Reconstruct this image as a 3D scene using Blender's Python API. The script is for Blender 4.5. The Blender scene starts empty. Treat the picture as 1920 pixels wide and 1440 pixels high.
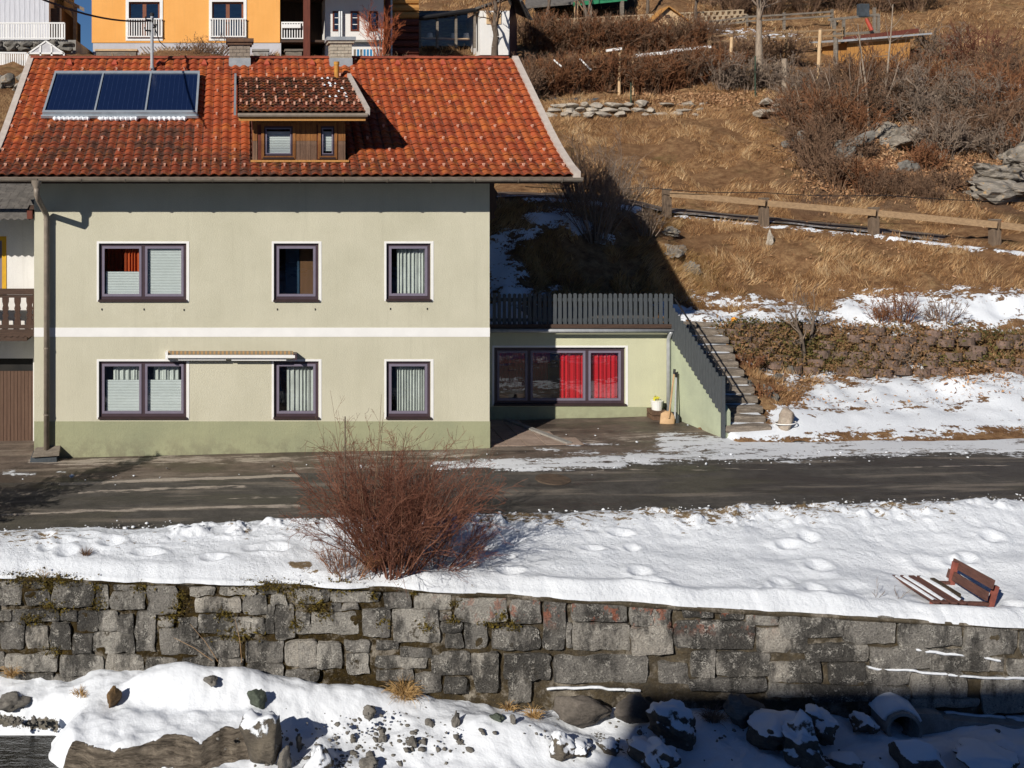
import bpy, bmesh, math, random
import numpy as np
from mathutils import Vector, Matrix

# ------------------------------------------------------------------ camera, world, sun
F, CX, HY, ZC = 1921.0, 447.0, 300.0, 6.47      # focal length in photo pixels, principal point, eye height
sc = bpy.context.scene
cam_d = bpy.data.cameras.new('camera'); cam = bpy.data.objects.new('camera', cam_d)
sc.collection.objects.link(cam); sc.camera = cam
cam.location = (0, 0, ZC); cam.rotation_euler = (math.pi/2, 0, 0)
cam_d.sensor_width = 36.0; cam_d.lens = F/1920*36.0
cam_d.shift_x = (960-CX)/1920; cam_d.shift_y = -(720-HY)/1920
cam_d.clip_start = 0.1; cam_d.clip_end = 2000

LX, LY, LZ = 0.92, 1.0, -0.70                    # direction the sunlight travels
SUN_EL = math.atan2(-LZ, math.hypot(LX, LY))
world = bpy.data.worlds.new('World'); sc.world = world; world.use_nodes = True
wn = world.node_tree.nodes; wl = world.node_tree.links
bg = wn['Background']; bg.inputs['Strength'].default_value = 0.05
sky = wn.new('ShaderNodeTexSky'); sky.sky_type = 'NISHITA'; sky.sun_disc = False
sky.sun_elevation = SUN_EL
sky.sun_rotation = math.atan2(-LX, -LY)          # towards the sun, clockwise from +Y
sky.altitude = 2500; sky.air_density = 1.0; sky.dust_density = 0.0; sky.ozone_density = 8.0
wl.new(sky.outputs[0], bg.inputs[0])
sun_d = bpy.data.lights.new('sun', 'SUN'); sun = bpy.data.objects.new('sun', sun_d)
sc.collection.objects.link(sun); sun_d.energy = 5.0; sun_d.angle = math.radians(0.53)
sun_d.color = (1.0, 0.93, 0.83)
sun.rotation_euler = Vector((LX, LY, LZ)).to_track_quat('-Z', 'Y').to_euler()
sun.location = (-20, -20, 30)
sc.view_settings.view_transform = 'Standard'; sc.view_settings.look = 'None'
sc.view_settings.gamma = 1.0; sc.view_settings.use_curve_mapping = False
sc.view_settings.exposure = 0.02
sc.cycles.max_bounces = 5; sc.cycles.diffuse_bounces = 3; sc.cycles.glossy_bounces = 3; sc.cycles.use_adaptive_sampling = True; sc.cycles.adaptive_threshold = .02; sc.cycles.transparent_max_bounces = 12
sc.cycles.use_denoising = True
sc.cycles.caustics_reflective = False; sc.cycles.caustics_refractive = False

# ------------------------------------------------------------------ helpers
COL = sc.collection
ORG = {}
def P(x, y, Y):
    return Vector(((x-CX)*Y/F, Y, ZC+(HY-y)*Y/F))
def tag(o, label=None, cat=None, group=None, kind=None):
    if label: o['label'] = label
    if cat: o['category'] = cat
    if group: o['group'] = group
    if kind: o['kind'] = kind
    return o
def thing(name, loc, label, cat, group=None):
    o = bpy.data.objects.new(name, None); COL.objects.link(o)
    o.location = loc; o.empty_display_size = .2; ORG[o.name] = Vector(loc)
    return tag(o, label, cat, group)
def link(name, me, parent=None, loc=(0, 0, 0), rot=None, scale=None):
    """world-space location; parents are unrotated"""
    o = bpy.data.objects.new(name, me); COL.objects.link(o)
    base = Vector((0, 0, 0))
    if parent is not None:
        o.parent = parent; base = ORG[parent.name]
    o.location = Vector(loc)-base
    ORG[o.name] = Vector(loc)
    if rot is not None: o.rotation_euler = rot
    if scale is not None: o.scale = scale
    return o
def np_mesh(name, V, Fc, mat=None, smooth=False, attrs=None):
    V = np.asarray(V, dtype=np.float32).reshape(-1, 3)
    me = bpy.data.meshes.new(name)
    if isinstance(Fc, np.ndarray):
        n, k = Fc.shape
        me.vertices.add(len(V)); me.vertices.foreach_set('co', V.ravel())
        me.loops.add(n*k); me.loops.foreach_set('vertex_index', Fc.astype(np.int32).ravel())
        me.polygons.add(n); me.polygons.foreach_set('loop_start', np.arange(0, n*k, k, dtype=np.int32))
        me.polygons.foreach_set('loop_total', np.full(n, k, dtype=np.int32))
        me.update(calc_edges=True)
    else:
        me.from_pydata(V.tolist(), [], Fc)
    if attrs:
        for a, val in attrs.items():
            at = me.attributes.new(a, 'FLOAT', 'POINT'); at.data.foreach_set('value', np.asarray(val, dtype=np.float32).ravel())
    if mat: me.materials.append(mat)
    if smooth: me.polygons.foreach_set('use_smooth', np.ones(len(me.polygons), dtype=bool))
    me.update()
    return me
class MB:
    def __init__(s): s.v = []; s.f = []
    def add(s, vs, fs):
        b = len(s.v); s.v += [tuple(v) for v in vs]; s.f += [tuple(i+b for i in f) for f in fs]; return s
    def quad(s, *p): return s.add(p, [tuple(range(len(p)))])
    def box(s, x0, x1, y0, y1, z0, z1):
        return s.add([(x0,y0,z0),(x1,y0,z0),(x1,y1,z0),(x0,y1,z0),(x0,y0,z1),(x1,y0,z1),(x1,y1,z1),(x0,y1,z1)],
                     [(3,2,1,0),(4,5,6,7),(0,1,5,4),(1,2,6,5),(2,3,7,6),(3,0,4,7)])
    def beam(s, p0, p1, w, h, up=(0, 0, 1)):
        p0 = Vector(p0); p1 = Vector(p1); d = (p1-p0).normalized(); u = Vector(up)
        sd = d.cross(u)
        if sd.length < 1e-4: sd = d.cross(Vector((0, 1, 0)))
        sd.normalize(); u = sd.cross(d).normalized()
        a = sd*(w/2); b = u*(h/2)
        vs = [p0-a-b, p0+a-b, p0+a+b, p0-a+b, p1-a-b, p1+a-b, p1+a+b, p1-a+b]
        return s.add(vs, [(0,3,2,1)[::-1],(4,5,6,7)[::-1],(0,1,5,4)[::-1],(1,2,6,5)[::-1],(2,3,7,6)[::-1],(3,0,4,7)[::-1]])
    def tube(s, pts, r, n=8, caps=True):
        pts = [Vector(p) for p in pts]
        if not hasattr(r, '__len__'): r = [r]*len(pts)
        b = len(s.v); u = None
        for i, p in enumerate(pts):
            d = (pts[min(i+1, len(pts)-1)]-pts[max(i-1, 0)]).normalized()
            if u is None:
                u = d.cross(Vector((0, 0, 1)))
                if u.length < 1e-3: u = Vector((1, 0, 0))
            u = (u-d*u.dot(d)).normalized(); w = d.cross(u)
            for k in range(n):
                a = 2*math.pi*k/n; s.v.append(tuple(p+(u*math.cos(a)+w*math.sin(a))*r[i]))
        for i in range(len(pts)-1):
            for k in range(n):
                k2 = (k+1) % n
                s.f.append((b+i*n+k, b+i*n+k2, b+(i+1)*n+k2, b+(i+1)*n+k))
        if caps:
            s.f.append(tuple(b+k for k in range(n))[::-1]); e = b+(len(pts)-1)*n
            s.f.append(tuple(e+k for k in range(n)))
        return s
    def prism(s, outline, ax, t0, t1):
        """outline: 2-D points; ax 'x','y','z' = extrusion axis"""
        n = len(outline)
        def m(p, t): return {'x': (t, p[0], p[1]), 'y': (p[0], t, p[1]), 'z': (p[0], p[1], t)}[ax]
        vs = [m(p, t0) for p in outline]+[m(p, t1) for p in outline]
        fs = [tuple(range(n)), tuple(range(n, 2*n))[::-1]]+[(i, i+n, (i+1) % n+n, (i+1) % n) for i in range(n)]
        return s.add(vs, fs)
    def build(s, name, mat, parent=None, smooth=False, loc=None):
        base = Vector(loc) if loc is not None else (ORG[parent.name] if parent is not None else Vector((0, 0, 0)))
        V = np.array(s.v, dtype=np.float64)-np.array(base)
        me = np_mesh(name, V, s.f, mat)
        bm = bmesh.new(); bm.from_mesh(me); bmesh.ops.recalc_face_normals(bm, faces=bm.faces); bm.to_mesh(me); bm.free()
        if smooth: me.polygons.foreach_set('use_smooth', np.ones(len(me.polygons), dtype=bool))
        return link(name, me, parent, base)

def vnoise(x, y, z=0.0, seed=0):
    x, y, z = np.broadcast_arrays(np.asarray(x, float), np.asarray(y, float), np.asarray(z, float))
    ix, iy, iz = np.floor(x).astype(np.int64), np.floor(y).astype(np.int64), np.floor(z).astype(np.int64)
    fx, fy, fz = x-ix, y-iy, z-iz
    fx, fy, fz = [t*t*t*(t*(t*6-15)+10) for t in (fx, fy, fz)]
    def h(a, b, c):
        n = (a*374761393+b*668265263+c*1274126177+seed*974634777) & 0xffffffff
        n = ((n ^ (n >> 13))*1274126177) & 0xffffffff
        n = ((n ^ (n >> 16))*2246822519) & 0xffffffff
        return ((n ^ (n >> 15)) & 0xffffff)/float(0xffffff)
    r = 0
    for dx in (0, 1):
        for dy in (0, 1):
            for dz in (0, 1):
                w = (fx if dx else 1-fx)*(fy if dy else 1-fy)*(fz if dz else 1-fz)
                r = r+w*h(ix+dx, iy+dy, iz+dz)
    return r*2-1
def fbm(x, y, z=0.0, oct=4, seed=0, gain=.5):
    r = 0; a = 1.0
    for o in range(oct):
        r = r+a*vnoise(np.asarray(x)*2**o, np.asarray(y)*2**o, np.asarray(z)*2**o, seed+o); a *= gain
    return r
def sstep(a, b, x):
    t = np.clip((np.asarray(x, float)-a)/(b-a), 0, 1); return t*t*(3-2*t)
def grid_faces(nu, nv):
    i = np.arange(nu-1)[:, None]; j = np.arange(nv-1)[None, :]
    a = (i*nv+j).ravel(); return np.stack([a, a+nv, a+nv+1, a+1], 1)
def segs_mesh(p0, p1, r0, r1, n=3, tint=None):
    d = p1-p0; L = np.linalg.norm(d, axis=1, keepdims=True); d = d/np.maximum(L, 1e-6)
    up = np.where(np.abs(d[:, 2:3]) < .9, np.array([[0, 0, 1.]]), np.array([[1., 0, 0]]))
    u = np.cross(d, up); u /= np.maximum(np.linalg.norm(u, axis=1, keepdims=True), 1e-6); w = np.cross(d, u)
    N = len(p0); V = np.zeros((N, 2*n, 3))
    for k in range(n):
        a = 2*math.pi*k/n+.4; o = u*math.cos(a)+w*math.sin(a)
        V[:, k] = p0+o*r0[:, None]; V[:, n+k] = p1+o*r1[:, None]
    q = np.array([[k, (k+1) % n, n+(k+1) % n, n+k] for k in range(n)])
    Fc = (np.arange(N)[:, None, None]*2*n+q[None]).reshape(-1, 4)
    t = None if tint is None else np.repeat(tint, 2*n)
    return V.reshape(-1, 3), Fc, t
def unit(v): return v/np.maximum(np.linalg.norm(v, axis=-1, keepdims=True), 1e-9)
def grow(rng, o, d, L, r, k=4, wob=.18, nchild=(6, 4), spread=(.55, .7), lratio=(.5, .5), up=.0, droop=0., t0=.25, rtip=.35, minr=.0015):
    """vectorised branching; returns p0,p1,r0,r1,tint"""
    out = []
    for lev in range(len(nchild)+1):
        N = len(o); pts = [o]; dd = unit(d)
        for j in range(k):
            dd = unit(dd+rng.normal(0, wob, (N, 3))+np.array([0, 0, up-droop*(j/k)]))
            pts.append(pts[-1]+dd*(L/k)[:, None])
        pts = np.stack(pts, 1)
        rr = r[:, None]*(1-(1-rtip)*np.linspace(0, 1, k+1)[None]); rr = np.maximum(rr, minr)
        ti = np.repeat(np.clip(rng.normal(.5, .2, N), 0, 1), k)
        out.append((pts[:, :-1].reshape(-1, 3), pts[:, 1:].reshape(-1, 3), rr[:, :-1].ravel(), rr[:, 1:].ravel(), ti))
        if lev == len(nchild): break
        c = nchild[lev]
        t = rng.uniform(t0, 1., (N, c))*k; i = np.minimum(t.astype(int), k-1); fr = (t-i)[..., None]
        ar = np.arange(N)[:, None]
        org = pts[ar, i]*(1-fr)+pts[ar, i+1]*fr
        dirs = unit(pts[ar, i+1]-pts[ar, i])
        dirs = unit(dirs+rng.normal(0, spread[lev], (N, c, 3)))
        L = (L[:, None]*lratio[lev]*rng.uniform(.5, 1.2, (N, c))*(1.15-.5*t/k)).ravel()
        r = (np.take_along_axis(rr, i, 1)*.6).ravel()
        o = org.reshape(-1, 3); d = dirs.reshape(-1, 3)
    return [np.concatenate(z) for z in zip(*out)]
def twig_obj(name, S, mat, parent=None, base=(0, 0, 0), n=3):
    V, Fc, t = segs_mesh(S[0], S[1], S[2], S[3], n, S[4])
    me = np_mesh(name, V-np.array(base)[None], Fc, mat, attrs={'tint': t})
    return link(name, me, parent, base)

# ------------------------------------------------------------------ materials
class NT:
    def __init__(s, name):
        s.m = bpy.data.materials.new(name); s.m.use_nodes = True; s.t = s.m.node_tree
        s.b = s.t.nodes['Principled BSDF']; s.o = s.t.nodes['Material Output']
        s.pos = None
    def n(s, typ, **kw):
        nd = s.t.nodes.new(typ)
        for k, v in kw.items(): setattr(nd, k, v)
        return nd
    def set(s, sock, val):
        if hasattr(val, 'links') or hasattr(val, 'is_linked'): s.t.links.new(val, sock)
        else: sock.default_value = val
    def P(s):
        if s.pos is None: s.pos = s.n('ShaderNodeNewGeometry')
        return s.pos.outputs['Position']
    def xyz(s):
        nd = s.n('ShaderNodeSeparateXYZ'); s.t.links.new(s.P(), nd.inputs[0]); return nd.outputs
    def mul(s, vec, sc3):
        nd = s.n('ShaderNodeVectorMath', operation='MULTIPLY'); s.set(nd.inputs[0], vec); nd.inputs[1].default_value = sc3; return nd.outputs[0]
    def math(s, op, a, b=0.0, c=None, clamp=False):
        nd = s.n('ShaderNodeMath', operation=op, use_clamp=clamp); s.set(nd.inputs[0], a); s.set(nd.inputs[1], b)
        if c is not None: s.set(nd.inputs[2], c)
        return nd.outputs[0]
    def noise(s, scale, detail=5, rough=.55, vec=None, stretch=None, dist=0.):
        nd = s.n('ShaderNodeTexNoise'); v = s.P() if vec is None else vec
        if stretch: v = s.mul(v, stretch)
        s.t.links.new(v, nd.inputs['Vector']); nd.inputs['Scale'].default_value = scale
        nd.inputs['Detail'].default_value = detail; nd.inputs['Roughness'].default_value = rough; nd.inputs['Distortion'].default_value = dist
        return nd.outputs['Fac']
    def ramp(s, fac, stops, interp='LINEAR'):
        nd = s.n('ShaderNodeValToRGB'); nd.color_ramp.interpolation = interp; e = nd.color_ramp.elements
        while len(e) < len(stops): e.new(.5)
        for el, (p, c) in zip(e, stops):
            el.position = p; el.color = (c, c, c, 1) if not hasattr(c, '__len__') else (*c, 1)
        s.set(nd.inputs[0], fac); return nd.outputs[0]
    def rng(s, fac, a, b, c=0., d=1.):
        nd = s.n('ShaderNodeMapRange', interpolation_type='SMOOTHSTEP'); s.set(nd.inputs[0], fac)
        for i, v in zip((1, 2, 3, 4), (a, b, c, d)): nd.inputs[i].default_value = v
        return nd.outputs[0]
    def mix(s, fac, a, b, blend='MIX'):
        nd = s.n('ShaderNodeMix', data_type='RGBA', blend_type=blend)
        s.set(nd.inputs[0], fac)
        for i, v in ((6, a), (7, b)):
            if isinstance(v, tuple): nd.inputs[i].default_value = (*v[:3], 1)
            else: s.set(nd.inputs[i], v)
        return nd.outputs[2]
    def attr(s, name):
        nd = s.n('ShaderNodeAttribute', attribute_name=name); return nd.outputs['Fac']
    def bump(s, h, strength=.5, dist=.02, normal=None):
        nd = s.n('ShaderNodeBump'); nd.inputs['Strength'].default_value = strength; nd.inputs['Distance'].default_value = dist
        s.t.links.new(h, nd.inputs['Height'])
        if normal is not None: s.t.links.new(normal, nd.inputs['Normal'])
        return nd.outputs[0]
    def fin(s, col=None, rough=.8, normal=None, spec=.25, metal=0.):
        if col is not None:
            if isinstance(col, tuple): s.b.inputs['Base Color'].default_value = (*col[:3], 1)
            else: s.t.links.new(col, s.b.inputs['Base Color'])
        s.set(s.b.inputs['Roughness'], rough); s.b.inputs['Specular IOR Level'].default_value = spec
        s.b.inputs['Metallic'].default_value = metal
        if normal is not None: s.t.links.new(normal, s.b.inputs['Normal'])
        return s.m
def M(name, c1, c2=None, scale=4., rough=.8, bump=0., bscale=60., bdist=.01, stretch=None, spec=.25, metal=0., lo=.35, hi=.65, fine=.0):
    t = NT(name); c2 = c2 or tuple(v*.75 for v in c1)
    f = t.noise(scale, 6, .6, stretch=stretch)
    col = t.ramp(f, [(lo, c2), (hi, c1)])
    if fine:
        g = t.noise(scale*9, 4, .6, stretch=stretch)
        col = t.mix(fine, col, t.ramp(g, [(.35, .25), (.65, 1.)]), 'MULTIPLY')
    nm = None
    if bump: nm = t.bump(t.noise(bscale, 5, .6, stretch=stretch), bump, bdist)
    return t.fin(col, rough, nm, spec, metal)

m_wall = None
def plaster(name, base, var):
    t = NT(name)
    f = t.noise(.9, 6, .62); col = t.ramp(f, [(.3, var), (.62, base)])
    st = t.noise(2.2, 5, .6, stretch=(3.5, 3.5, .35)); col = t.mix(.07, col, t.ramp(st, [(.3, .55), (.6, 1.)]), 'MULTIPLY')
    g = t.noise(45, 3, .7); col = t.mix(.10, col, t.ramp(g, [(.35, .5), (.6, 1.)]), 'MULTIPLY')
    zz = t.xyz()[2]; sp = t.math('MULTIPLY', t.rng(zz, -.1, .55, 1., 0.), t.rng(t.noise(4, 5, .7), .40, .62, 0., .5)); col = t.mix(sp, col, (.17, .15, .11))
    run = t.math('MULTIPLY', t.rng(t.noise(1.6, 5, .65, stretch=(4.5, 4.5, .22)), .56, .70, 0., 1.), .08); col = t.mix(run, col, (.22, .21, .16))
    h = t.noise(30, 4, .75)
    return t.fin(col, .9, t.bump(h, .45, .02), .15)
m_plaster = plaster('plaster_olive_cream', (.59, .568, .447), (.527, .508, .392))
m_plinth = plaster('plaster_olive_green', (.36, .37, .235), (.30, .315, .205))
m_annexplinth = plaster('plaster_annex_green', (.40, .42, .27), (.33, .35, .23))
m_annexwall = plaster('plaster_annex_cream', (.63, .63, .44), (.56, .565, .40))
m_stairwall = plaster('plaster_stairwall', (.47, .52, .37), (.36, .40, .30))
m_white = M('white_paint', (.84, .84, .83), (.78, .78, .77), 3, .7, .2, 60, .004)
m_whitewall = plaster('plaster_white', (.82, .81, .79), (.74, .73, .71))
m_yellow = plaster('plaster_yellow', (.88, .44, .13), (.83, .40, .11))
m_greywall = plaster('plaster_grey', (.56, .56, .60), (.48, .48, .52))
m_frame = M('window_frame_mauve', (.070, .047, .058), (.06, .04, .05), 6, .4, spec=.4)
m_sash = M('window_sash_sky_tint', (.21, .185, .245), (.19, .17, .225), 6, .35, spec=.5)  # lighter lilac tone is sky reflection mixed into the sash colour
m_sill = M('sill_brown_metal', (.055, .035, .034), (.04, .028, .028), 8, .45)
m_dark = M('dark_interior', (.03, .028, .026), (.02, .02, .02), 3, .9)
m_room = M('room_wall', (.22, .19, .15), (.18, .155, .12), 1.5, .9)
m_blind = M('pleated_blind', (.74, .77, .76), (.70, .73, .72), 4, .85)
m_curtain = M('white_curtain', (.72, .74, .70), (.55, .57, .54), 14, .9, stretch=(1, 1, .25))
m_lace = None
m_red = M('red_curtain', (.86, .03, .045), (.72, .02, .035), 8, .85, stretch=(1, 1, .1))
m_orange = M('orange_curtain', (.62, .13, .035), (.5, .09, .03), 8, .85, stretch=(1, 1, .1))
m_gutter = M('gutter_brown', (.27, .225, .18), (.19, .16, .13), 7, .5, spec=.4)
m_galv = M('galvanised', (.50, .52, .54), (.40, .42, .44), 9, .45, metal=.3, spec=.5)
m_zinc = M('zinc_sheet', (.36, .39, .42), (.28, .31, .34), 5, .5, metal=.2, spec=.4)
m_black = M('black_metal', (.02, .02, .022), (.012, .012, .014), 9, .5)
m_verge = M('verge_sheet', (.55, .49, .44), (.45, .39, .35), 6, .7)
m_conc = M('concrete', (.36, .345, .32), (.26, .25, .23), 5, .9, .5, 60, .01, fine=.3)
m_brick = M('chimney_brick', (.34, .29, .235), (.24, .20, .165), 7, .9, .5, 60, .01, fine=.4)
m_brickpale = M('chimney_brick_pale', (.52, .47, .38), (.40, .35, .28), 7, .9, .5, 60, .01, fine=.4)
m_chimcap = M('chimney_cap_rust', (.16, .09, .055), (.09, .055, .04), 9, .8, .4, 60, .01)
m_brown = M('brown_wood', (.105, .060, .042), (.07, .04, .03), 6, .75, .4, 30, .006, stretch=(6, 6, .6), fine=.4)
m_brownx = M('brown_wood_long', (.11, .068, .05), (.075, .048, .036), 6, .75, .4, 30, .006, stretch=(.6, 6, 6), fine=.4)
m_garage = M('garage_boards', (.155, .095, .068), (.12, .072, .052), 5, .8, .3, 40, .006, stretch=(6, 6, .4), fine=.3)
m_dormer = M('dormer_larch', (.38, .165, .05), (.21, .085, .028), 5, .7, .4, 40, .006, stretch=(9, 9, .7), fine=.4)
m_dormerlow = M('dormer_larch_greyed', (.30, .185, .12), (.18, .11, .075), 5, .8, .4, 40, .006, stretch=(9, 9, .7), fine=.4)
m_fence = M('fence_slate_paint', (.088, .099, .108), (.066, .075, .084), 9, .65, .3, 40, .005, stretch=(4, 4, .8), fine=.25)
m_greywood = M('grey_weathered_wood', (.29, .25, .205), (.17, .145, .12), 5, .9, .5, 30, .01, stretch=(.7, 3, 3), fine=.5)
m_step = M('step_timber', (.36, .305, .25), (.15, .125, .10), 4, .95, .7, 25, .02, stretch=(.8, 4, 4), fine=.55)
m_rail = M('rail_timber', (.40, .27, .155), (.27, .18, .105), 4, .85, .4, 30, .008, stretch=(.4, 6, 6), fine=.45)
m_post = M('post_timber', (.25, .18, .125), (.13, .095, .07), 5, .9, .5, 30, .01, stretch=(6, 6, .6), fine=.5)
m_larch = M('new_larch', (.56, .29, .09), (.42, .20, .06), 5, .75, .3, 30, .006, stretch=(8, 8, .6), fine=.3)
m_palewood = M('pale_new_wood', (.68, .49, .29), (.56, .38, .22), 5, .8, .3, 30, .006, fine=.2)
m_bench = M('bench_red_brown', (.18, .085, .066), (.105, .052, .043), 7, .75, .4, 40, .006, stretch=(5, .5, 5), fine=.5)
m_benchleg = M('bench_leg_red', (.30, .095, .07), (.20, .062, .048), 9, .7, .3, 40, .005)
m_bucket = M('white_plastic', (.80, .80, .78), (.7, .7, .68), 3, .4, spec=.5)
m_yplastic = M('yellow_plastic', (.75, .68, .05), (.6, .55, .04), 9, .4, spec=.5)
m_shovelwood = M('shovel_plywood', (.58, .39, .22), (.45, .29, .16), 6, .7, .2, 40, .005)
m_stick = M('shovel_handle', (.50, .33, .18), (.38, .24, .13), 6, .7)
m_cratew = M('crate_wood', (.19, .115, .075), (.10, .062, .042), 6, .85, .3, 40, .006, fine=.4)
m_orangeobj = M('orange_plastic', (.85, .33, .02), (.7, .25, .02), 6, .5)
m_bark = M('bark_grey_brown', (.20, .155, .12), (.10, .078, .062), 6, .95, .7, 25, .02, stretch=(4, 4, .8), fine=.4)
m_barkpale = M('bark_pale', (.42, .34, .26), (.25, .195, .15), 4, .95, .6, 25, .02, stretch=(4, 4, .8), fine=.4)
m_redwood = M('red_stained_wood', (.17, .05, .032), (.10, .032, .024), 5, .75, .3, 30, .006, stretch=(6, 6, .5))
m_blue = M('blue_plastic', (.05, .25, .48), (.04, .2, .4), 5, .4)
m_plank_grey = M('house_grey_cladding', (.66, .67, .72), (.55, .56, .61), 5, .8, .3, 30, .006, stretch=(6, 6, .4))
m_slateroof = M('grey_shingle', (.20, .185, .17), (.12, .112, .105), 5, .9, .5, 30, .015, fine=.4)
m_solarframe = M('collector_frame', (.40, .45, .50), (.33, .38, .43), 6, .4, metal=.3, spec=.5)
m_net = M('poly_sheet', (.60, .60, .62), (.45, .45, .48), 4, .6)
m_dkgreen = M('green_roof_sheet', (.04, .07, .045), (.025, .045, .03), 5, .6)
m_tarp = M('dark_blue_tarp', (.07, .085, .10), (.045, .052, .06), 5, .6, .4, 12, .03)

def tint_mat(name, stops, rough=.85, spec=.15, trans=0.):
    t = NT(name); col = t.ramp(t.attr('tint'), stops)
    m = t.fin(col, rough, None, spec)
    return m
m_twigred = tint_mat('twig_red_brown', [(.0, (.085, .034, .024)), (.5, (.175, .07, .045)), (1., (.32, .16, .105))])
m_twig = tint_mat('twig_brown', [(.0, (.10, .058, .038)), (.5, (.185, .112, .072)), (1., (.30, .20, .13))])
m_twiggrey = tint_mat('twig_grey', [(.0, (.13, .095, .075)), (.5, (.23, .175, .135)), (1., (.36, .285, .22))])
m_twigrust = tint_mat('twig_rust', [(.0, (.12, .052, .028)), (.5, (.225, .10, .05)), (1., (.34, .18, .09))])
m_blade = tint_mat('dry_grass_blade', [(.0, (.19, .098, .048)), (.35, (.40, .225, .105)), (.7, (.60, .385, .195)), (1., (.80, .61, .37))])
m_straw = tint_mat('straw_tuft', [(.0, (.28, .16, .06)), (.5, (.46, .29, .12)), (1., (.62, .44, .22))])
m_leaf = tint_mat('dry_leaf', [(.0, (.16, .078, .038)), (.5, (.34, .185, .095)), (1., (.56, .36, .21))])
m_ivy = tint_mat('ground_cover_leaf', [(.0, (.055, .055, .02)), (.3, (.13, .115, .035)), (.55, (.17, .105, .05)), (1., (.29, .165, .085))])

def glass(name, refl=1.7, tintc=(.80, .84, .84), wob=.0):
    t = NT(name)
    tr = t.n('ShaderNodeBsdfTransparent'); tr.inputs[0].default_value = (*tintc, 1)
    gl = t.n('ShaderNodeBsdfGlossy'); gl.inputs['Roughness'].default_value = .015; gl.inputs[0].default_value = (.95, .97, 1, 1)
    lw = t.n('ShaderNodeLayerWeight'); lw.inputs[0].default_value = .5; fr = t.math('MULTIPLY_ADD', t.math('POWER', lw.outputs['Facing'], 5.), .96, .04)
    if wob:
        nm = t.bump(t.noise(2.2, 2, .5, stretch=(1, 1, 2.5)), wob, .05)
        t.t.links.new(nm, gl.inputs['Normal'])
    mx = t.n('ShaderNodeMixShader'); t.t.links.new(t.math('MULTIPLY', fr, refl, clamp=True), mx.inputs[0])
    t.t.links.new(tr.outputs[0], mx.inputs[1]); t.t.links.new(gl.outputs[0], mx.inputs[2])
    t.t.links.new(mx.outputs[0], t.o.inputs[0]); return t.m
m_glass = glass('window_glass', 2.0, (.84, .88, .88), .06)
m_glassbig = glass('shop_window_glass', 4.0, (.78, .78, .80), .10)
m_plexi = glass('plexiglass', 1.5, (.86, .86, .88), .3)

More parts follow.
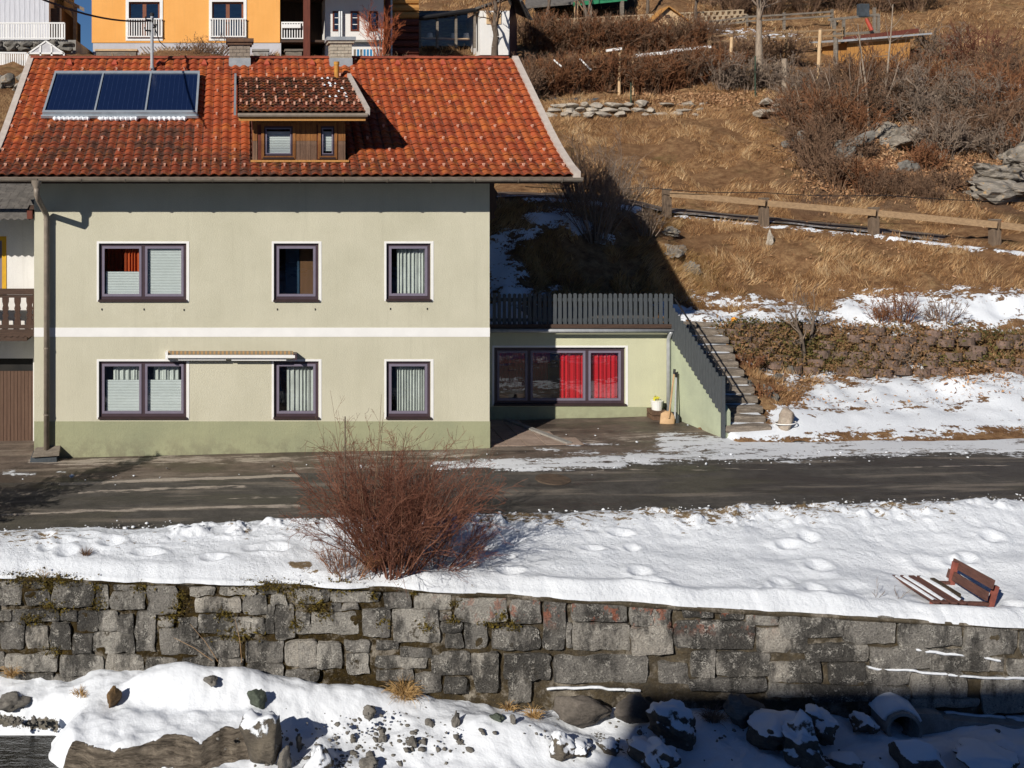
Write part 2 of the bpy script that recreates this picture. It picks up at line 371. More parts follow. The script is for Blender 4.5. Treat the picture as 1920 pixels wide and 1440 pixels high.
def snow_mat(name='snow', base=(.735, .775, .83)):
    t = NT(name)
    f = t.noise(.8, 5, .6); col = t.ramp(f, [(.3, tuple(v*.95 for v in base)), (.6, base)])
    sp = t.noise(26, 4, .7); col = t.mix(.9, col, t.ramp(sp, [(.16, (.35, .27, .2)), (.235, (1, 1, 1))]), 'MULTIPLY')
    b1 = t.bump(t.noise(14, 5, .6), .45, .05); b2 = t.bump(t.noise(90, 3, .6), .3, .012, b1)
    return t.fin(col, .75, b2, .2)
m_snow = snow_mat()
def tile_mat(name, cols, u0, du, v0, dv, dirt, mode):
    t = NT(name); x, y, z = t.xyz()
    u = t.math('DIVIDE', t.math('SUBTRACT', x, u0), du); v = t.math('DIVIDE', t.math('SUBTRACT', y, v0), dv)
    fu = t.math('FLOOR', u); fv = t.math('FLOOR', v)
    cb = t.n('ShaderNodeCombineXYZ'); t.set(cb.inputs[0], fu); t.set(cb.inputs[1], fv)
    wnz = t.n('ShaderNodeTexWhiteNoise'); wnz.noise_dimensions = '2D'; t.t.links.new(cb.outputs[0], wnz.inputs['Vector'])
    col = t.ramp(wnz.outputs['Value'], cols)
    # grime: broad blotches, seams of the laps, troughs between tiles
    big = t.noise(.55, 6, .6); mid = t.noise(3.5, 5, .65); fine = t.noise(22, 4, .7)
    lap = t.rng(t.math('FRACT', v), .0, .34, 1., 0.)
    tr = t.math('ABSOLUTE', t.math('SUBTRACT', t.math('FRACT', u), .5)); tro = t.rng(tr, .33, .5, 0., 1.)
    seam = t.math('MAXIMUM', t.math('MULTIPLY', lap, .75), t.math('MULTIPLY', tro, 1.))
    seam = t.math('MULTIPLY', seam, t.rng(mid, .32, .62, .25, 1.))
    if mode == 'main':
        # soot washed down below the collectors and around the dormer foot
        px = t.math('MULTIPLY', t.rng(x, -5.0, -4.2, 0., 1.), t.rng(x, -1.3, -.5, 1., 0.))
        py = t.rng(y, 23.6, 24.05, 1., .0)
        wash = t.math('MULTIPLY', px, py)
        ev = t.math('MULTIPLY', t.rng(y, 22.0, 23.2, 1., 0.), t.rng(x, 1.5, 4.5, 1., .25))
        wash = t.math('MAXIMUM', wash, ev)
        wash = t.math('MULTIPLY', wash, t.rng(t.noise(1.7, 5, .7, stretch=(2.2, .5, 1)), .30, .60, .25, 1.))
        gen = t.math('MULTIPLY', t.rng(big, .45, .7, 0., .6), t.rng(mid, .35, .6, 0., 1.))
        d = t.math('ADD', t.math('MULTIPLY', t.math('MULTIPLY', wash, t.rng(wnz.outputs['Value'], 0., 1., .55, 1.15)), .85), t.math('MULTIPLY', gen, .45))
    else:
        d = t.rng(mid, .34, .64, .12, .85)
    d = t.math('ADD', d, t.math('MULTIPLY', seam, .85), clamp=True)
    col = t.mix(d, col, dirt)
    lich = t.math('MULTIPLY', t.rng(t.noise(2.6, 5, .7, dist=.4), .56, .68, 0., 1.), t.rng(fine, .4, .62, 0., .75))
    col = t.mix(t.math('MULTIPLY', lich, .8), col, (.50, .20, .025))
    ch = t.rng(t.noise(34, 3, .7), .66, .72, 0., .9)
    col = t.mix(ch, col, (.62, .53, .46))
    col = t.mix(.25, col, t.ramp(fine, [(.3, .4), (.65, 1.)]), 'MULTIPLY')
    return t.fin(col, .72, t.bump(fine, .35, .008), .25)
# ------------------------------------------------------------------ the setting: hillside, street, river
def zg(X): return .005+.021*np.asarray(X, float)
def G(px, y):
    Y = (ZC-.005)*F/((y-HY)+.021*(px-CX)); X = (px-CX)*Y/F; return np.array([X, Y])
def wallY(X): return 16.8-.1036*(np.asarray(X, float)+3.8)
def wallYpx(px): return (16.8-.1036*3.8)/(1+.1036*(px-CX)/F)
def walltop(X): return np.interp(X, [-12, -3.8, 2.5, 7, 11.65, 20], [-.40, -.365, -.265, -.37, -.45, -.5])

def line(pts, left=()):
    """feature line of the hillside as (X, Y, Z): left part in metres, right part from photo rows"""
    a = [tuple(p) for p in left]+[tuple(P(*p)) for p in pts]
    a.sort(); return np.array(a)
KL = [
 line([], [(-40, 22.45, -1.3), (-4.5, 22.45, -.6), (10.85, 22.45, -.4), (11.0, 22.55, .2), (12.6, 22.5, .27), (16, 22.3, .34), (40, 22.3, .8)]),
 line([(1480, 700, 25.9), (1650, 705, 25.7), (1920, 700, 25.3), (2400, 700, 25)], [(-40, 31, -1), (5.5, 31, -.5), (5.7, 28.0, -.5), (10.5, 28.0, -.5), (10.7, 25.6, 1.3), (12.2, 25.8, 1.55)]),
 line([(1480, 607, 26.6), (1650, 615, 26.4), (1920, 630, 26.0), (2400, 640, 25.7)], [(-40, 31.3, 4.0), (5.5, 31.3, 3.6), (5.75, 28.2, 2.40), (10.5, 28.2, 2.35), (10.7, 26.6, 2.1), (12.2, 26.5, 2.2)]),
 line([(1300, 590, 28.0), (1500, 565, 28.2), (1920, 545, 27.2), (2400, 560, 27)], [(-40, 31.9, 4.6), (5.3, 31.9, 4.6), (6.2, 28.9, 2.9), (9.5, 28.6, 2.7)]),
 line([(990, 374, 31.6), (1060, 374, 31.7), (1130, 380, 31.9), (1200, 392, 32.6), (1250, 403, 33.3), (1432, 421, 32.2), (1638, 442, 31), (1865, 469, 29.4), (2300, 520, 27.8)], [(-40, 32.6, 5.3), (5.3, 32.2, 5.2)]),
 line([(990, 366, 32.9), (1060, 366, 33.0), (1130, 371, 33.2), (1200, 383, 33.8), (1250, 394, 34.5), (1432, 411, 33.4), (1638, 431, 32.2), (1865, 457, 30.6), (2300, 505, 29)], [(-40, 33.4, 5.5), (5.3, 33.3, 5.4)]),
 line([(1020, 222, 42), (1250, 222, 42), (1500, 212, 41), (1700, 262, 38.5), (1920, 300, 36), (2400, 320, 36)], [(-40, 36, 6.5), (-9, 36, 7.2), (0, 38, 7.9), (8, 41, 8.0)]),
 line([(1020, 200, 42.4), (1250, 196, 42.4), (1500, 190, 41.4), (1700, 190, 40.5), (1920, 215, 39), (2400, 230, 38)], [(-40, 37, 8.6), (-9, 37, 8.9), (0, 38.6, 8.6), (8, 41.6, 8.4)]),
 line([(1000, 92, 50), (1400, 95, 50), (1920, 100, 49), (2400, 100, 48)], [(-40, 41, 10.6), (-9, 41, 10.7), (0, 42, 10.7), (6, 45, 10.9)]),
 line([(1000, -5, 60), (1400, -15, 60), (1920, -40, 58), (2400, -60, 58)], [(-60, 52, 10.9), (-6, 52, 10.9), (2, 54, 11.4), (9, 58, 14.5)]),
 line([], [(-60, 75, 9.5), (-8, 75, 9.5), (4, 80, 20), (20, 85, 26), (40, 85, 28), (90, 85, 30)]),
 line([], [(-60, 160, 5), (-30, 160, 5), (10, 160, 52), (40, 160, 62), (120, 160, 66)]),
]
def hill_prof(X):
    Ys = np.array([np.interp(X, k[:, 0], k[:, 1]) for k in KL]); Zs = np.array([np.interp(X, k[:, 0], k[:, 2]) for k in KL])
    return Ys, Zs
def hill_noise(X, Y):
    a = sstep(22.6, 24.5, Y)
    return (fbm(X*.45, Y*.45, 0, 4, 11)*.18+fbm(X*1.9, Y*1.9, 0, 3, 5)*.075+np.abs(fbm(X*3.8, Y*3.8, 0, 2, 6))*.06)*a*(1-.75*sstep(.0, .5, ((np.asarray(Y) > 31) & (np.asarray(Y) < 34)).astype(float)*.5))
def hillz(X, Y):
    X = np.atleast_1d(np.asarray(X, float)); Y = np.atleast_1d(np.asarray(Y, float))
    Ys, Zs = hill_prof(X); out = np.zeros(len(X))
    for i in range(len(X)): out[i] = np.interp(Y[i], Ys[:, i], Zs[:, i])
    return out+hill_noise(X, Y)
def hillz_fast(X, Y):
    """vectorised piecewise-linear lookup"""
    Ys, Zs = hill_prof(X); out = Zs[0].copy()
    for k in range(len(KL)-1):
        t = np.clip((Y-Ys[k])/(Ys[k+1]-Ys[k]), 0, 1)
        out = np.where(Y >= Ys[k], Zs[k]+(Zs[k+1]-Zs[k])*t, out)
    return out+hill_noise(X, Y)
def toPx(X, Y, Z): return CX+F*X/Y, HY-F*(Z-ZC)/Y
def seg_stroke(px, py, strokes, soft=1.15):
    """how much snow lies where: soft bands along polylines on the slope, in photo rows of the survey"""
    out = np.zeros_like(px)
    for pts, w, a in strokes:
        pts = np.array(pts, float); d = np.full(px.shape, 1e9)
        for (x0, y0), (x1, y1) in zip(pts[:-1], pts[1:]):
            vx, vy = x1-x0, y1-y0; t = np.clip(((px-x0)*vx+(py-y0)*vy)/(vx*vx+vy*vy+1e-9), 0, 1)
            d = np.minimum(d, np.hypot(px-x0-t*vx, (py-y0-t*vy)))
        out = np.maximum(out, a*np.clip(soft-(soft-.5)*d/w, 0, 1))
    return out
def hill_snow(X, Y, Z):
    px, py = toPx(X, Y, Z)
    s = seg_stroke(px, py, [
        ([(1250, 580), (1300, 598), (1500, 600), (1640, 598)], 19, .74), ([(1300, 560), (1420, 570), (1520, 590)], 16, .58),
        ([(1600, 590), (1760, 585), (1960, 580)], 34, .95), ([(1560, 545), (1700, 560)], 10, .3), ([(1800, 545), (1960, 560)], 16, .55),
        ([(1375, 655), (1440, 675), (1510, 700), (1600, 715)], 15, .62), ([(1440, 690), (1500, 730), (1560, 745)], 18, .5),
        ([(1540, 750), (1700, 740), (1960, 735)], 36, .95), ([(1470, 790), (1700, 790), (1960, 770)], 30, 1.), ([(1760, 700), (1960, 690)], 7, .45),
        ([(1690, 688), (1765, 690)], 7, .8), ([(1370, 818), (1480, 812), (1600, 806), (1960, 790)], 13, .9), ([(1600, 703), (1690, 700)], 6, .4),
        ([(985, 376), (1060, 378), (1130, 384), (1200, 394)], 5.5, .85), ([(1250, 404), (1350, 415), (1432, 423)], 3.2, .62), ([(1432, 423), (1560, 436), (1638, 444)], 3.2, .62),
        ([(1638, 444), (1760, 460), (1960, 482)], 4.2, .8),
        ([(1000, 412), (1060, 412), (1090, 430)], 17, .9), ([(920, 480), (945, 510), (960, 548)], 32, .95), ([(925, 455), (1000, 442)], 16, .7), ([(1130, 445), (1150, 450)], 14, .65), ([(960, 460), (1010, 430)], 12, .6), ([(960, 590), (1040, 540)], 14, .5),
        ([(1030, 425), (1020, 400)], 10, .5),
        ([(1840, 165), (1960, 150)], 9, .7), ([(1870, 215), (1960, 230)], 7, .5), ([(1680, 149), (1760, 150)], 3, .7), ([(1330, 60), (1420, 66), (1500, 70)], 10, .5)])
    return s
xs = np.concatenate([np.linspace(-60, -13, 24), np.arange(-12, 4, .4), np.arange(4, 37, .14), np.linspace(37.5, 110, 40)])
Ys, Zs = hill_prof(xs)
rows_Y = []; rows_Z = []
sub = [26, 6, 14, 34, 8, 40, 5, 34, 30, 10, 10]
for k in range(len(KL)-1):
    for j in range(sub[k]):
        t = j/sub[k]; rows_Y.append(Ys[k]*(1-t)+Ys[k+1]*t); rows_Z.append(Zs[k]*(1-t)+Zs[k+1]*t)
rows_Y.append(Ys[-1]); rows_Z.append(Zs[-1])
HYg = np.array(rows_Y).T; HZg = np.array(rows_Z).T; HXg = np.repeat(xs[:, None], HYg.shape[1], 1)
HZg = HZg+hill_noise(HXg, HYg)
snow_a = hill_snow(HXg, HYg, HZg)
sn = np.clip(snow_a+(fbm(HXg*2.2, HYg*2.2, 0, 4, 77)*.28), 0, 1)
HZg = HZg+.05*sstep(.35, .6, sn)*(snow_a > .05)
px_, py_ = toPx(HXg, HYg, HZg)
litter = sstep(1430, 1540, px_)*sstep(120, 200, py_)*(1-sstep(370, 430, py_))
def hill_mat():
    t = NT('hillside_dry_grass')
    a = t.noise(.35, 6, .6); b = t.noise(3.2, 6, .7, stretch=(1, 1.4, 1.4)); c = t.noise(16, 5, .75, stretch=(1.6, 1, .7))
    col = t.ramp(b, [(.28, (.10, .052, .027)), (.45, (.27, .15, .075)), (.62, (.44, .275, .14)), (.78, (.56, .39, .22))])
    col = t.mix(t.rng(a, .42, .62, 0., .5), col, (.20, .105, .055))
    grn = t.math('MULTIPLY', t.rng(t.noise(.6, 5, .65), .55, .68, 0., 1.), t.rng(c, .4, .6, 0., .6)); col = t.mix(grn, col, (.11, .115, .035))
    lit = t.attr('litter'); col = t.mix(t.math('MULTIPLY', lit, t.rng(t.noise(1.4, 5, .7), .35, .6, .3, .95)), col, t.ramp(c, [(.3, (.075, .048, .036)), (.6, (.19, .12, .082))]))
    col = t.mix(.55, col, t.ramp(c, [(.28, .30), (.62, 1.)]), 'MULTIPLY')
    ms = t.attr('snow'); n1 = t.noise(2.6, 6, .68, stretch=(.7, 1.5, 1.5)); n2 = t.noise(13, 4, .7)
    s = t.math('ADD', ms, t.math('ADD', t.math('MULTIPLY', t.math('SUBTRACT', n1, .5), 2.6), t.math('MULTIPLY', t.math('SUBTRACT', n2, .5), 1.3)))
    s = t.math('MULTIPLY', t.rng(s, .50, .60, 0., 1.), t.rng(ms, .06, .25, 0., 1.))
    col = t.mix(s, col, (.73, .77, .825))
    h = t.math('ADD', t.math('MULTIPLY', c, t.math('SUBTRACT', 1., t.math('MULTIPLY', s, .8))), t.math('MULTIPLY', s, .5))
    return t.fin(col, .92, t.bump(h, .9, .10), .1)
m_hill = hill_mat()
V = np.stack([HXg, HYg, HZg], -1).reshape(-1, 3)
hill = link('hillside', np_mesh('hillside', V, grid_faces(*HXg.shape), m_hill, True, {'snow': snow_a, 'litter': litter}))
tag(hill, 'steep brown dry-grass hillside with snow patches', kind='structure')

# street and forecourt sheets with old snow lying on them
def street_mat(name, c1, c2, streak):
    t = NT(name)
    st = t.noise(1.0, 6, .65, stretch=(.28, 2.6, 1)); sm = t.noise(2.4, 5, .65); fi = t.noise(24, 6, .8)
    pt = t.noise(5.5, 5, .7); col = t.ramp(sm, [(.3, c2), (.65, c1)]); col = t.mix(.45, col, t.ramp(pt, [(.35, .55), (.6, 1.)]), 'MULTIPLY')
    col = t.mix(t.math('MULTIPLY', t.rng(st, .50, .64, 0., 1.), streak), col, (.36, .305, .245))
    wet = t.math('MULTIPLY', t.rng(t.noise(.7, 5, .6, stretch=(.45, 1.8, 1)), .44, .58, 0., 1.), t.rng(st, .45, .6, 1., .2))
    col = t.mix(t.math('MULTIPLY', wet, .6), col, (.040, .035, .029))
    moss = t.math('MULTIPLY', t.rng(t.noise(.45, 4, .6, stretch=(.6, 1.6, 1)), .55, .66, 0., .4), t.rng(fi, .3, .6, .4, 1.)); col = t.mix(moss, col, (.10, .092, .055))
    du = t.attr('dust'); dn = t.noise(3.6, 5, .7, stretch=(.5, 2.4, 1))
    ds = t.math('MULTIPLY', t.rng(t.math('ADD', du, t.math('MULTIPLY', t.math('SUBTRACT', dn, .5), 1.6)), .42, .62, 0., 1.), t.rng(du, .05, .2, 0., 1.))
    col = t.mix(t.math('MULTIPLY', ds, .9), col, (.46, .40, .34))
    col = t.mix(.6, col, t.ramp(fi, [(.32, .35), (.6, 1.)]), 'MULTIPLY')
    ms = t.attr('snow'); n1 = t.noise(2.2, 6, .7, stretch=(.55, 1.8, 1)); n2 = t.noise(12, 4, .7)
    s = t.math('ADD', ms, t.math('ADD', t.math('MULTIPLY', t.math('SUBTRACT', n1, .5), 2.8), t.math('MULTIPLY', t.math('SUBTRACT', n2, .5), 1.4)))
    s = t.math('MULTIPLY', t.rng(s, .46, .72, 0., .95), t.rng(ms, .06, .25, 0., 1.))
    col = t.mix(s, col, (.70, .73, .77))
    ro = t.math('SUBTRACT', t.math('ADD', .82, t.math('MULTIPLY', s, .1)), t.math('MULTIPLY', wet, .38))
    h = t.math('ADD', fi, t.math('MULTIPLY', s, 1.2))
    return t.fin(col, ro, t.bump(h, .5, .015), .35)
m_road = street_mat('asphalt_road', (.112, .102, .091), (.060, .055, .049), .4)
m_court = street_mat('asphalt_forecourt', (.215, .165, .132), (.105, .081, .065), .5)
gsnow = [([(820, 872), (960, 868), (1160, 862)], 9, .85), ([(930, 878), (1170, 872)], 6, .9), ([(1040, 845), (1120, 848)], 6, .5), ([(1000, 838), (1090, 852)], 4, .45),
         ([(1250, 832), (1500, 838), (1960, 832)], 17, .95), ([(1180, 858), (1400, 855), (1700, 846), (1960, 838)], 11, .85), ([(1440, 815), (1960, 812)], 14, .95),
         ([(0, 889), (70, 887)], 3, .7), ([(5, 881), (30, 881)], 2.5, .6), ([(110, 884), (120, 884)], 2, .6), ([(300, 893), (440, 889)], 1.8, .30), ([(960, 815), (1080, 835)], 3, .4),
         ([(810, 850), (860, 852)], 3, .5), ([(1060, 830), (1240, 838)], 5, .33)]
gdust = [([(110, 906), (300, 900), (560, 892)], 3, .8), ([(0, 965), (240, 955), (560, 948)], 3.4, .65), ([(150, 922), (300, 916), (460, 912)], 4, .6), ([(300, 858), (560, 862)], 9, .55),
         ([(940, 822), (1040, 828)], 5, .3), ([(0, 995), (300, 990)], 3, .4), ([(1100, 828), (1250, 820)], 8, .45), ([(1000, 885), (1400, 880), (1900, 872)], 3.5, .4), ([(60, 862), (140, 866), (300, 858)], 8, .6), ([(130, 868), (420, 862), (900, 850)], 9, .5), ([(500, 880), (800, 872)], 6, .45), ([(940, 830), (1240, 815)], 12, .42), ([(420, 935), (560, 932)], 3, .5)]
gtread = [([(1560, 818), (1700, 812), (1960, 800)], 4.5, 1.)]
def sheet(name, mat, x0, x1, ylo, yhi, nx, ny, dz, label=None):
    X = np.linspace(x0, x1, nx)[:, None]*np.ones((1, ny)); tt = np.linspace(0, 1, ny)[None]
    Y = ylo(X[:, :1])*(1-tt)+yhi(X[:, :1])*tt; Z = zg(X)+dz+fbm(X*.5, Y*.5, 0, 2, 31)*.012
    px, py = toPx(X, Y, zg(X)); s = seg_stroke(px, py, gsnow)*(1-seg_stroke(px, py, gtread)); d = np.maximum(seg_stroke(px, py, gdust), seg_stroke(px, py, gtread)*.9)
    Z = Z+.022*sstep(.3, .8, s)
    me = np_mesh(name, np.stack([X, Y, Z], -1).reshape(-1, 3), grid_faces(nx, ny), mat, True, {'snow': s, 'dust': d})
    return tag(link(name, me), label, kind='structure')
rlo = lambda X: 17.70+.03*(X+4.5)
rhi = lambda X: 20.85+.034*(X+4.5)
sheet('forecourt', m_court, -40, 45, lambda X: rlo(X)+.5, lambda X: X*0+28.2, 900, 120, -.012, 'trodden asphalt forecourt with old snow before the houses')
sheet('road', m_road, -40, 45, rlo, rhi, 900, 60, .0, 'dark wet asphalt lane with dusty streaks and snow edges')
# pink-grey slab paving beside the house corner
bm_ = MB()
pav = thing('paving', (6.2, 23.6, .11), 'pinkish slab paving between house corner and driveway', 'paving'); pav['kind'] = 'structure'; del pav['category']
m_slab = M('paving_slab', (.42, .32, .26), (.30, .225, .18), 3, .9, .4, 50, .008, fine=.3)
for i in range(5):
    for j in range(4):
        x0 = 5.57+i*.42; y0 = 22.72+j*.56
        if x0+.4 > 5.7+1.75*(1-(y0-22.7)/3.4)+.35: continue
        MB().box(x0, x0+.405, y0, y0+.545, .02, float(zg(x0))+.012+random.Random(i*9+j).uniform(0, .006)).build('slab', m_slab, pav)
MB().beam((7.35, 22.75, float(zg(7.4))+.02), (6.5, 24.9, float(zg(6.5))+.02), .14, .05).build('edging', m_conc, pav)
# manhole cover
mh = G(1037, 900); c = MB()
c.tube([(mh[0], mh[1], float(zg(mh[0]))-.01), (mh[0], mh[1], float(zg(mh[0]))+.024)], .34, 28)
mo = c.build('manhole_cover', M('cast_iron_rusty', (.12, .085, .06), (.07, .052, .04), 8, .7, .6, 50, .01)); tag(mo, 'round rusty manhole cover in the road', 'manhole cover')

# snowy verge between road and river wall
nx, ny = 760, 84
X = np.concatenate([np.linspace(-30, -6, 60), np.linspace(-5.9, 14.5, 640), np.linspace(14.8, 40, 60)]); nx = len(X)
X = X[:, None]*np.ones((1, ny)); tt = np.linspace(0, 1, ny)[None]
Ylo = wallY(X[:, :1])-.05+.05*fbm(X[:, :1]*1.3, 0*X[:, :1], 0, 4, 93); Yhi = rlo(X[:, :1])+.28+.10*fbm(X[:, :1]*1.1, 0*X[:, :1], 0, 4, 3)
Y = Ylo*(1-tt)+Yhi*tt
dw = Y-Ylo; dr = Yhi-Y
tb = np.clip(tt*1.05, 0, 1)**np.interp(X, [-4, 2, 8], [1., 1.2, 1.9]); Zb = walltop(X)*(1-tb)+zg(X)*tb
pile = .085*sstep(0, .45, dw)*sstep(.0, .42, dr)
Zv = Zb+.045+pile+.04*fbm(X*.7, Y*1.5, 0, 3, 8)*sstep(.15, .6, dw)*sstep(0, .5, dr)+.012*np.abs(fbm(X*1.6, Y*3.6, 0, 3, 18))*sstep(.1, .5, dw)*sstep(.05, .4, dr)
Zv += np.interp(X, [-4, 2, 5], [.04, .04, .10])*np.exp(-((dw-.22)/.15)**2)*(.6+.8*np.clip(fbm(X*.8, 0*X, 0, 3, 5)+.4, 0, 1))
crumb = np.exp(-((dr-.35)/.3)**2); Zv += crumb*.10*np.clip(fbm(X*3.1, Y*6, 0, 5, 51, .65)-.1, 0, 1)*np.clip(.6+fbm(X*.5, 0*Y, 0, 2, 54), .1, 1.2)+.010*fbm(X*6, Y*7, 0, 3, 52)*sstep(.1, .5, dw)*sstep(.9, 2.5, dw+.8*crumb)
rngf = np.random.default_rng(4)
for i in range(48):      # footprints and slumps
    fx = rngf.uniform(-4.5, 13); fy = rngf.uniform(float(wallY(fx))+.35, float(rlo(fx))-.05); a = rngf.uniform(.015, .07); sx, sy = rngf.uniform(.09, .2), rngf.uniform(.06, .12)
    m_ = np.abs(X[:, 0]-fx) < .8
    q = ((X[m_]-fx)/sx)**2+((Y[m_]-fy)/sy)**2
    Zv[m_] += -a*np.exp(-q)+a*.45*np.exp(-((np.sqrt(q)-1.7)/.55)**2)
# hollow round the bush foot and the bench
Zv -= .08*np.exp(-(((X-11.1)/.75)**4+((Y-16.0)/.7)**4))
Zv -= .05*np.exp(-(((X-2.6)/.7)**2+((Y-16.65)/.25)**2))
Zv[:, 0] -= .05
Zv[:, -1] = zg(X[:, -1])-.03
bare = np.zeros_like(Zv)
pxv, pyv = toPx(X, Y, Zv)
bare = seg_stroke(pxv, pyv, [([(548, 1058), (578, 1060)], 7, .8), ([(600, 1078), (760, 1090)], 7, .42), ([(0, 1078), (110, 1080)], 6, .42), ([(560, 1068), (660, 1080)], 7, .45), ([(850, 1092), (900, 1098)], 4, .35)])
bare = np.maximum(bare, .52*sstep(1.2, .15, dr)*sstep(.0, .1, dr)*np.clip(.75+.7*fbm(X*.6, Y*.6, 0, 2, 55), 0, 1.2))
def verge_mat():
    t = NT('verge_snow')
    f = t.noise(.9, 5, .6); col = t.ramp(f, [(.3, (.68, .72, .775)), (.6, (.735, .775, .83))])
    sp = t.noise(24, 4, .75); col = t.mix(.8, col, t.ramp(sp, [(.20, (.35, .26, .17)), (.27, (1, 1, 1))]), 'MULTIPLY')
    b = t.attr('bare'); nb = t.noise(7, 6, .75, stretch=(.7, 1.5, 1))
    s = t.math('MULTIPLY', t.rng(t.math('ADD', b, t.math('MULTIPLY', t.math('SUBTRACT', nb, .5), 2.2)), .45, .60, 0., 1.), t.rng(b, .05, .15, 0., 1.))
    col = t.mix(s, col, t.ramp(t.noise(30, 4, .7), [(.3, (.09, .062, .035)), (.65, (.27, .2, .12))]))
    b1 = t.bump(t.noise(9, 6, .65), .6, .06); b2 = t.bump(t.noise(60, 4, .7), .55, .02, b1)
    return t.fin(col, .75, b2, .2)
vg = link('snow_verge', np_mesh('snow_verge', np.stack([X, Y, Zv], -1).reshape(-1, 3), grid_faces(nx, ny), verge_mat(), True, {'bare': bare}))
tag(vg, 'trodden snow-covered verge between the lane and the river wall', kind='structure')
VGX, VGY, VGZ = X.copy(), Y.copy(), Zv.copy()
def vergez(x, y):
    i = np.argmin(np.abs(VGX[:, 0]-x)); return float(np.interp(y, VGY[i], VGZ[i]))

# river bed
def slab_front(X): return 14.86+.09*fbm(np.asarray(X)*1.7, 0., 0., 5, 66, .6)+np.interp(X, [-2.7, -2.0, -.6, .6], [.12, 0., 0., .25])
def bed(X, Y):
    X = np.asarray(X, float); Y = np.asarray(Y, float)
    d = wallY(X)-Y
    z = np.interp(X, [-30, -6, -1, 4.5, 7, 11.6, 30], [-2.4, -2.06, -2.0, -2.05, -2.0, -1.86, -1.6])
    z = z-.13*np.clip(d, 0, 4)
    z = z-.55*sstep(-1.9, -2.6, X)*sstep(.45, .95, d)-.30*sstep(.9, .2, X)*sstep(1.75, 1.95, d)   # down to the water
    z = z-.6*sstep(4.5, 7.5, d)+4.2*sstep(10.0, 17, d)              # channel and the bank on this side
    def m(px, y, Yd, a, sx, sy):
        c = (px-CX)*Yd/F; return a*np.exp(-(((X-c)/sx)**2+((Y-Yd)/sy)**2))
    z = z+m(440, 1240, 16.05, .55, 1.25, .5)+m(300, 1260, 16.2, .26, .7, .4)+m(660, 1300, 15.9, .24, 1.1, .4)+m(830, 1310, 15.8, .14, .8, .35)+m(930, 1400, 15.2, .26, 1.0, .4)
    z = z+m(1290, 1350, 15.4, .20, .8, .35)+m(1450, 1330, 15.4, .16, .9, .3)+m(1800, 1400, 14.6, .12, 1.2, .35)
    # the flat slab: a shelf with a steep front, snow on top
    yf = slab_front(X); ends = sstep(-3.0, -2.35, X+.15*vnoise(Y*3, X, 0, 4))*sstep(.55, .0, X+.25*vnoise(Y*2, X, 0, 5))
    top = -1.99+.08*(Y-yf)+.05*vnoise(X*1.1, Y*1.5, 0, 6)
    z = z+(np.maximum(z, top)-z)*ends*sstep(-.11, .07, Y-yf)
    z = z+.07*fbm(X*.9, Y*1.3, 0, 4, 61)+.045*np.clip(fbm(X*3.1, Y*3.1, 0, 3, 62), -.2, 1)
    return z
bx = np.concatenate([np.linspace(-80, -8, 40), np.linspace(-7.8, 16, 480), np.linspace(16.5, 80, 40)])
by = np.concatenate([np.linspace(-90, -12, 24), np.linspace(-11, 11.8, 60), np.linspace(12, 17.4, 150)])
BX, BY = np.meshgrid(bx, by, indexing='ij'); BYc = np.minimum(BY, wallY(BX)+.35); BZ = bed(BX, BYc)
pebb = np.zeros_like(BZ)
pxb, pyb = toPx(BX, np.maximum(BYc, 5), BZ)
pebb = seg_stroke(pxb, pyb, [([(600, 1395), (700, 1385), (800, 1365)], 34, .36), ([(560, 1430), (700, 1432)], 18, .55), ([(0, 1350), (100, 1360)], 13, 1.), ([(1180, 1340), (1210, 1380)], 22, .5), ([(1120, 1380), (1180, 1420)], 22, .5), ([(1500, 1370), (1560, 1440)], 30, .5), ([(0, 1320), (45, 1322)], 6, .8), ([(1700, 1330), (1900, 1350)], 8, .4)])
pebb = np.where(BYc < 6, 0, pebb)
rockm = sstep(-.26, -.18, BYc-slab_front(BX))*sstep(.09, .03, BYc-slab_front(BX)+.06*fbm(BX*2.2, BYc, 0, 4, 67))*sstep(-2.8, -2.6, BX)*sstep(.5, .2, BX)
def bed_mat():
    t = NT('river_bed_snow')
    f = t.noise(.9, 5, .6); col = t.ramp(f, [(.3, (.69, .73, .785)), (.6, (.735, .775, .83))])
    st = t.ramp(t.noise(14, 5, .7), [(.3, (.035, .034, .03)), (.55, (.12, .11, .09)), (.75, (.24, .2, .15))])
    b = t.attr('pebble'); nb = t.noise(5.5, 5, .75)
    s = t.math('MULTIPLY', t.rng(t.math('ADD', b, t.math('MULTIPLY', t.math('SUBTRACT', nb, .5), 2.2)), .60, .68, 0., 1.), t.rng(b, .05, .15, 0., 1.))
    col = t.mix(s, col, st)
    rk = t.attr('rock'); rs = t.noise(5, 7, .75, stretch=(.5, 1, 3.4), dist=.6); rc = t.ramp(rs, [(.34, (.04, .034, .027)), (.44, (.15, .125, .098)), (.58, (.30, .255, .20)), (.72, (.42, .365, .295))])
    rm = t.rng(t.math('ADD', rk, t.math('MULTIPLY', t.math('SUBTRACT', t.noise(6, 4, .6), .5), .5)), .42, .52, 0., 1.); col = t.mix(rm, col, rc)
    b0 = t.bump(t.math('MULTIPLY', rs, rm), 1., .12); b1 = t.bump(t.noise(7, 5, .55), .4, .07, b0); b2 = t.bump(t.noise(60, 3, .6), .25, .012, b1)
    return t.fin(col, .75, b2, .2)
rb = link('river_bed', np_mesh('river_bed', np.stack([BX, BYc, BZ], -1).reshape(-1, 3), grid_faces(*BX.shape), bed_mat(), True, {'pebble': pebb, 'rock': rockm}))
tag(rb, 'snow-covered stony river bed below the wall', kind='structure')
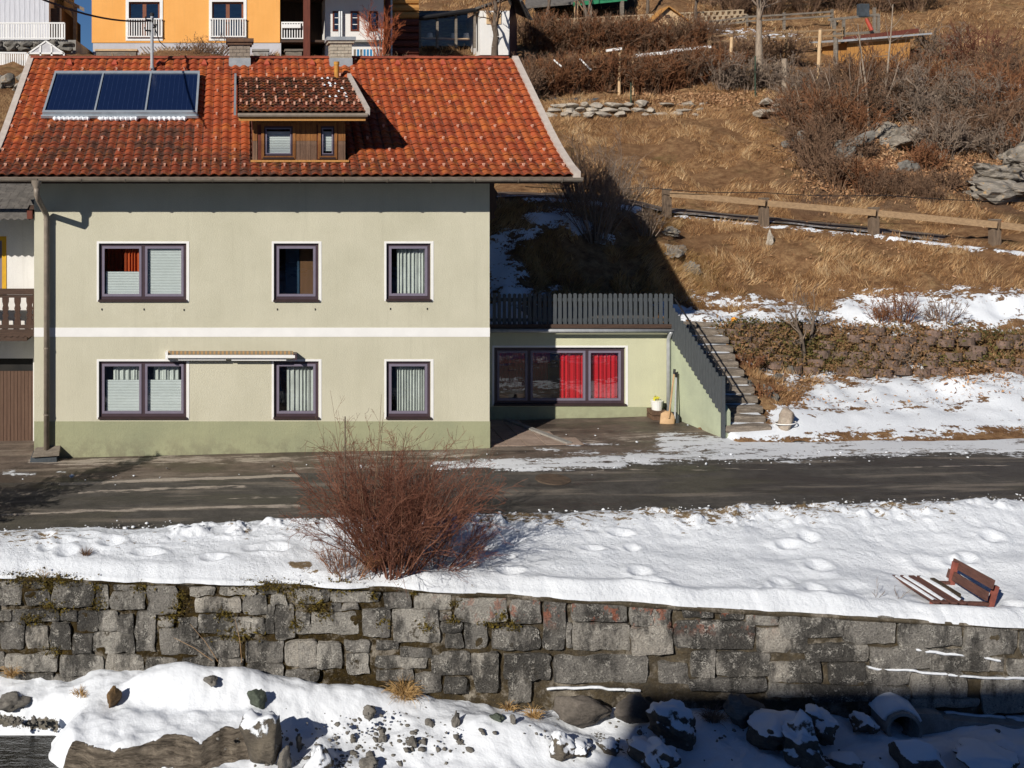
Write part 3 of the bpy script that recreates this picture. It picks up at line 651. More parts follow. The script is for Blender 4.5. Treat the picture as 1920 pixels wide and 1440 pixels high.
def water_mat():
    t = NT('river_water'); n = t.noise(5, 4, .6, stretch=(.6, 1.6, 1)); n2 = t.noise(24, 3, .6)
    b = t.bump(n2, .35, .03, t.bump(n, .6, .08)); return t.fin((.018, .017, .013), .08, b, .6)
wt = MB().quad((-40, 6.0, -2.46), (14, 6.0, -2.46), (14, 15.9, -2.46), (-40, 15.9, -2.46)).build('river_water', water_mat())
tag(wt, 'dark shallow river water at the foot of the boulders', kind='structure')
# ------------------------------------------------------------------ main house
FY = 22.6; SC = F/FY
def fx(px): return (px-CX)/SC
def fz(y): return ZC+(HY-y)/SC
def wall_panel(mb, xs, zs, holes, Y, depth):
    """front skin with openings and their reveals; holes: (x0,x1,z0,z1)"""
    xs = sorted(set(xs+[h[0] for h in holes]+[h[1] for h in holes])); zs = sorted(set(zs+[h[2] for h in holes]+[h[3] for h in holes]))
    for a, b in zip(xs[:-1], xs[1:]):
        for c, d in zip(zs[:-1], zs[1:]):
            mx, mz = (a+b)/2, (c+d)/2
            if any(h[0] < mx < h[1] and h[2] < mz < h[3] for h in holes): continue
            mb.quad((a, Y, c), (b, Y, c), (b, Y, d), (a, Y, d))
    for x0, x1, z0, z1 in holes:
        Y2 = Y+depth
        mb.quad((x0, Y, z0), (x0, Y2, z0), (x0, Y2, z1), (x0, Y, z1)); mb.quad((x1, Y2, z0), (x1, Y, z0), (x1, Y, z1), (x1, Y2, z1))
        mb.quad((x0, Y, z1), (x1, Y, z1), (x1, Y2, z1), (x0, Y2, z1)); mb.quad((x0, Y2, z0), (x1, Y2, z0), (x1, Y, z0), (x0, Y, z0))
def ring(mb, x0, x1, z0, z1, w, y0, y1, wb=None):
    wb = w if wb is None else wb
    mb.box(x0, x1, y0, y1, z1-w, z1); mb.box(x0, x1, y0, y1, z0, z0+wb)
    mb.box(x0, x0+w, y0, y1, z0+wb, z1-w); mb.box(x1-w, x1, y0, y1, z0+wb, z1-w)
def curtain(mb, x0, x1, z0, z1, Y, folds=9, amp=.035, n=None, seed=0, scallop=.0):
    n = n or folds*14; r = random.Random(seed); ph = r.uniform(0, 6); b = len(mb.v)
    for i in range(n+1):
        t = i/n; x = x0+(x1-x0)*t
        w = .7*math.sin(t*folds*2*math.pi+ph+1.3*math.sin(t*7+ph))+.4*math.sin(t*folds*5.1*math.pi+ph*2); y = Y+amp*w
        mb.v.append((x, y, z0)); mb.v.append((x, y*1+0*.5, z1+scallop*math.cos(t*folds*2*math.pi+ph)))
    for i in range(n): mb.f.append((b+2*i, b+2*i+2, b+2*i+3, b+2*i+1))
def pleats(mb, x0, x1, z0, z1, Y, pitch=.034, amp=.0055):
    n = max(2, int((z1-z0)/pitch)*2); b = len(mb.v)
    for i in range(n+1):
        z = z0+(z1-z0)*i/n; y = Y+(amp if i % 2 else -amp)
        mb.v.append((x0, y, z)); mb.v.append((x1, y, z))
    for i in range(n): mb.f.append((b+2*i, b+2*i+1, b+2*i+3, b+2*i+2))
def window(parent, x0, x1, z0, z1, Y, splits=(), fill=(), recess=.05, frame=m_frame, sash=m_sash, gl=m_glass, trim=True, label=None, fw=.055, sw=.052):
    """x0..z1 = frame outline. fill: list of (kind, u0,u1,v0,v1) per whole opening in fractions"""
    f = MB(); yf = Y+recess
    ring(f, x0, x1, z0, z1, fw, yf, yf+.07, .075)
    cuts = [x0+fw]+[x0+(x1-x0)*s for s in splits]+[x1-fw]
    for s in splits:
        xm = x0+(x1-x0)*s; f.box(xm-.035, xm+.035, yf+.002, yf+.068, z0+.075, z1-fw)
    w = f.build('window', frame, parent)
    if label: w['label'] = label
    for i in range(len(cuts)-1):
        a = cuts[i]+(.035 if i else 0); b = cuts[i+1]-(.035 if i < len(cuts)-2 else 0)
        s = MB(); ring(s, a+.004, b-.004, z0+.079, z1-fw-.004, sw, yf-.012, yf+.05); s.build('sash', sash, w)
        pa, pb, pc, pd = a+sw-.008, b-sw+.008, z0+.079+sw-.008, z1-fw-sw-.004+.008; MB().quad((pa, yf+.024, pc), (pb, yf+.024, pc), (pb, yf+.024, pd), (pa, yf+.024, pd)).build('pane', gl, w)
    s = MB(); s.box(x0-.02, x1+.02, Y-.045, yf+.01, z0-.03, z0+.012); s.build('sill', m_sill, w)
    if trim:
        t = MB(); tw = .045; a, b = x0-.008, x1+.008; yt = Y-.008; c = z1+.008
        t.box(a-tw, a, yt, Y+.02, z0-.03, c+tw); t.box(b, b+tw+.015, yt, Y+.02, z0-.03, c+tw); t.box(a, b, yt, Y+.02, c, c+tw)
        t.build('trim', m_white, w)
    W, H = x1-x0, z1-z0
    for k, (kind, u0, u1, v0, v1, *rest) in enumerate(fill):
        q = MB(); a, b, c, d = x0+W*u0, x0+W*u1, z0+H*v0, z0+H*v1
        if kind == 'blind': pleats(q, a, b, c, d, yf+.06); q.build('blind', m_blind, w)
        elif kind == 'board': q.box(a, b, yf+.45, yf+.48, c, d); q.build('cabinet', rest[0], w)
        else:
            mat = {'curtain': m_curtain, 'red': m_red, 'orange': m_orange}[kind]
            curtain(q, a, b, c, d, yf+(rest[1] if len(rest) > 1 else .16), rest[0] if rest else 8, .03, seed=k+int(abs(x0)*10), scallop=.012 if kind != 'red' else .008)
            q.build('curtain', mat, w, smooth=True)
    return w

house = thing('house', (0.5, FY, 0), 'olive-cream rendered two-storey house with red tiled roof and white band', 'house')
HXL, HXR = fx(64), fx(918)
wins = [  # x0,x1,y0,y1
    (186, 349, 457, 563, (.505,), [('orange', .28, .48, .42, .97, 5), ('orange', .03, .5, .42, .97, 9, .5), ('blind', .07, .475, .07, .50), ('blind', .535, .95, .07, .95), ('orange', .52, .97, .3, .99, 9, .4)]),
    (514, 597, 457, 563, (), [('board', .28, .60, .05, .98, M('blue_cabinet', (.05, .10, .16), (.03, .06, .10), 3, .8)), ('board', .62, .99, .05, .95, M('brown_door', (.20, .10, .05), (.15, .08, .04), 2, .8, stretch=(4, 4, .4)))]),
    (725, 807, 457, 562, (), [('curtain', .26, .97, .08, .95, 9)]),
    (186, 349, 678, 783, (.505,), [('curtain', .15, .47, .3, .95, 4), ('curtain', .62, .92, .3, .95, 4), ('blind', .075, .475, .08, .66), ('blind', .545, .95, .08, .66)]),
    (514, 597, 678, 783, (), [('curtain', .30, .96, .06, .95, 7)]),
    (725, 807, 678, 783, (), [('curtain', .25, .97, .06, .95, 12)]),
]
holes = [(fx(a)-.004, fx(b)+.004, fz(d)-.004, fz(c)+.004) for a, b, c, d, _, _ in wins]
wm = MB(); ZT = 6.28
wall_panel(wm, [HXL, HXR], [-.4, ZT], holes, FY, .28)
BYH = 30.6
wm.quad((HXR, FY, -.4), (HXR, BYH, -.4), (HXR, BYH, 6.3), (HXR, 26.5, 8.95), (HXR, FY, ZT)); wm.quad((HXL, BYH, -.4), (HXL, FY, -.4), (HXL, FY, ZT), (HXL, 26.5, 8.95), (HXL, BYH, 6.3))
wm.quad((HXR, BYH, -.4), (HXL, BYH, -.4), (HXL, BYH, 6.3), (HXR, BYH, 6.3))
wall = wm.build('wall', m_plaster, house)
# inner shell so that the rooms read as rooms
rm = MB()
for z0, z1 in ((.3, 2.75), (2.85, 5.5)):
    rm.quad((HXL+.3, FY+3.2, z0), (HXR-.3, FY+3.2, z0), (HXR-.3, FY+3.2, z1), (HXL+.3, FY+3.2, z1))
    rm.quad((HXL+.3, FY+.3, z0), (HXR-.3, FY+.3, z0), (HXR-.3, FY+3.2, z0), (HXL+.3, FY+3.2, z0)); rm.quad((HXL+.3, FY+.3, z1), (HXR-.3, FY+.3, z1), (HXR-.3, FY+3.2, z1), (HXL+.3, FY+3.2, z1))
for a in (fx(64)+.3, fx(430), fx(660), HXR-.3): rm.quad((a, FY+.3, .3), (a, FY+3.2, .3), (a, FY+3.2, 5.5), (a, FY+.3, 5.5))
rm.build('room_shell', m_room, house)
# white band and plinth
bb = MB().box(fx(83), HXR+.004, FY-.006, FY+.02, fz(631.5), fz(614.3)); bb.box(HXL, fx(83), FY-.006, FY+.02, fz(631.5), fz(614.3)); bb.build('band', m_white, house)
pl = MB(); pl.prism([(HXL-.0, -.5), (HXR+.008, -.5), (HXR+.008, fz(790)), (HXL-.0, fz(790))], 'y', FY-.009, FY+.03)
pl.build('plinth', m_plinth, house)
for i, (a, b, c, d, sp, fl) in enumerate(wins): window(house, fx(a), fx(b), fz(d), fz(c), FY, sp, fl)
# small fixing holes below the upper windows
hm = MB()
for px, y in ((191, 580), (270, 580), (345, 581), (520, 580), (591, 580), (732, 579), (801, 579)):
    hm.box(fx(px)-.012, fx(px)+.012, FY-.012, FY+.01, fz(y)-.02, fz(y)+.02)
hm.build('fixing_bolt', m_black, house)['kind'] = 'stuff'

# ---- roof
YE, YR = 21.7, 26.5; ZR = 9.10; XL, XR = -5.36, 7.16
prof = np.array([(21.70, 6.165), (22.0, 6.29), (22.35, 6.455), (22.7, 6.63), (23.05, 6.83), (23.5, 7.105), (26.5, 9.10)])
def rz(Y): return np.interp(Y, prof[:, 0], prof[:, 1])
roof = MB()
pts = [(y, z-.055) for y, z in prof]+[(31.4, 6.0)]
low = [(y, z-.13) for y, z in pts]
o = pts+low[::-1]; roof.prism(o, 'x', XL+.02, XR-.02)
roof = roof.build('roof', m_brownx, house)
NR, NC = 21, 58; dv = (YR-YE)/NR; du = (XR-XL-.10)/NC; U0 = XL+.05
TC = [(.0, (.33, .066, .026)), (.3, (.43, .088, .030)), (.55, (.47, .105, .034)), (.8, (.50, .135, .036)), (1., (.36, .075, .035))]
m_tile = tile_mat('clay_tile', TC, U0, du, YE, dv, (.085, .040, .028), 'main')
pu = np.array([0, .12, .28, .46, .62, .78, .90, 1.0]); pz = np.array([.000, .012, .034, .042, .034, .010, .001, .004])
def tile_mesh(du, ln, lift=.036, th=.020, extra=.025):
    n = len(pu); x = (pu-.5)*du*1.03; v = []
    # origin: lower edge centre, running up +y
    for (yy, dz) in ((-extra, lift), (ln*.5, lift*.5), (ln+.02, 0.)):
        for i in range(n): v.append((x[i], yy, pz[i]*du/.2155+dz))
    for i in range(n): v.append((x[i], -extra, pz[i]*du/.2155+lift))
    for i in range(n): v.append((x[i], -extra+.004, pz[i]*du/.2155+lift-th))
    f = []
    for r in range(2):
        for i in range(n-1): f.append((r*n+i, r*n+i+1, (r+1)*n+i+1, (r+1)*n+i))
    for i in range(n-1): f.append((4*n+i, 4*n+i+1, 3*n+i+1, 3*n+i))
    return np.array(v), f
def roof_covered(cx, y):      # dormer and collectors
    if .30 < cx < 2.32 and 22.36 < y < 25.3: return True
    return False
tiles = []
rr = random.Random(3)
for r in range(NR):
    y0 = YE+r*dv; z0, z1 = rz(y0), rz(y0+dv); ang = math.atan2(z1-z0, dv); ln = math.hypot(dv, z1-z0)
    for c in range(NC):
        cx = U0+(c+.5)*du
        if roof_covered(cx, y0+dv*.5): continue
        tiles.append((r, cx, y0, z0, ang+rr.uniform(-.012, .012), ln, rr.uniform(-.012, .012)))
meshes = {}
restV, restF = [], []; nb = 0
for i, (r, cx, y0, z0, ang, ln, rzz) in enumerate(tiles):
    if r not in meshes:
        v, f = tile_mesh(du, ln); me = np_mesh('tile', v, f, m_tile); sm = [True]*(2*(len(pu)-1))+[False]*(len(pu)-1); me.polygons.foreach_set('use_smooth', sm); meshes[r] = (me, v, f)
    me, v, f = meshes[r]
    if i < 300:
        link('tile', me, roof, (cx, y0, z0-.03), (ang, rr.uniform(-.02, .02), rzz))
    else:
        ca, sa = math.cos(ang), math.sin(ang)
        w = np.stack([v[:, 0]+cx, v[:, 1]*ca-v[:, 2]*sa+y0+v[:, 0]*rzz, v[:, 1]*sa+v[:, 2]*ca+z0-.03], 1)
        restV.append(w); restF += [tuple(k+nb for k in q) for q in f]; nb += len(w)
me = np_mesh('tile_field', np.concatenate(restV)-np.array(ORG[house.name]), restF, m_tile)
n1 = len(pu)-1; me.polygons.foreach_set('use_smooth', ([True]*(2*n1)+[False]*n1)*(len(restF)//(3*n1)))
o = link('tile_field', me, roof, ORG[house.name]); o['kind'] = 'stuff'
# rear slope as one corrugated sheet of tiles (never seen from the front)
# ridge caps
m_ridge = M('ridge_tile', (.36, .085, .045), (.20, .055, .035), 3, .75, .4, 30, .01, fine=.4)
rc = MB(); n = 10
for k in range(2):
    b = len(rc.v)
    for j in range(n+1):
        a = math.pi*j/n; rad = .095-.012*k
        rc.v.append((k*.40, -rad*math.cos(a), rad*.8*math.sin(a)))
for j in range(n): rc.f.append((j, j+1, n+1+j+1, n+1+j))
rcm = np_mesh('ridge_tile', rc.v, rc.f, m_ridge, True)
for k in range(int((XR-XL)/.385)):
    link('ridge_tile', rcm, roof, (XL+k*.385, YR, ZR-.005+rr.uniform(-.006, .006)), (0, rr.uniform(-.01, .01), 0))
# little hooded vent tiles under the ridge
vm = MB(); vm.add([(-.07, -.10, .05), (.07, -.10, .05), (.02, .06, .09), (-.02, .06, .09), (-.09, -.10, .0), (.09, -.10, .0), (0, .09, .02)],
                  [(0, 1, 2, 3), (0, 3, 6, 4), (1, 5, 6, 2), (2, 6, 3), (0, 4, 5, 1)])
vme = np_mesh('vent_tile', vm.v, vm.f, M('vent_tile_red', (.46, .10, .055), (.40, .08, .05), 5, .7))
for px in (131, 215, 297, 383, 500, 585, 745, 830, 915):
    link('vent_tile', vme, roof, ((px-CX)*26.22/F, 26.22, rz(26.22)+.02), (math.radians(33), 0, 0))
# snow guards
gm = MB().add([(-.016, 0, .045), (.016, 0, .045), (.016, .11, .05), (-.016, .11, .05), (-.016, -.01, .045), (.016, -.01, .045), (.022, -.012, .115), (-.022, -.012, .115),
               (-.022, .004, .115), (.022, .004, .115)], [(0, 1, 2, 3), (4, 5, 6, 7), (0, 8, 9, 1), (7, 6, 9, 8)])
gme = np_mesh('snow_guard', gm.v, gm.f, M('snow_guard_pale', (.80, .47, .35), (.66, .36, .26), 30, .6))
for r in range(NR-2):
    if r in (1, 2): st, off = 2, (r % 2)
    elif r >= 4 and r % 2 == 0: st, off = 4, (2 if (r//2) % 2 else 0)
    else: continue
    for c in range(off, NC, st):
        cx = U0+(c+.5)*du; y0 = YE+(r+.42)*dv
        if .1 < cx < 2.75 and 22.2 < y0 < 25.7: continue
        if -4.75 < cx < -.8 and 23.75 < y0 < 25.9: continue
        link('snow_guard', gme, roof, (cx-.02, y0, rz(y0)), (math.radians(30), 0, 0))
# verge sheets on both gable ends, fascia
for sx, nmx in ((XL, -1), (XR, 1)):
    vb = MB(); yy = list(np.linspace(YE-.05, YR, 14))
    for a, b in zip(yy[:-1], yy[1:]):
        za, zb = float(rz(a)), float(rz(b)); x0, x1 = sx-.075, sx+.075
        vb.add([(x0, a, za-.16), (x1, a, za-.16), (x1, a, za+.065), (x0, a, za+.065), (x0, b, zb-.16), (x1, b, zb-.16), (x1, b, zb+.065), (x0, b, zb+.065)],
               [(3, 2, 6, 7), (0, 3, 7, 4), (1, 5, 6, 2), (0, 4, 5, 1), (0, 1, 2, 3)])
    vb.add([(sx-.07, YR, ZR-.1), (sx+.07, YR, ZR-.1), (sx+.07, YR, ZR+.06), (sx-.07, YR, ZR+.06), (sx-.07, 31.4, 5.95), (sx+.07, 31.4, 5.95), (sx+.07, 31.4, 6.1), (sx-.07, 31.4, 6.1)],
           [(3, 2, 6, 7), (0, 3, 7, 4), (1, 5, 6, 2), (0, 4, 5, 1), (4, 5, 6, 7)])
    vb.build('verge_board', m_verge, roof)
MB().box(XL+.05, XR-.05, YE+.03, YE+.06, 5.97, 6.13).build('fascia', m_brownx, roof)
sf = MB().quad((XL+.06, YE+.06, 5.99), (XR-.06, YE+.06, 5.99), (XR-.06, FY, 6.02), (XL+.06, FY, 6.02)); sf.build('soffit', m_brownx, roof)
# gutter: open half round with bead, brackets
gt = MB(); gx0, gx1 = -6.3, XR+.10; gy, gz, gr = YE-.06, 6.085, .075; n = 10
for x in (gx0, gx1):
    for rad in (gr, gr-.006):
        for j in range(n+1):
            a = math.pi+math.pi*j/n; gt.v.append((x, gy+rad*math.cos(a), gz+rad*math.sin(a)))
m1 = n+1
for j in range(n):
    gt.f += [(j, j+1, 2*m1+j+1, 2*m1+j), (m1+j+1, m1+j, 3*m1+j, 3*m1+j+1), (j, m1+j, m1+j+1, j+1), (2*m1+j, 2*m1+j+1, 3*m1+j+1, 3*m1+j)]
gt.tube([(gx0, gy-gr, gz+.004), (gx1, gy-gr, gz+.004)], .013, 8)
gut = gt.build('gutter', m_gutter, house)
for px in [i for i in range(-40, 1075, 82)]:
    x = (px+28-CX)*21.6/F; bk = MB()
    for j in range(7):
        a0, a1 = math.pi+math.pi*j/7, math.pi+math.pi*(j+1)/7; R = gr+.004
        bk.beam((x, gy+R*math.cos(a0), gz+R*math.sin(a0)), (x, gy+R*math.cos(a1), gz+R*math.sin(a1)), .03, .006, up=(1, 0, 0))
    bk.build('bracket', m_galv if False else m_gutter, gut)
# downpipe with hopper, swan neck and shoe
dp = MB(); xf = (68-CX)*21.6/F; xd = fx(89)
dp.tube([(xf, gy, 6.04), (xf, gy, 5.98), (xf, gy, 5.90), (xf, gy, 5.86)], [.115, .11, .068, .06], 12, caps=False)
dp.tube([(xf, gy, 5.9), (xf, gy, 5.74), (xf+.02, gy+.06, 5.64), (xd-.03, FY-.2, 5.36), (xd, FY-.12, 5.26), (xd, FY-.11, 5.15), (xd, FY-.11, .0)], .062, 12)
dpo = dp.build('downpipe', m_gutter, house, smooth=True)
for y in (411, 651, 775):
    MB().tube([(xd, FY-.11, fz(y)-.015), (xd, FY-.11, fz(y)+.015)], .07, 12).box(xd-.012, xd+.012, FY-.1, FY, fz(y)-.012, fz(y)+.012).build('clamp', m_gutter, dpo)
MB().tube([(xd, FY-.11, -.13), (xd, FY-.11, fz(841))], .068, 12).build('shoe', m_galv, dpo)

# ---- dormer
dorm = thing('x', (0, 0, 0), None, None); bpy.data.objects.remove(dorm)
DX0, DX1, DY = .305, 2.335, 22.36
def dz(y): return ZC+(HY-y)*DY/F
def dxp(px): return (px-CX)*DY/F
dw = MB(); dwin = [(495, 549, 237, 296), (601, 627, 237, 296)]
hl = [(dxp(a), dxp(b), dz(d), dz(c)) for a, b, c, d in dwin]
wall_panel(dw, [DX0, DX1], [6.40, 7.66], hl, DY, .2)
dw.quad((DX0, DY, 6.4), (DX0, DY, 7.62), (DX0, 25.2, 8.45), (DX0, 25.2, 8.1), (DX0, 23.2, 6.85)); dw.quad((DX1, DY, 6.4), (DX1, 23.2, 6.85), (DX1, 25.2, 8.1), (DX1, 25.2, 8.45), (DX1, DY, 7.62))
dorm = dw.build('dormer', m_redwood, house)
# vertical boards, each one its own piece; greyed skirt below
rb_ = random.Random(8)
def brd(x0, x1, z0, z1, mat, pr=.018): MB().box(x0, x1, DY-pr, DY-.001, z0, z1).build('board', mat, dorm)
x = DX0
while x < DX1-.02:
    w = min(rb_.uniform(.10, .135), DX1-x); a, b = x+.003, x+w-.003; x += w
    cut = [h for h in hl if a < h[1]+.03 and b > h[0]-.03]
    mid = dz(264)
    if not cut:
        brd(a, b, mid, 7.55, m_dormer, .016+rb_.uniform(0, .006)); brd(a, b, 6.47, mid-.004, m_dormerlow, .016+rb_.uniform(0, .004))
    else: brd(a, b, hl[0][3]+.035, 7.55, m_dormer)
for (x0, x1, z0, z1) in hl:
    cs = MB(); ring(cs, x0-.06, x1+.06, z0-.02, z1+.075, .062, DY-.035, DY-.002); cs.build('casing', m_dormer, dorm)
window(dorm, *hl[0], DY, (), [('blind', .07, .95, .10, .84)], recess=.0, trim=False, fw=.03, sw=.026)
window(dorm, *hl[1], DY, (), [('blind', .1, .92, .22, .84)], recess=.0, trim=False, fw=.03, sw=.024)
MB().box(DX0-.04, DX1+.06, DY-.16, DY-.02, 6.425, 6.47).build('skirt_board', m_larch, dorm)
MB().quad((DX0+.01, DY-.13, 6.45), (DX1+.01, DY-.13, 6.45), (DX1+.01, DY-.13, dz(264)), (DX0+.01, DY-.13, dz(264))).build('windbreak_pane', m_plexi, dorm)
# dormer roof
EY, EZ, TY, TZ = 21.93, 7.50, 25.62, 8.545; RX0, RX1 = -.045, 2.745
dr = MB(); sl = (TZ-EZ)/(TY-EY)
dr.prism([(EY+.02, EZ-.09), (TY, TZ-.09), (TY, TZ-.02), (EY+.02, EZ-.02)], 'x', RX0+.02, RX1-.02); dro = dr.build('dormer_roof', m_brownx, house)
NR2, NC2 = 13, 21; dv2 = (TY-EY)/NR2; du2 = (RX1-RX0-.06)/NC2; U2 = RX0+.03
TC2 = [(.0, (.26, .062, .032)), (.5, (.36, .085, .038)), (1., (.42, .12, .04))]
m_tile2 = tile_mat('mossy_dormer_tile', TC2, U2, du2, EY, dv2, (.05, .034, .022), 'dormer')
ang2 = math.atan(sl); v2, f2 = tile_mesh(du2, dv2/math.cos(ang2), .040); tm2 = np_mesh('tile', v2, f2, m_tile2); tm2.polygons.foreach_set('use_smooth', [True]*(2*n1)+[False]*n1)
for r in range(NR2):
    for c in range(NC2):
        y0 = EY+r*dv2; link('tile', tm2, dro, (U2+(c+.5)*du2, y0, EZ+(y0-EY)*sl-.01), (ang2+rr.uniform(-.015, .015), rr.uniform(-.03, .03), rr.uniform(-.015, .015)))
for r in range(1, NR2):
    st = 2 if r < 3 else 6
    for c in range((r*3) % st if r < 3 else (r*4+r//2) % 7, NC2, st if r < 3 else 7):
        y0 = EY+(r+.4)*dv2; link('snow_guard', gme, dro, (U2+(c+.5)*du2, y0, EZ+(y0-EY)*sl+.02), (ang2, 0, 0))
# leftover snow flakes lying in the troughs
sm_ = MB(); rs = random.Random(5)
for i in range(15):
    c = rs.choice([16, 17, 17, 18, 19, 19]); r = rs.uniform(8.2, 11.6) if i > 5 else rs.uniform(4, 8); xx = U2+(c+.0)*du2+rs.uniform(-.02, .02); y0 = EY+int(r)*dv2+rs.uniform(.12, .2); z0 = EZ+(y0-EY)*sl+.035
    w = rs.uniform(.02, .035); sm_.add([(xx-w, y0-.05, z0+.0), (xx+w, y0-.05, z0), (xx+w*.8, y0+.07, z0+.03), (xx-w*.8, y0+.07, z0+.03), (xx, y0, z0+.05)], [(0, 1, 4), (1, 2, 4), (2, 3, 4), (3, 0, 4)])
sm_.build('snow_flecks', m_snow, dro)['kind'] = 'stuff'
for sx, w in ((RX0-.03, .05), (RX1+.02, .09)):
    MB().beam((sx, EY-.04, EZ+.0), (sx, TY+.02, TZ+.02), w, .15).build('verge_board', m_verge if sx > 1 else m_zinc, dro)
MB().box(RX0+.05, RX1-.02, EY+.02, EY+.06, EZ-.19, EZ-.045).build('fascia', m_larch, dro)
dgt = MB().tube([(RX0+.03, EY-.02, EZ-.07), (RX1+.02, EY-.02, EZ-.07)], .045, 8); dgt.build('gutter', m_gutter, dro)
for px in (483, 560, 640): MB().beam((dxp(px), EY+.05, EZ-.16), (dxp(px), DY, EZ-.04), .07, .10).build('rafter_end', m_brownx, dro)

# ---- chimneys and vent
def chimney(x0, x1, ytop, ybase, Y0, bmat, capmat, capy, label):
    ch = MB(); D = .52; zb = ZC+(HY-ybase)*Y0/F; zt = ZC+(HY-ytop)*Y0/F; a, b = (x0-CX)*Y0/F, (x1-CX)*Y0/F
    ch.box(a+.012, b-.012, Y0+.012, Y0+D-.012, zb-.2, zt); c = ch.build('chimney', m_conc, house); c['label'] = label
    n = max(3, int(round((zt-zb)/.085))); h = (zt-zb)/n; r = random.Random(int(x0))
    for i in range(n):
        z = zb+i*h; m = 3; w = (b-a)/m; off = (i % 2)*w/2
        for k in range(m+1):
            p, q = max(a, a+k*w-off), min(b, a+(k+1)*w-off)
            if q-p > .04: MB().box(p+.004, q-.004, Y0-r.uniform(.0, .006), Y0+.1, z+.005, z+h-.005).build('brick', bmat, c)
        for k in range(3):
            p = Y0+.1+k*.14; MB().box(a-.001, a+.05, p+.004, p+.136, z+.005, z+h-.005).build('brick', bmat, c); MB().box(b-.05, b+.001, p+.004, p+.136, z+.005, z+h-.005).build('brick', bmat, c)
    MB().box(a-.012, b+.012, Y0-.014, Y0+D+.01, zb-.25, zb+.14).build('flashing', m_zinc, c)
    cw = .09; MB().box(a-cw, b+cw, Y0-cw, Y0+D+cw, zt, zt+.09).build('cap', capmat, c)
    MB().box(a-.05, b+.05, Y0-.05, Y0+D+.05, zt-.07, zt-.001).build('collar', capmat if capmat is m_chimcap else bmat, c)
chimney(430, 469, 79, 119, 26.15, m_brick, m_chimcap, 70, 'weathered brick chimney with rusty cap')
chimney(619, 660, 76, 119, 26.15, m_brickpale, m_zinc, 66, 'pale brick chimney with grey sheet cap')
vp = MB(); vx = (630-CX)*25.7/F; vp.tube([(vx, 25.55, float(rz(25.6))-.1), (vx, 25.55, float(rz(25.6))+.36)], .058, 12); vp.tube([(vx, 25.55, float(rz(25.6))+.34), (vx, 25.55, float(rz(25.6))+.42)], .07, 12)
vp.build('vent_pipe', M('vent_pipe_ochre', (.50, .26, .05), (.40, .17, .04), 9, .7), house)

# ---- side balcony of the house (gable end)
bl = thing('balcony', (6.1, 27, 4.9), 'brown wooden gable balcony under the right roof overhang', 'balcony')
MB().box(HXR, 6.62, 26.9, 29.5, 4.92, 5.03).build('floor', m_brownx, bl)
for k in range(6):
    x = HXR+.03+k*.165; MB().box(x, x+.135, 26.88, 26.91, 5.03, 5.86-.02*k).build('board', M('balcony_board', (.17, .062, .03), (.11, .04, .02), 6, .75, stretch=(6, 6, .6)) if k == 0 else bpy.data.materials['balcony_board'], bl)
MB().box(HXR, 6.66, 26.85, 26.95, 5.86, 5.93).build('handrail', m_brownx, bl)
cv = [(6.62, 4.9), (6.74, 4.95), (6.70, 5.1), (6.79, 5.25), (6.74, 5.45), (6.80, 5.6), (6.70, 5.75), (6.72, 5.95), (6.55, 5.95), (6.55, 4.9)]
MB().prism(cv, 'y', 26.84, 29.5).build('side_panel', m_brown, bl)

# ---- solar collectors on the roof
sol = thing('solar_collector', (-2.8, 24.8, 7.9), 'three-panel dark blue solar collector on the left roof slope', 'solar collector')
sa = math.atan2(9.10-7.105, 3.0); ux = Vector((1, 0, 0)); uy = Vector((0, math.cos(sa), math.sin(sa))); un = Vector((0, -math.sin(sa), math.cos(sa)))
so = Vector((-4.58, 24.0, float(rz(24.0))))+un*.05; SL = (25.67-24.0)/math.cos(sa); SW = 3.62
def sbox(mb, a0, a1, b0, b1, c0, c1):
    vs = [so+ux*a+uy*b+un*c for c in (c0, c1) for b in (b0, b1) for a in (a0, a1)]
    mb.add(vs, [(0, 1, 3, 2), (4, 5, 7, 6), (0, 1, 5, 4), (2, 3, 7, 6), (0, 2, 6, 4), (1, 3, 7, 5)])
fr = MB(); sbox(fr, 0, SW, 0, .09, 0, .13); sbox(fr, 0, SW, SL-.11, SL, 0, .13); sbox(fr, 0, .05, .09, SL-.11, 0, .13); sbox(fr, SW-.05, SW, .09, SL-.11, 0, .13); sbox(fr, -.03, SW+.03, -.06, .0, 0, .06)
fr.build('frame', m_solarframe, sol)
def solar_mat():
    t = NT('collector_glass'); x, y, z = t.xyz(); u = t.math('FRACT', t.math('MULTIPLY', x, 8.6)); ln = t.rng(t.math('ABSOLUTE', t.math('SUBTRACT', u, .5)), .0, .05, 1., 0.)
    col = t.mix(t.math('MULTIPLY', ln, t.rng(t.noise(5, 4, .6), .3, .7, .1, .6)), (.007, .016, .055), (.06, .09, .17)); return t.fin(col, .18, None, .5)
m_solar = solar_mat(); pw = (SW-.1-.08)/3
for k in range(3):
    a = .05+k*(pw+.04); p = MB(); sbox(p, a+.003, a+pw-.003, .093, SL-.113, .02, .10); p.build('panel', m_solar, sol)
    if k < 2: q = MB(); sbox(q, a+pw, a+pw+.04, .09, SL-.11, 0, .125); q.build('divider', m_solarframe, sol)
ss = MB(); r5 = random.Random(2)
for a0, a1 in ((.25, 1.12), (1.30, 2.25), (2.45, 3.38)):
    pts_ = [so+ux*(a0+(a1-a0)*i/24)+uy*(-.09+.02*math.sin(i*2.1))+un*.01 for i in range(25)]
    ss.tube(pts_, [.012 if i in (0, 24) else .032+.016*abs(math.sin(i*1.1+a0))+.008*r5.random() for i in range(25)], 8)
sno = ss.build('snow_line', m_snow); tag(sno, 'thin line of snow below the solar collector on the roof', kind='stuff')

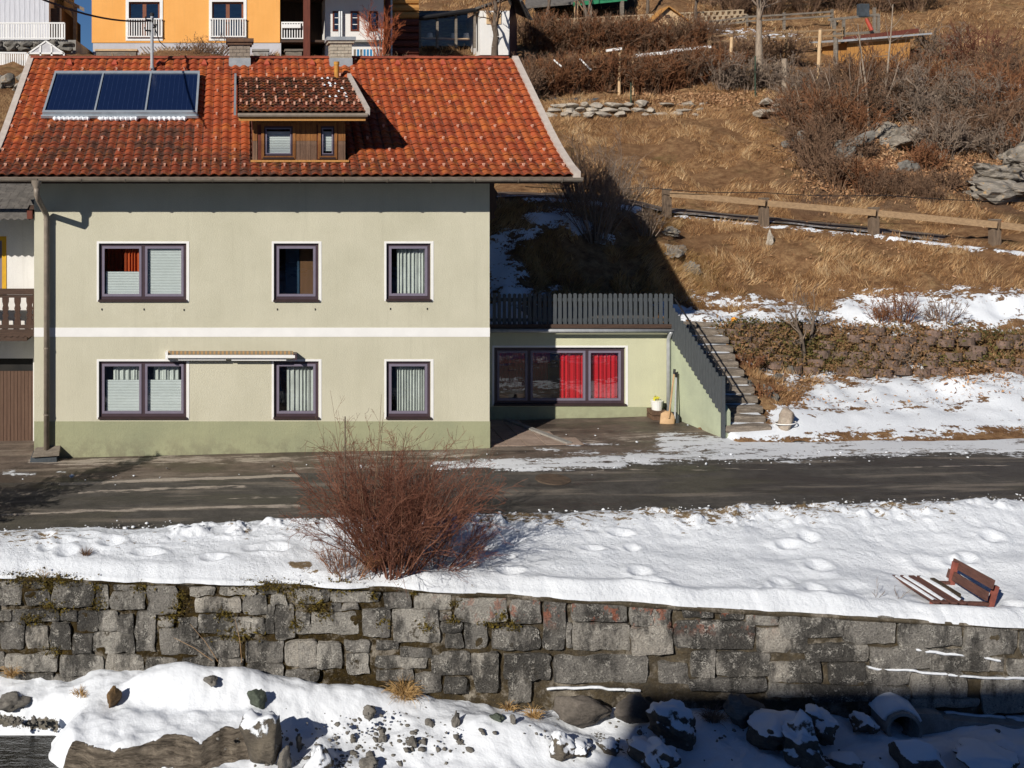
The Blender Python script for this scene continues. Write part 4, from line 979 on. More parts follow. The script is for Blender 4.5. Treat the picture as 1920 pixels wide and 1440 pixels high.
# ---- antenna mast and cable
an = thing('power_mast', P(285, 121, 25.95), 'grey roof mast with insulators carrying a cable', 'mast')
ax_ = (285-CX)*25.95/F
MB().tube([(ax_, 25.95, 8.6), (ax_, 25.95, P(0, 28, 25.95).z)], .042, 10).build('pole', m_galv, an)
MB().tube([(ax_, 25.95, P(0, 30, 25.95).z), (ax_, 25.95, P(0, 24, 25.95).z)], [.06, .045], 10).build('cap', m_black, an)
MB().tube([(ax_, 25.95, 8.7), (ax_, 25.95, 8.86)], [.07, .05], 10).build('collar', m_zinc, an)
for y, dx in ((38, -.14), (52, .1), (58, -.16), (41, .03)):
    p = P(285, y, 25.95); MB().tube([p, p+Vector((dx, -.1, .0)), p+Vector((dx*1.1, -.1, .08))], .022, 6).build('insulator', m_black, an)
cb = MB(); a = P(283, 39, 25.85); b = P(60, -10, 20); pts = [a.lerp(b, t)+Vector((0, 0, -.35*4*t*(1-t)*.5)) for t in np.linspace(0, 1, 14)]; cb.tube(pts, .022, 6)
tag(cb.build('overhead_cable', m_black), 'black overhead cable running from the roof mast to the upper left', 'cable')
cb = MB(); a = P(288, 45, 25.95); b = P(310, 88, 26.3); cb.tube([a, a.lerp(b, .5)+Vector((0, 0, -.15)), b], .012, 5); cb.build('lead_wire', m_black, an)

# ---- awning above the ground floor windows
aw = thing('awning', (fx(433), FY, fz(668)), 'rolled-up white awning with striped cloth above the lower windows', 'awning')
ay = FY-.17
def stripes():
    t = NT('awning_cloth'); x, y, z = t.xyz(); u = t.math('FRACT', t.math('MULTIPLY', x, 11.)); col = t.mix(t.rng(u, .4, .5, 0., 1.), (.36, .22, .10), (.20, .17, .12)); return t.fin(col, .9)
MB().tube([(fx(316), ay+.06, fz(660.5)), (fx(549), ay+.06, fz(660.5))], .05, 12).build('cloth_roll', stripes(), aw)
MB().box(fx(314), fx(552), ay-.06, ay+.0, fz(667.5), fz(662.5)).build('front_bar', m_white, aw)
MB().box(fx(335), fx(424), ay+.01, ay+.06, fz(673), fz(668.5)).build('arm', m_white, aw); MB().box(fx(434), fx(536), ay+.01, ay+.06, fz(673.5), fz(668.5)).build('arm', m_white, aw)
MB().box(fx(311), fx(316), ay-.05, FY, fz(671), fz(657.5)).build('end_plate', m_white, aw); MB().box(fx(549), fx(556), ay-.05, FY, fz(672), fz(660)).build('end_plate', m_frame, aw)
for px in (345, 430, 520): MB().box(fx(px)-.05, fx(px)+.05, ay+.05, FY-.001, fz(672), fz(664)).build('bracket', m_white, aw)

# ---- dark bin lid / stone at the downpipe foot
gb = thing('grit_box', (fx(88), FY-.35, -.1), 'dark flat grit box at the foot of the downpipe', 'box')
b0 = MB(); b0.add([(fx(60), FY-.32, -.2), (fx(112), FY-.32, -.2), (fx(112), FY-.02, -.2), (fx(60), FY-.02, -.2), (fx(63), FY-.30, .0), (fx(110), FY-.30, .03), (fx(110), FY-.02, .06), (fx(63), FY-.02, .06)], [(0,1,5,4),(1,2,6,5),(2,3,7,6),(3,0,4,7),(4,5,6,7)])
b0.build('body', m_tarp, gb)
b0 = MB(); b0.add([(fx(66), FY-.36, .01), (fx(116), FY-.36, .05), (fx(116), FY-.0, .13), (fx(66), FY-.0, .11), (fx(66), FY-.36, .03), (fx(116), FY-.36, .09), (fx(113), FY-.0, .18), (fx(70), FY-.0, .14)], [(0,1,5,4),(1,2,6,5),(2,3,7,6),(3,0,4,7),(4,5,6,7),(3,2,1,0)])
b0.build('lid', m_greywood, gb)
# ------------------------------------------------------------------ annex with roof terrace
AY = 25.0; AS = F/AY
def ax(px): return (px-CX)/AS
def az(y): return ZC+(HY-y)/AS
AXL, AXR = HXR, 10.47
annex = thing('garage_annex', (8, AY, 0), 'low cream annex with wide red-curtained window beside the house', 'annex')
wx0, wx1, wz0, wz1 = ax(927), ax(1172), az(758), az(652)
am = MB(); wall_panel(am, [AXL, AXR], [-.3, az(618)], [(wx0-.004, wx1+.004, wz0-.004, wz1+.004)], AY, .25)
am.build('wall', m_annexwall, annex)
ap = MB(); ap.box(AXL, AXR+.0, AY-.012, AY+.05, -.3, az(763)); ap.build('plinth', m_annexplinth, annex)
ir = MB(); ir.quad((AXL+.1, AY+2.6, .1), (AXR-.2, AY+2.6, .1), (AXR-.2, AY+2.6, 2.2), (AXL+.1, AY+2.6, 2.2)); ir.quad((AXL+.1, AY+.2, .1), (AXR-.2, AY+.2, .1), (AXR-.2, AY+2.6, .1), (AXL+.1, AY+2.6, .1)); ir.quad((AXR-.2, AY+.2, .1), (AXR-.2, AY+2.6, .1), (AXR-.2, AY+2.6, 2.2), (AXR-.2, AY+.2, 2.2))
ir.build('room_shell', M('annex_room', (.16, .06, .05), (.12, .045, .04), 2, .9), annex)
window(annex, wx0, wx1, wz0, wz1, AY, ((993-927)/245, (1102-927)/245), [('red', .515, .70, .06, .95, 5, .12), ('red', .755, .965, .06, .95, 6, .12), ('red', .04, .5, .62, .96, 12, .7), ('red', .04, .52, .06, .66, 16, 1.1)], recess=.06, gl=m_glassbig, fw=.08, sw=.05)
# terrace deck, fascia, gutter
MB().box(AXL+.01, AXR+.14, AY-.14, 28.3, az(618), az(612)).build('deck', m_slateroof, annex)
MB().box(AXL+.01, AXR+.16, AY-.19, AY-.142, az(613), az(606)).build('fascia', m_brownx, annex)
ag = MB().tube([(AXL+.01, AY-.25, az(617)), (AXR+.17, AY-.25, az(617))], .045, 10); ag.build('gutter', m_galv, annex, smooth=True)
ad = MB(); dx = ax(1254)-.05; ad.tube([(dx, AY-.25, az(618)), (dx, AY-.22, az(623)), (dx, AY-.12, az(632)), (dx, AY-.1, az(640)), (dx, AY-.1, .16)], .048, 10); ad.build('downpipe', m_galv, annex, smooth=True)
# snow lying on the terrace
tn = 60; TX = np.linspace(AXL+.05, 7.5, tn)[:, None]*np.ones((1, 24)); TY = np.linspace(AY-.05, 28.25, 24)[None]*np.ones((tn, 1))
ts = link('terrace_snow', np_mesh('terrace_snow', np.stack([TX, TY, az(612)+.05+.04*fbm(TX*1.5, TY*1.5, 0, 3, 9)], -1).reshape(-1, 3), grid_faces(tn, 24), m_snow, True)); tag(ts, 'thin snow layer lying on the annex roof terrace', kind='stuff')
# terrace fence: pickets with rounded heads
tf = thing('picket_fence', (ax(1088), AY-.1, az(606)), 'slate-grey picket fence along the annex roof terrace', 'fence')
def picket_mesh(w, h, t, mat, name='picket'):
    o = [(-w/2, 0), (w/2, 0), (w/2, h-w*.45)]+[(w/2*math.cos(a), h-w*.45+w*.45*math.sin(a)) for a in np.linspace(.5, math.pi-.5, 5)]+[(-w/2, h-w*.45)]
    return np_mesh(name, MB().prism(o, 'y', -t/2, t/2).v, MB().prism(o, 'y', -t/2, t/2).f, mat)
pk = picket_mesh(.082, .755, .022, m_fence); pitch = 9.42/AS; r6 = random.Random(6)
k = 0
while ax(921)+k*pitch < ax(1258):
    link('picket', pk, tf, (ax(921)+.045+k*pitch, AY-.12, az(607)+r6.uniform(-.008, .008)), (0, r6.uniform(-.008, .008), 0)); k += 1
for y in (561, 599): MB().box(AXL+.02, AXR+.1, AY-.10, AY-.06, az(y+3), az(y-3)).build('rail', m_fence, tf)
for px in (999, 1125, 1248): MB().box(ax(px)-.03, ax(px)+.03, AY-.06, AY-.0, az(612), az(555)).build('post', m_fence, tf)
# stair side wall + sloping fence
A0 = Vector((10.5, AY, 0)); A1 = Vector((10.86, 22.95, 0)); sd = (A1-A0); sn_ = Vector((sd.y, -sd.x, 0)).normalized()
if sn_.x > 0: sn_ = -sn_
sw = MB(); top0, top1 = az(616), ZC+(HY-772)*22.95/F
def sp(t, z, off): p = A0+sd*t; return (p.x-sn_.x*off, p.y-sn_.y*off, z)
vs = [sp(0, -.3, 0), sp(1, -.1, 0), sp(1, top1, 0), sp(0, top0, 0), sp(0, -.3, .18), sp(1, -.1, .18), sp(1, top1, .18), sp(0, top0, .18)]
sw.add(vs, [(0, 1, 2, 3), (4, 5, 6, 7), (0, 1, 5, 4), (1, 2, 6, 5), (2, 3, 7, 6), (3, 0, 4, 7)])
so_ = sw.build('stair_wall', m_stairwall); tag(so_, 'sloping pale green side wall of the outdoor stairs', 'wall')
sf_ = thing('stair_fence', sp(.5, 1, 0), 'slate-grey picket fence sloping down beside the outdoor stairs', 'fence')
pk2 = picket_mesh(.10, .80, .024, m_fence); N2 = 19; angz = math.atan2(sd.y, sd.x)
for i in range(N2):
    t = (i+.3)/N2; z = top0+(top1-top0)*t-.08
    link('picket', pk2, sf_, sp(t, z+r6.uniform(-.01, .01), -.03), (0, 0, angz))
for dz_ in (.08, .55): MB().beam(sp(0, top0+dz_, -.008), sp(1, top1+dz_, -.008), .03, .06).build('rail', m_fence, sf_)
MB().beam(sp(1.01, .25, -.02), sp(1.01, top1+.80, -.02), .07, .07).build('post', m_fence, sf_)
# black handrail with brackets on the stair side
hr = thing('handrail', sp(.5, 1.5, .1), 'thin black metal handrail running down beside the stair fence', 'handrail')
MB().tube([sp(-.02, top0+.82, .10), sp(.0, top0+.78, .12), sp(.98, top1+.72, .14), sp(1.04, top1+.60, .14), sp(1.02, top1+.48, .12)], .02, 8).build('rail', m_black, hr)
for i in range(7):
    t = i/6*.96+.02; z = top0+(top1-top0)*t+.76; MB().tube([sp(t, z, .10), sp(t+.01, z-.12, .06), sp(t, z-.16, .02)], .012, 6).build('bracket', m_black, hr)

# stairs of squared logs
st = thing('staircase', (11.4, 23, .2), 'outdoor stairs of weathered square timbers with snow on the treads', 'stairs')
ysteps = [807, 789, 771, 752, 735, 719, 702, 687, 672, 657, 640, 625, 612]; r7 = random.Random(7)
for i, y in enumerate(ysteps):
    t = i/(len(ysteps)-1); Y = 22.92+3.35*t; zc = ZC+(HY-y)*Y/F+.02
    x0 = 10.88+.45*t; x1 = 11.93+.40*t+r7.uniform(-.05, .06); h = .165
    b = MB(); n = 7; b0 = len(b.v)
    for j in range(n):
        u = j/(n-1); jz = r7.uniform(-.008, .008); jy = r7.uniform(-.01, .01); X_ = x0+(x1-x0)*u
        for (dy, dz_) in ((0, -h/2+.02), (-.012, 0), (0, h/2-.02), (.025, h/2), (.30, h/2), (.30, -h/2)): b.v.append((X_, Y+dy+jy, zc+dz_+jz))
    for j in range(n-1):
        for q in range(6):
            a = b0+j*6+q; c = b0+j*6+(q+1) % 6; b.f.append((a, c, c+6, a+6))
    b.f += [tuple(b0+q for q in range(6)), tuple(b0+(n-1)*6+q for q in range(6))]
    stp = b.build('step', m_step, st)
    s2 = MB(); m = 14; b0 = len(s2.v); amp = .8 if i in (0, 1, 3, 4, 8, 9, 10, 12) else .45
    for j in range(m):
        u = j/(m-1); X_ = x0+.03+(x1-x0-.06)*u; w = (.5+.5*math.sin(u*6+i*2))*amp
        s2.v += [(X_, Y+.26-.16*w, zc+h/2+.001), (X_, Y+.28, zc+h/2+.016*w+.002), (X_, Y+.31, zc+h/2+.018*w+.002)]
    for j in range(m-1):
        for q in range(2): a = b0+j*3+q; s2.f.append((a, a+1, a+4, a+3))
    s2.build('tread_snow', m_snow, stp, smooth=True)

# tools leaning at the annex corner
def shovel(name, foot, top, bw, bh, bm_, hm_, label, d=.0):
    s = thing(name, foot, label, 'shovel', 'snow shovels leaning at the annex corner'); f = Vector(foot); t = Vector(top)
    ax_ = (t-f).normalized(); sdv = Vector((1, -.12, 0)); sdv = (sdv-ax_*sdv.dot(ax_)).normalized(); nrm = ax_.cross(sdv)
    if nrm.y > 0: nrm = -nrm
    bl = MB(); n = 8
    for r_ in range(5):
        v = r_/4
        for i in range(n+1):
            u = i/n-.5; rad = bw*(.5 if v < .75 else .5*math.sqrt(max(0.05, 1-((v-.75)/.28)**2)))
            p = f+ax_*(bh*v)+sdv*(u*2*rad)+nrm*(.05*(1-4*u*u)*.8-.05+.03*(1-v)); bl.v.append(tuple(p))
    for r_ in range(4):
        for i in range(n): a = r_*(n+1)+i; bl.f.append((a, a+1, a+n+2, a+n+1))
    bo = bl.build('blade', bm_, s, smooth=True); md = bo.modifiers.new('s', 'SOLIDIFY'); md.thickness = .012
    MB().tube([f+ax_*(bh*.55)+nrm*.03, t], .02, 8).build('handle', hm_, s)
    MB().tube([t-ax_*.02, t+ax_*.10], [.028, .032], 8).build('grip', m_black, s)
zc_ = float(zg(10.2))
shovel('snow_shovel', P(1251, 800, 24.25), P(1264, 700, 24.5), .34, .36, m_shovelwood, m_stick, 'wooden-bladed snow shovel leaning upright against the annex downpipe')
shovel('snow_shovel', P(1264, 800, 24.32), P(1268, 706, 24.5), .26, .34, m_tarp, m_galv, 'dark-bladed snow shovel standing right of the wooden one')
cr = thing('crate', (ax(1222), AY-.25, zc_), 'small brown wooden crate against the annex plinth', 'crate')
for z in (.0, .115):
    MB().box(ax(1211), ax(1238), AY-.42, AY-.405, zc_+z+.006, zc_+z+.105).build('slat', m_cratew, cr); MB().box(ax(1211), ax(1238), AY-.065, AY-.05, zc_+z+.006, zc_+z+.105).build('slat', m_cratew, cr)
    for a in (1211, 1237.2): MB().box(ax(a), ax(a)+.014, AY-.40, AY-.07, zc_+z+.006, zc_+z+.105).build('slat', m_cratew, cr)
MB().box(ax(1211)+.01, ax(1238)-.01, AY-.40, AY-.07, zc_+.18, zc_+.215).build('lid', m_cratew, cr)
bk_ = thing('bucket', (ax(1224), AY-.24, zc_+.22), 'white plastic bucket with a yellow bag standing on the crate', 'bucket')
MB().tube([(ax(1224), AY-.24, zc_+.217), (ax(1224), AY-.24, zc_+.44)], [.115, .135], 16).build('body', m_bucket, bk_, smooth=False)
MB().tube([(ax(1224), AY-.24, zc_+.42), (ax(1224), AY-.24, zc_+.445)], .142, 16).build('rim', m_bucket, bk_)
yb = MB(); r8 = random.Random(9)
for i in range(14):
    a = r8.uniform(0, 6.28); rad = r8.uniform(.02, .1); c = Vector((ax(1224)+rad*math.cos(a), AY-.24+rad*math.sin(a), zc_+.46+r8.uniform(0, .06)))
    pts = [c+Vector((r8.uniform(-.06, .06), r8.uniform(-.06, .06), r8.uniform(-.04, .07))) for _ in range(4)]; yb.add(pts, [(0, 1, 2), (0, 2, 3), (0, 3, 1), (1, 2, 3)])
yb.build('bag', m_yplastic, bk_)
ho = thing('grit_sack', (ax(1237), AY-.16, zc_), 'dark box behind the crate', 'box'); bpy.data.objects.remove(ho)

# ------------------------------------------------------------------ left neighbour
nb_ = thing('neighbour_house', (-5.3, 22.9, 0), 'white neighbour house with brown balcony and plank garage door at left edge', 'house')
NY = 23.95; NS = F/NY
def nx_(px): return (px-CX)/NS
def nz_(y): return ZC+(HY-y)/NS
NX0 = -13.0
nw = MB(); wall_panel(nw, [NX0, HXL], [-.5, nz_(352)], [(nx_(-46), nx_(8), nz_(548), nz_(447)), (nx_(-170), nx_(62), -.5, nz_(672))], NY, .3)
nw.quad((NX0, NY, -.5), (NX0, 30, -.5), (NX0, 30, 5.8), (NX0, NY, 5.8)); nw.quad((NX0, 30, -.5), (HXL, 30, -.5), (HXL, 30, 5.8), (NX0, 30, 5.8))
nw.build('wall', m_whitewall, nb_)
yf = MB(); ring(yf, nx_(-49), nx_(12), nz_(552), nz_(443), .10, NY-.015, NY+.02); dwn = yf.build('window', M('yellow_paint', (.72, .42, .03), (.62, .35, .03), 5, .7), nb_)
ys_ = MB(); ring(ys_, nx_(-43), nx_(4), nz_(546), nz_(449), .07, NY+.05, NY+.1); ys_.build('sash', m_sash, dwn); MB().quad((nx_(-43), NY+.08, nz_(546)), (nx_(4), NY+.08, nz_(546)), (nx_(4), NY+.08, nz_(449)), (nx_(-43), NY+.08, nz_(449))).build('pane', m_glass, dwn)
MB().box(NX0+.1, HXL-.1, NY+2.0, NY+2.02, -.4, 5.5).build('room_shell', m_dark, nb_)
# garage door of planks
gd = MB().box(nx_(-170), nx_(62), NY+.10, NY+.12, -.5, nz_(672)).build('garage_door', m_dark, nb_)
x = nx_(-168)
while x < nx_(61): MB().box(x+.004, x+.078, NY+.07, NY+.10, float(zg(x))-.2, nz_(697)).build('plank', m_garage, gd); x += .083
MB().box(nx_(-170), nx_(62), NY+.085, NY+.099, nz_(757)-.02, nz_(757)+.02).build('crossbar', m_garage, gd)
# balcony
bfl = MB().box(NX0, nx_(66), NY-.95, NY, nz_(626), nz_(617)); bal = bfl.build('balcony', m_brownx, nb_)
by0 = NY-.93
def bpx(px): return (px-CX)*by0/F
def bzz(y): return ZC+(HY-y)*by0/F
r9 = random.Random(12)
edge = []; x = NX0; 
pts = [(NX0, bzz(617)), (bpx(66), bzz(617))]; xx = bpx(66); k = 0
while xx > NX0: pts.append((xx, bzz(629)+(.0 if k % 2 else -.05))); xx -= .07; k += 1
pts.append((NX0, bzz(629))); MB().prism(pts, 'y', by0-.03, by0-.005).build('scalloped_board', m_brownx, bal)
MB().box(NX0, bpx(65), by0-.05, by0+.05, bzz(552), bzz(541.5)).build('handrail', m_brownx, bal); MB().box(NX0, bpx(64), by0-.02, by0+.02, bzz(558), bzz(553)).build('rail', m_brownx, bal); MB().box(NX0, bpx(64), by0-.02, by0+.02, bzz(616), bzz(609)).build('rail', m_brownx, bal)
h = bzz(558)-bzz(609); x = bpx(62)
prof_b = [(.0, .5), (.15, .5), (.25, .33), (.35, .5), (.45, .30), (.6, .5), (.72, .36), (.85, .5), (1., .5)]
while x > NX0+.2:
    w = .155; o = [(x-w+w*(.5-p*.96), bzz(609)+h*v) for v, p in prof_b]; o2 = [(x-w+w*(.5+p*.96), bzz(609)+h*v) for v, p in prof_b[::-1]]
    MB().prism(o2+o, 'y', by0-.012, by0+.012).build('baluster', m_brown, bal); x -= .27
    MB().box(x+.165-.012, x+.165+.012, by0-.01, by0+.01, bzz(609), bzz(558)).build('baluster', m_brown, bal)
MB().box(bpx(62), bpx(66), by0-.04, by0+.04, bzz(622), bzz(543)).build('post', m_brown, bal)
for xq in (bpx(64),): MB().box(xq-.02, xq+.02, by0, NY, bzz(552), bzz(543)).build('side_rail', m_brownx, bal)
# shed roof of the neighbour over the balcony
rf = MB(); RB = ZC+(HY-404)*22.66/F; rf.prism([(22.66, RB), (25.8, RB+1.13), (25.8, RB+1.23), (22.66, RB+.10)], 'x', NX0-.3, HXL-.03)
nro = rf.build('roof', m_brownx, nb_)
r10 = random.Random(10)
for r_ in range(9):
    xw = NX0
    while xw < HXL-.2:
        w = r10.uniform(.14, .24); y0 = 22.62+r_*.34; z0 = RB+.11+(y0-22.66)*.359
        MB().add([(xw, y0, z0+.025), (xw+w-.008, y0, z0+.025), (xw+w-.008, y0+.37, z0+.145), (xw, y0+.37, z0+.145), (xw, y0, z0), (xw+w-.008, y0, z0)], [(0, 1, 2, 3), (4, 5, 1, 0)]).build('shingle', m_slateroof, nro) if xw > -7.2 else None
        xw += w
EX = HXL-.03
pts = [(NX0, RB+.10), (EX, RB+.10)]; xx = EX; k = 0
while xx > NX0: pts.append((xx, RB-.06-(.045 if k % 2 else 0.))); xx -= .08; k += 1
pts.append((NX0, RB-.06)); MB().prism(pts, 'y', 22.61, 22.64).build('scalloped_fascia', m_slateroof, nro)
MB().box(EX-.12, EX+.0, 22.55, 22.7, RB-.07, RB+.12).build('rafter_end', m_redwood, nro)

# ------------------------------------------------------------------ houses uphill
UY = 44.0; US = F/UY
def ux_(px): return (px-CX)/US
def uz_(y): return ZC+(HY-y)/US
yh = thing('yellow_house', (ux_(350), UY, 10.9), 'bright orange-yellow house with white balcony doors above the roof ridge', 'house')
ym = MB(); dh = [(ux_(241), ux_(300), uz_(72), uz_(3)), (ux_(397), ux_(457), uz_(72), uz_(3))]
wall_panel(ym, [ux_(172), ux_(525)], [uz_(80), 17.2], dh, UY, .3)
ym.quad((ux_(172), UY, uz_(80)), (ux_(172), UY+9, uz_(80)), (ux_(172), UY+9, 17.2), (ux_(172), UY, 17.2)); ym.quad((ux_(525), UY, uz_(80)), (ux_(525), UY+9, uz_(80)), (ux_(525), UY+9, 17.2), (ux_(525), UY, 17.2)); ym.quad((ux_(172), UY+9, uz_(80)), (ux_(525), UY+9, uz_(80)), (ux_(525), UY+9, 17.2), (ux_(172), UY+9, 17.2))
ym.build('wall', m_yellow, yh)
MB().box(ux_(174), ux_(527), UY+.03, UY+9, 9.8, uz_(80)).build('plinth', m_greywall, yh)
MB().prism([(UY-.9, 17.0), (UY+4.5, 20.2), (UY+9.9, 17.0), (UY+9.9, 17.25), (UY+4.5, 20.45), (UY-.9, 17.25)], 'x', ux_(172)-.6, ux_(640)).build('roof', m_slateroof, yh)
MB().box(ux_(180), ux_(515), UY+2.5, UY+2.6, uz_(78), 17).build('room_shell', M('yellow_house_room', (.10, .09, .085), (.07, .065, .06), 2, .9), yh)
for (a, b, c, d) in dh:
    w = MB(); ring(w, a-.12, b+.12, c-.1, d+.12, .13, UY-.03, UY+.02); wo = w.build('balcony_door', m_white, yh)
    s = MB(); ring(s, a, b, c, d, .09, UY+.1, UY+.16); s.box((a+b)/2-.08, (a+b)/2+.08, UY+.1, UY+.16, c+.09, d-.09); s.build('sash', M('brown_sash', (.25, .10, .055), (.2, .08, .05), 4, .6) if 'brown_sash' not in bpy.data.materials else bpy.data.materials['brown_sash'], wo)
    MB().quad((a, UY+.13, c), (b, UY+.13, c), (b, UY+.13, d), (a, UY+.13, d)).build('pane', m_glassbig, wo)
    zr0, zr1 = uz_(70), uz_(35)
    rl = MB().box(a-.1, b+.1, UY-.13, UY-.09, zr1-.05, zr1); rl.box(a-.1, b+.1, UY-.13, UY-.09, zr0, zr0+.05); rlo_ = rl.build('railing', m_white, yh)
    for k in range(15): x = a-.06+k*(b-a+.12)/14; MB().box(x-.022, x+.022, UY-.125, UY-.1, zr0+.05, zr1-.05).build('baluster', m_white, rlo_)
# porch recess right of the yellow house
po = thing('porch', (ux_(570), UY+.5, 10.9), 'dark wooden porch with red-brown post beside the yellow house', 'porch')
MB().box(ux_(525), ux_(612), UY+2.4, UY+2.5, 9.9, 17).build('back_wall', M('porch_brown', (.07, .045, .03), (.045, .03, .022), 3, .9, stretch=(5, 5, .5)), po)
MB().box(ux_(525)+.02, ux_(612)+1.0, UY-.5, UY+2.5, 13.6, 13.8).build('ceiling', m_brownx, po)
MB().box(ux_(568), ux_(580), UY-.45, UY-.17, 9.9, 17).build('post', m_redwood, po)
MB().box(ux_(526), ux_(612), UY-.2, UY+2.4, uz_(80), uz_(76)).build('floor', m_brownx, po)
zr0, zr1 = uz_(74), uz_(42); rl = MB().box(ux_(527), ux_(568), UY-.2, UY-.15, zr1-.06, zr1); rl.box(ux_(527), ux_(568), UY-.2, UY-.15, zr0, zr0+.05); rlo_ = rl.build('railing', m_white, po)
MB().box(ux_(528), ux_(563), UY-.3, UY-.2, uz_(54), uz_(47)).build('flower_box', m_white, po)
for k in range(9): x = ux_(528)+k*(ux_(567)-ux_(528))/8; MB().box(x-.02, x+.02, UY-.19, UY-.16, zr0+.05, zr1-.06).build('baluster', m_white, rlo_)
# white house
wh = thing('white_house', (ux_(668), UY+.6, 10.9), 'white house with three narrow windows right of the porch', 'house')
wm_ = MB(); hh = [(ux_(a), ux_(b), uz_(55), uz_(17)) for a, b in ((626, 641), (660, 676), (695, 712))]; WY = UY+.6
wall_panel(wm_, [ux_(612), ux_(723)], [9.6, 16.5], hh, WY, .25); wm_.quad((ux_(612), WY, 9.6), (ux_(612), WY+8, 9.6), (ux_(612), WY+8, 16.5), (ux_(612), WY, 16.5)); wm_.quad((ux_(723), WY, 9.6), (ux_(723), WY+8, 9.6), (ux_(723), WY+8, 16.5), (ux_(723), WY, 16.5)); wm_.build('wall', m_whitewall, wh)
MB().box(ux_(614), ux_(720), WY+1.8, WY+1.9, 9.7, 16).build('room_shell', m_dark, wh)
for a, b, c, d in hh:
    w = MB(); ring(w, a, b, c, d, .07, WY-.03, WY+.06); wo = w.build('window', m_redwood, wh); q = MB()
    for k in (1, 2): z = c+(d-c)*k/3; q.box(a+.07, b-.07, WY+.0, WY+.03, z-.015, z+.015)
    q.build('glazing_bar', m_white, wo); MB().quad((a, WY+.03, c), (b, WY+.03, c), (b, WY+.03, d), (a, WY+.03, d)).build('pane', m_glassbig, wo)
MB().box(ux_(605), ux_(735), WY-2.6, WY+8.5, 14.0, 14.2).build('roof', m_brownx, wh)
for px in (639, 643): MB().tube([(ux_(px), WY-.1, 9.9), (ux_(px), WY-.1, uz_(18))], .055, 8).build('downpipe', m_galv, wh)
MB().box(ux_(613), ux_(722), WY-.25, WY-.01, uz_(77), uz_(73)).build('ledge', m_conc, wh)
for k in range(9): MB().box(ux_(664)+k*.14, ux_(664)+k*.14+.09, WY-.5, WY-.42, 10.3, uz_(92)).build('barrel_slat', m_blue if k in (1, 3, 4, 5, 7) else m_greywood, wh)
# log house corner with downpipes
lh = thing('log_house', (ux_(760), UY+2, 11), 'brown log house partly behind the greenhouse', 'house')
for k in range(9): MB().tube([(ux_(732), UY+2, uz_(100)+k*.32), (ux_(800), UY+2, uz_(100)+k*.32)], .16, 8).build('log', m_larch if k > 5 else m_redwood, lh)
MB().box(ux_(732), ux_(800), UY+2.1, UY+8, 10.4, 14.5).build('core', m_brown, lh)
for px, r_, mt in ((735, .13, m_redwood), (741, .06, m_galv)): MB().tube([(ux_(px), UY+1.2, 10.3), (ux_(px), UY+1.2, 15)], r_, 10).build('post', mt, lh)
# greenhouse shelter
gh = thing('greenhouse', P(835, 85, 47), 'glazed lean-to greenhouse with slanting black ridge tube', 'greenhouse')
GY = 46.5
def gp(px, y, dy=0): return P(px, y, GY)+Vector((0, dy, 0))
MB().tube([gp(770, 37, -.2), gp(895, 19, -.2)], .10, 8).build('eave_tube', m_black, gh)
for px, y0 in ((787, 35), (820, 30), (855, 25), (890, 20)): MB().beam(gp(px, 90), gp(px, y0), .10, .10).build('post', m_greywood, gh)
for a, b in ((787, 820), (820, 855), (855, 890)): MB().quad(gp(a, 86, .03), gp(b, 86, .03), gp(b, 30-(b-820)*.14, .03), gp(a, 30-(a-820)*.14, .03)).build('pane', m_plexi, gh)
MB().beam(gp(787, 66, 1.2), gp(890, 68, 1.2), .5, .06).build('shelf', m_palewood, gh)
for px in (815, 862, 885): MB().tube([gp(px, 66, 1.2), gp(px, 56, 1.2)], [.16, .12], 8).build('pot', m_bucket, gh)
MB().quad(gp(770, 95, 2.5), gp(900, 95, 2.5), gp(900, 5, 2.5), gp(770, 5, 2.5)).build('back_wall', m_greywood, gh)
MB().add([gp(772, 35, -.2), gp(895, 17, -.2), gp(895, 2, 2.6), gp(790, 10, 2.6)], [(0, 1, 2, 3)]).build('roof', m_greywood, gh)
# white shed
ws = thing('garden_shed', P(935, 88, 47), 'small white shed with dark side and brown door opening', 'shed')
q = MB(); a, b = gp(897, 92), gp(952, 92); t_ = gp(897, 22); z0, z1 = a.z-.3, t_.z
wall_panel(q, [a.x, b.x], [z0, z1], [(gp(910, 0).x, gp(935, 0).x, gp(0, 46).z, gp(0, 26).z)], GY-.3, .15); q.quad((a.x, GY-.3, z0), (a.x, GY+2.5, z0), (a.x, GY+2.5, z1), (a.x, GY-.3, z1)); q.build('wall', m_whitewall, ws)
MB().add([(b.x, GY-.3, z0), (gp(985, 0).x, GY+1.4, z0), (gp(985, 0).x, GY+1.4, z1-.2), ((b.x+gp(985, 0).x)/2, GY+.6, z1+.7), (b.x, GY-.3, z1)], [(0, 1, 2, 3, 4)]).build('side_wall', m_frame, ws)
MB().beam((a.x-.2, GY+.2, z1+.1), (gp(968, 0).x, GY+.2, z1+.75), .1, 1.2, up=(0, 1, 0)).build('roof', m_slateroof, ws); MB().beam((gp(966, 0).x, GY+.4, z1+.75), (gp(993, 0).x, GY+1.0, z1-.05), .1, 1.4, up=(0, 1, 0)).build('roof', m_slateroof, ws)
ring_ = MB(); ring(ring_, gp(909, 0).x, gp(936, 0).x, gp(0, 47).z, gp(0, 25).z, .1, GY-.34, GY-.29); ring_.build('window', m_palewood, ws)
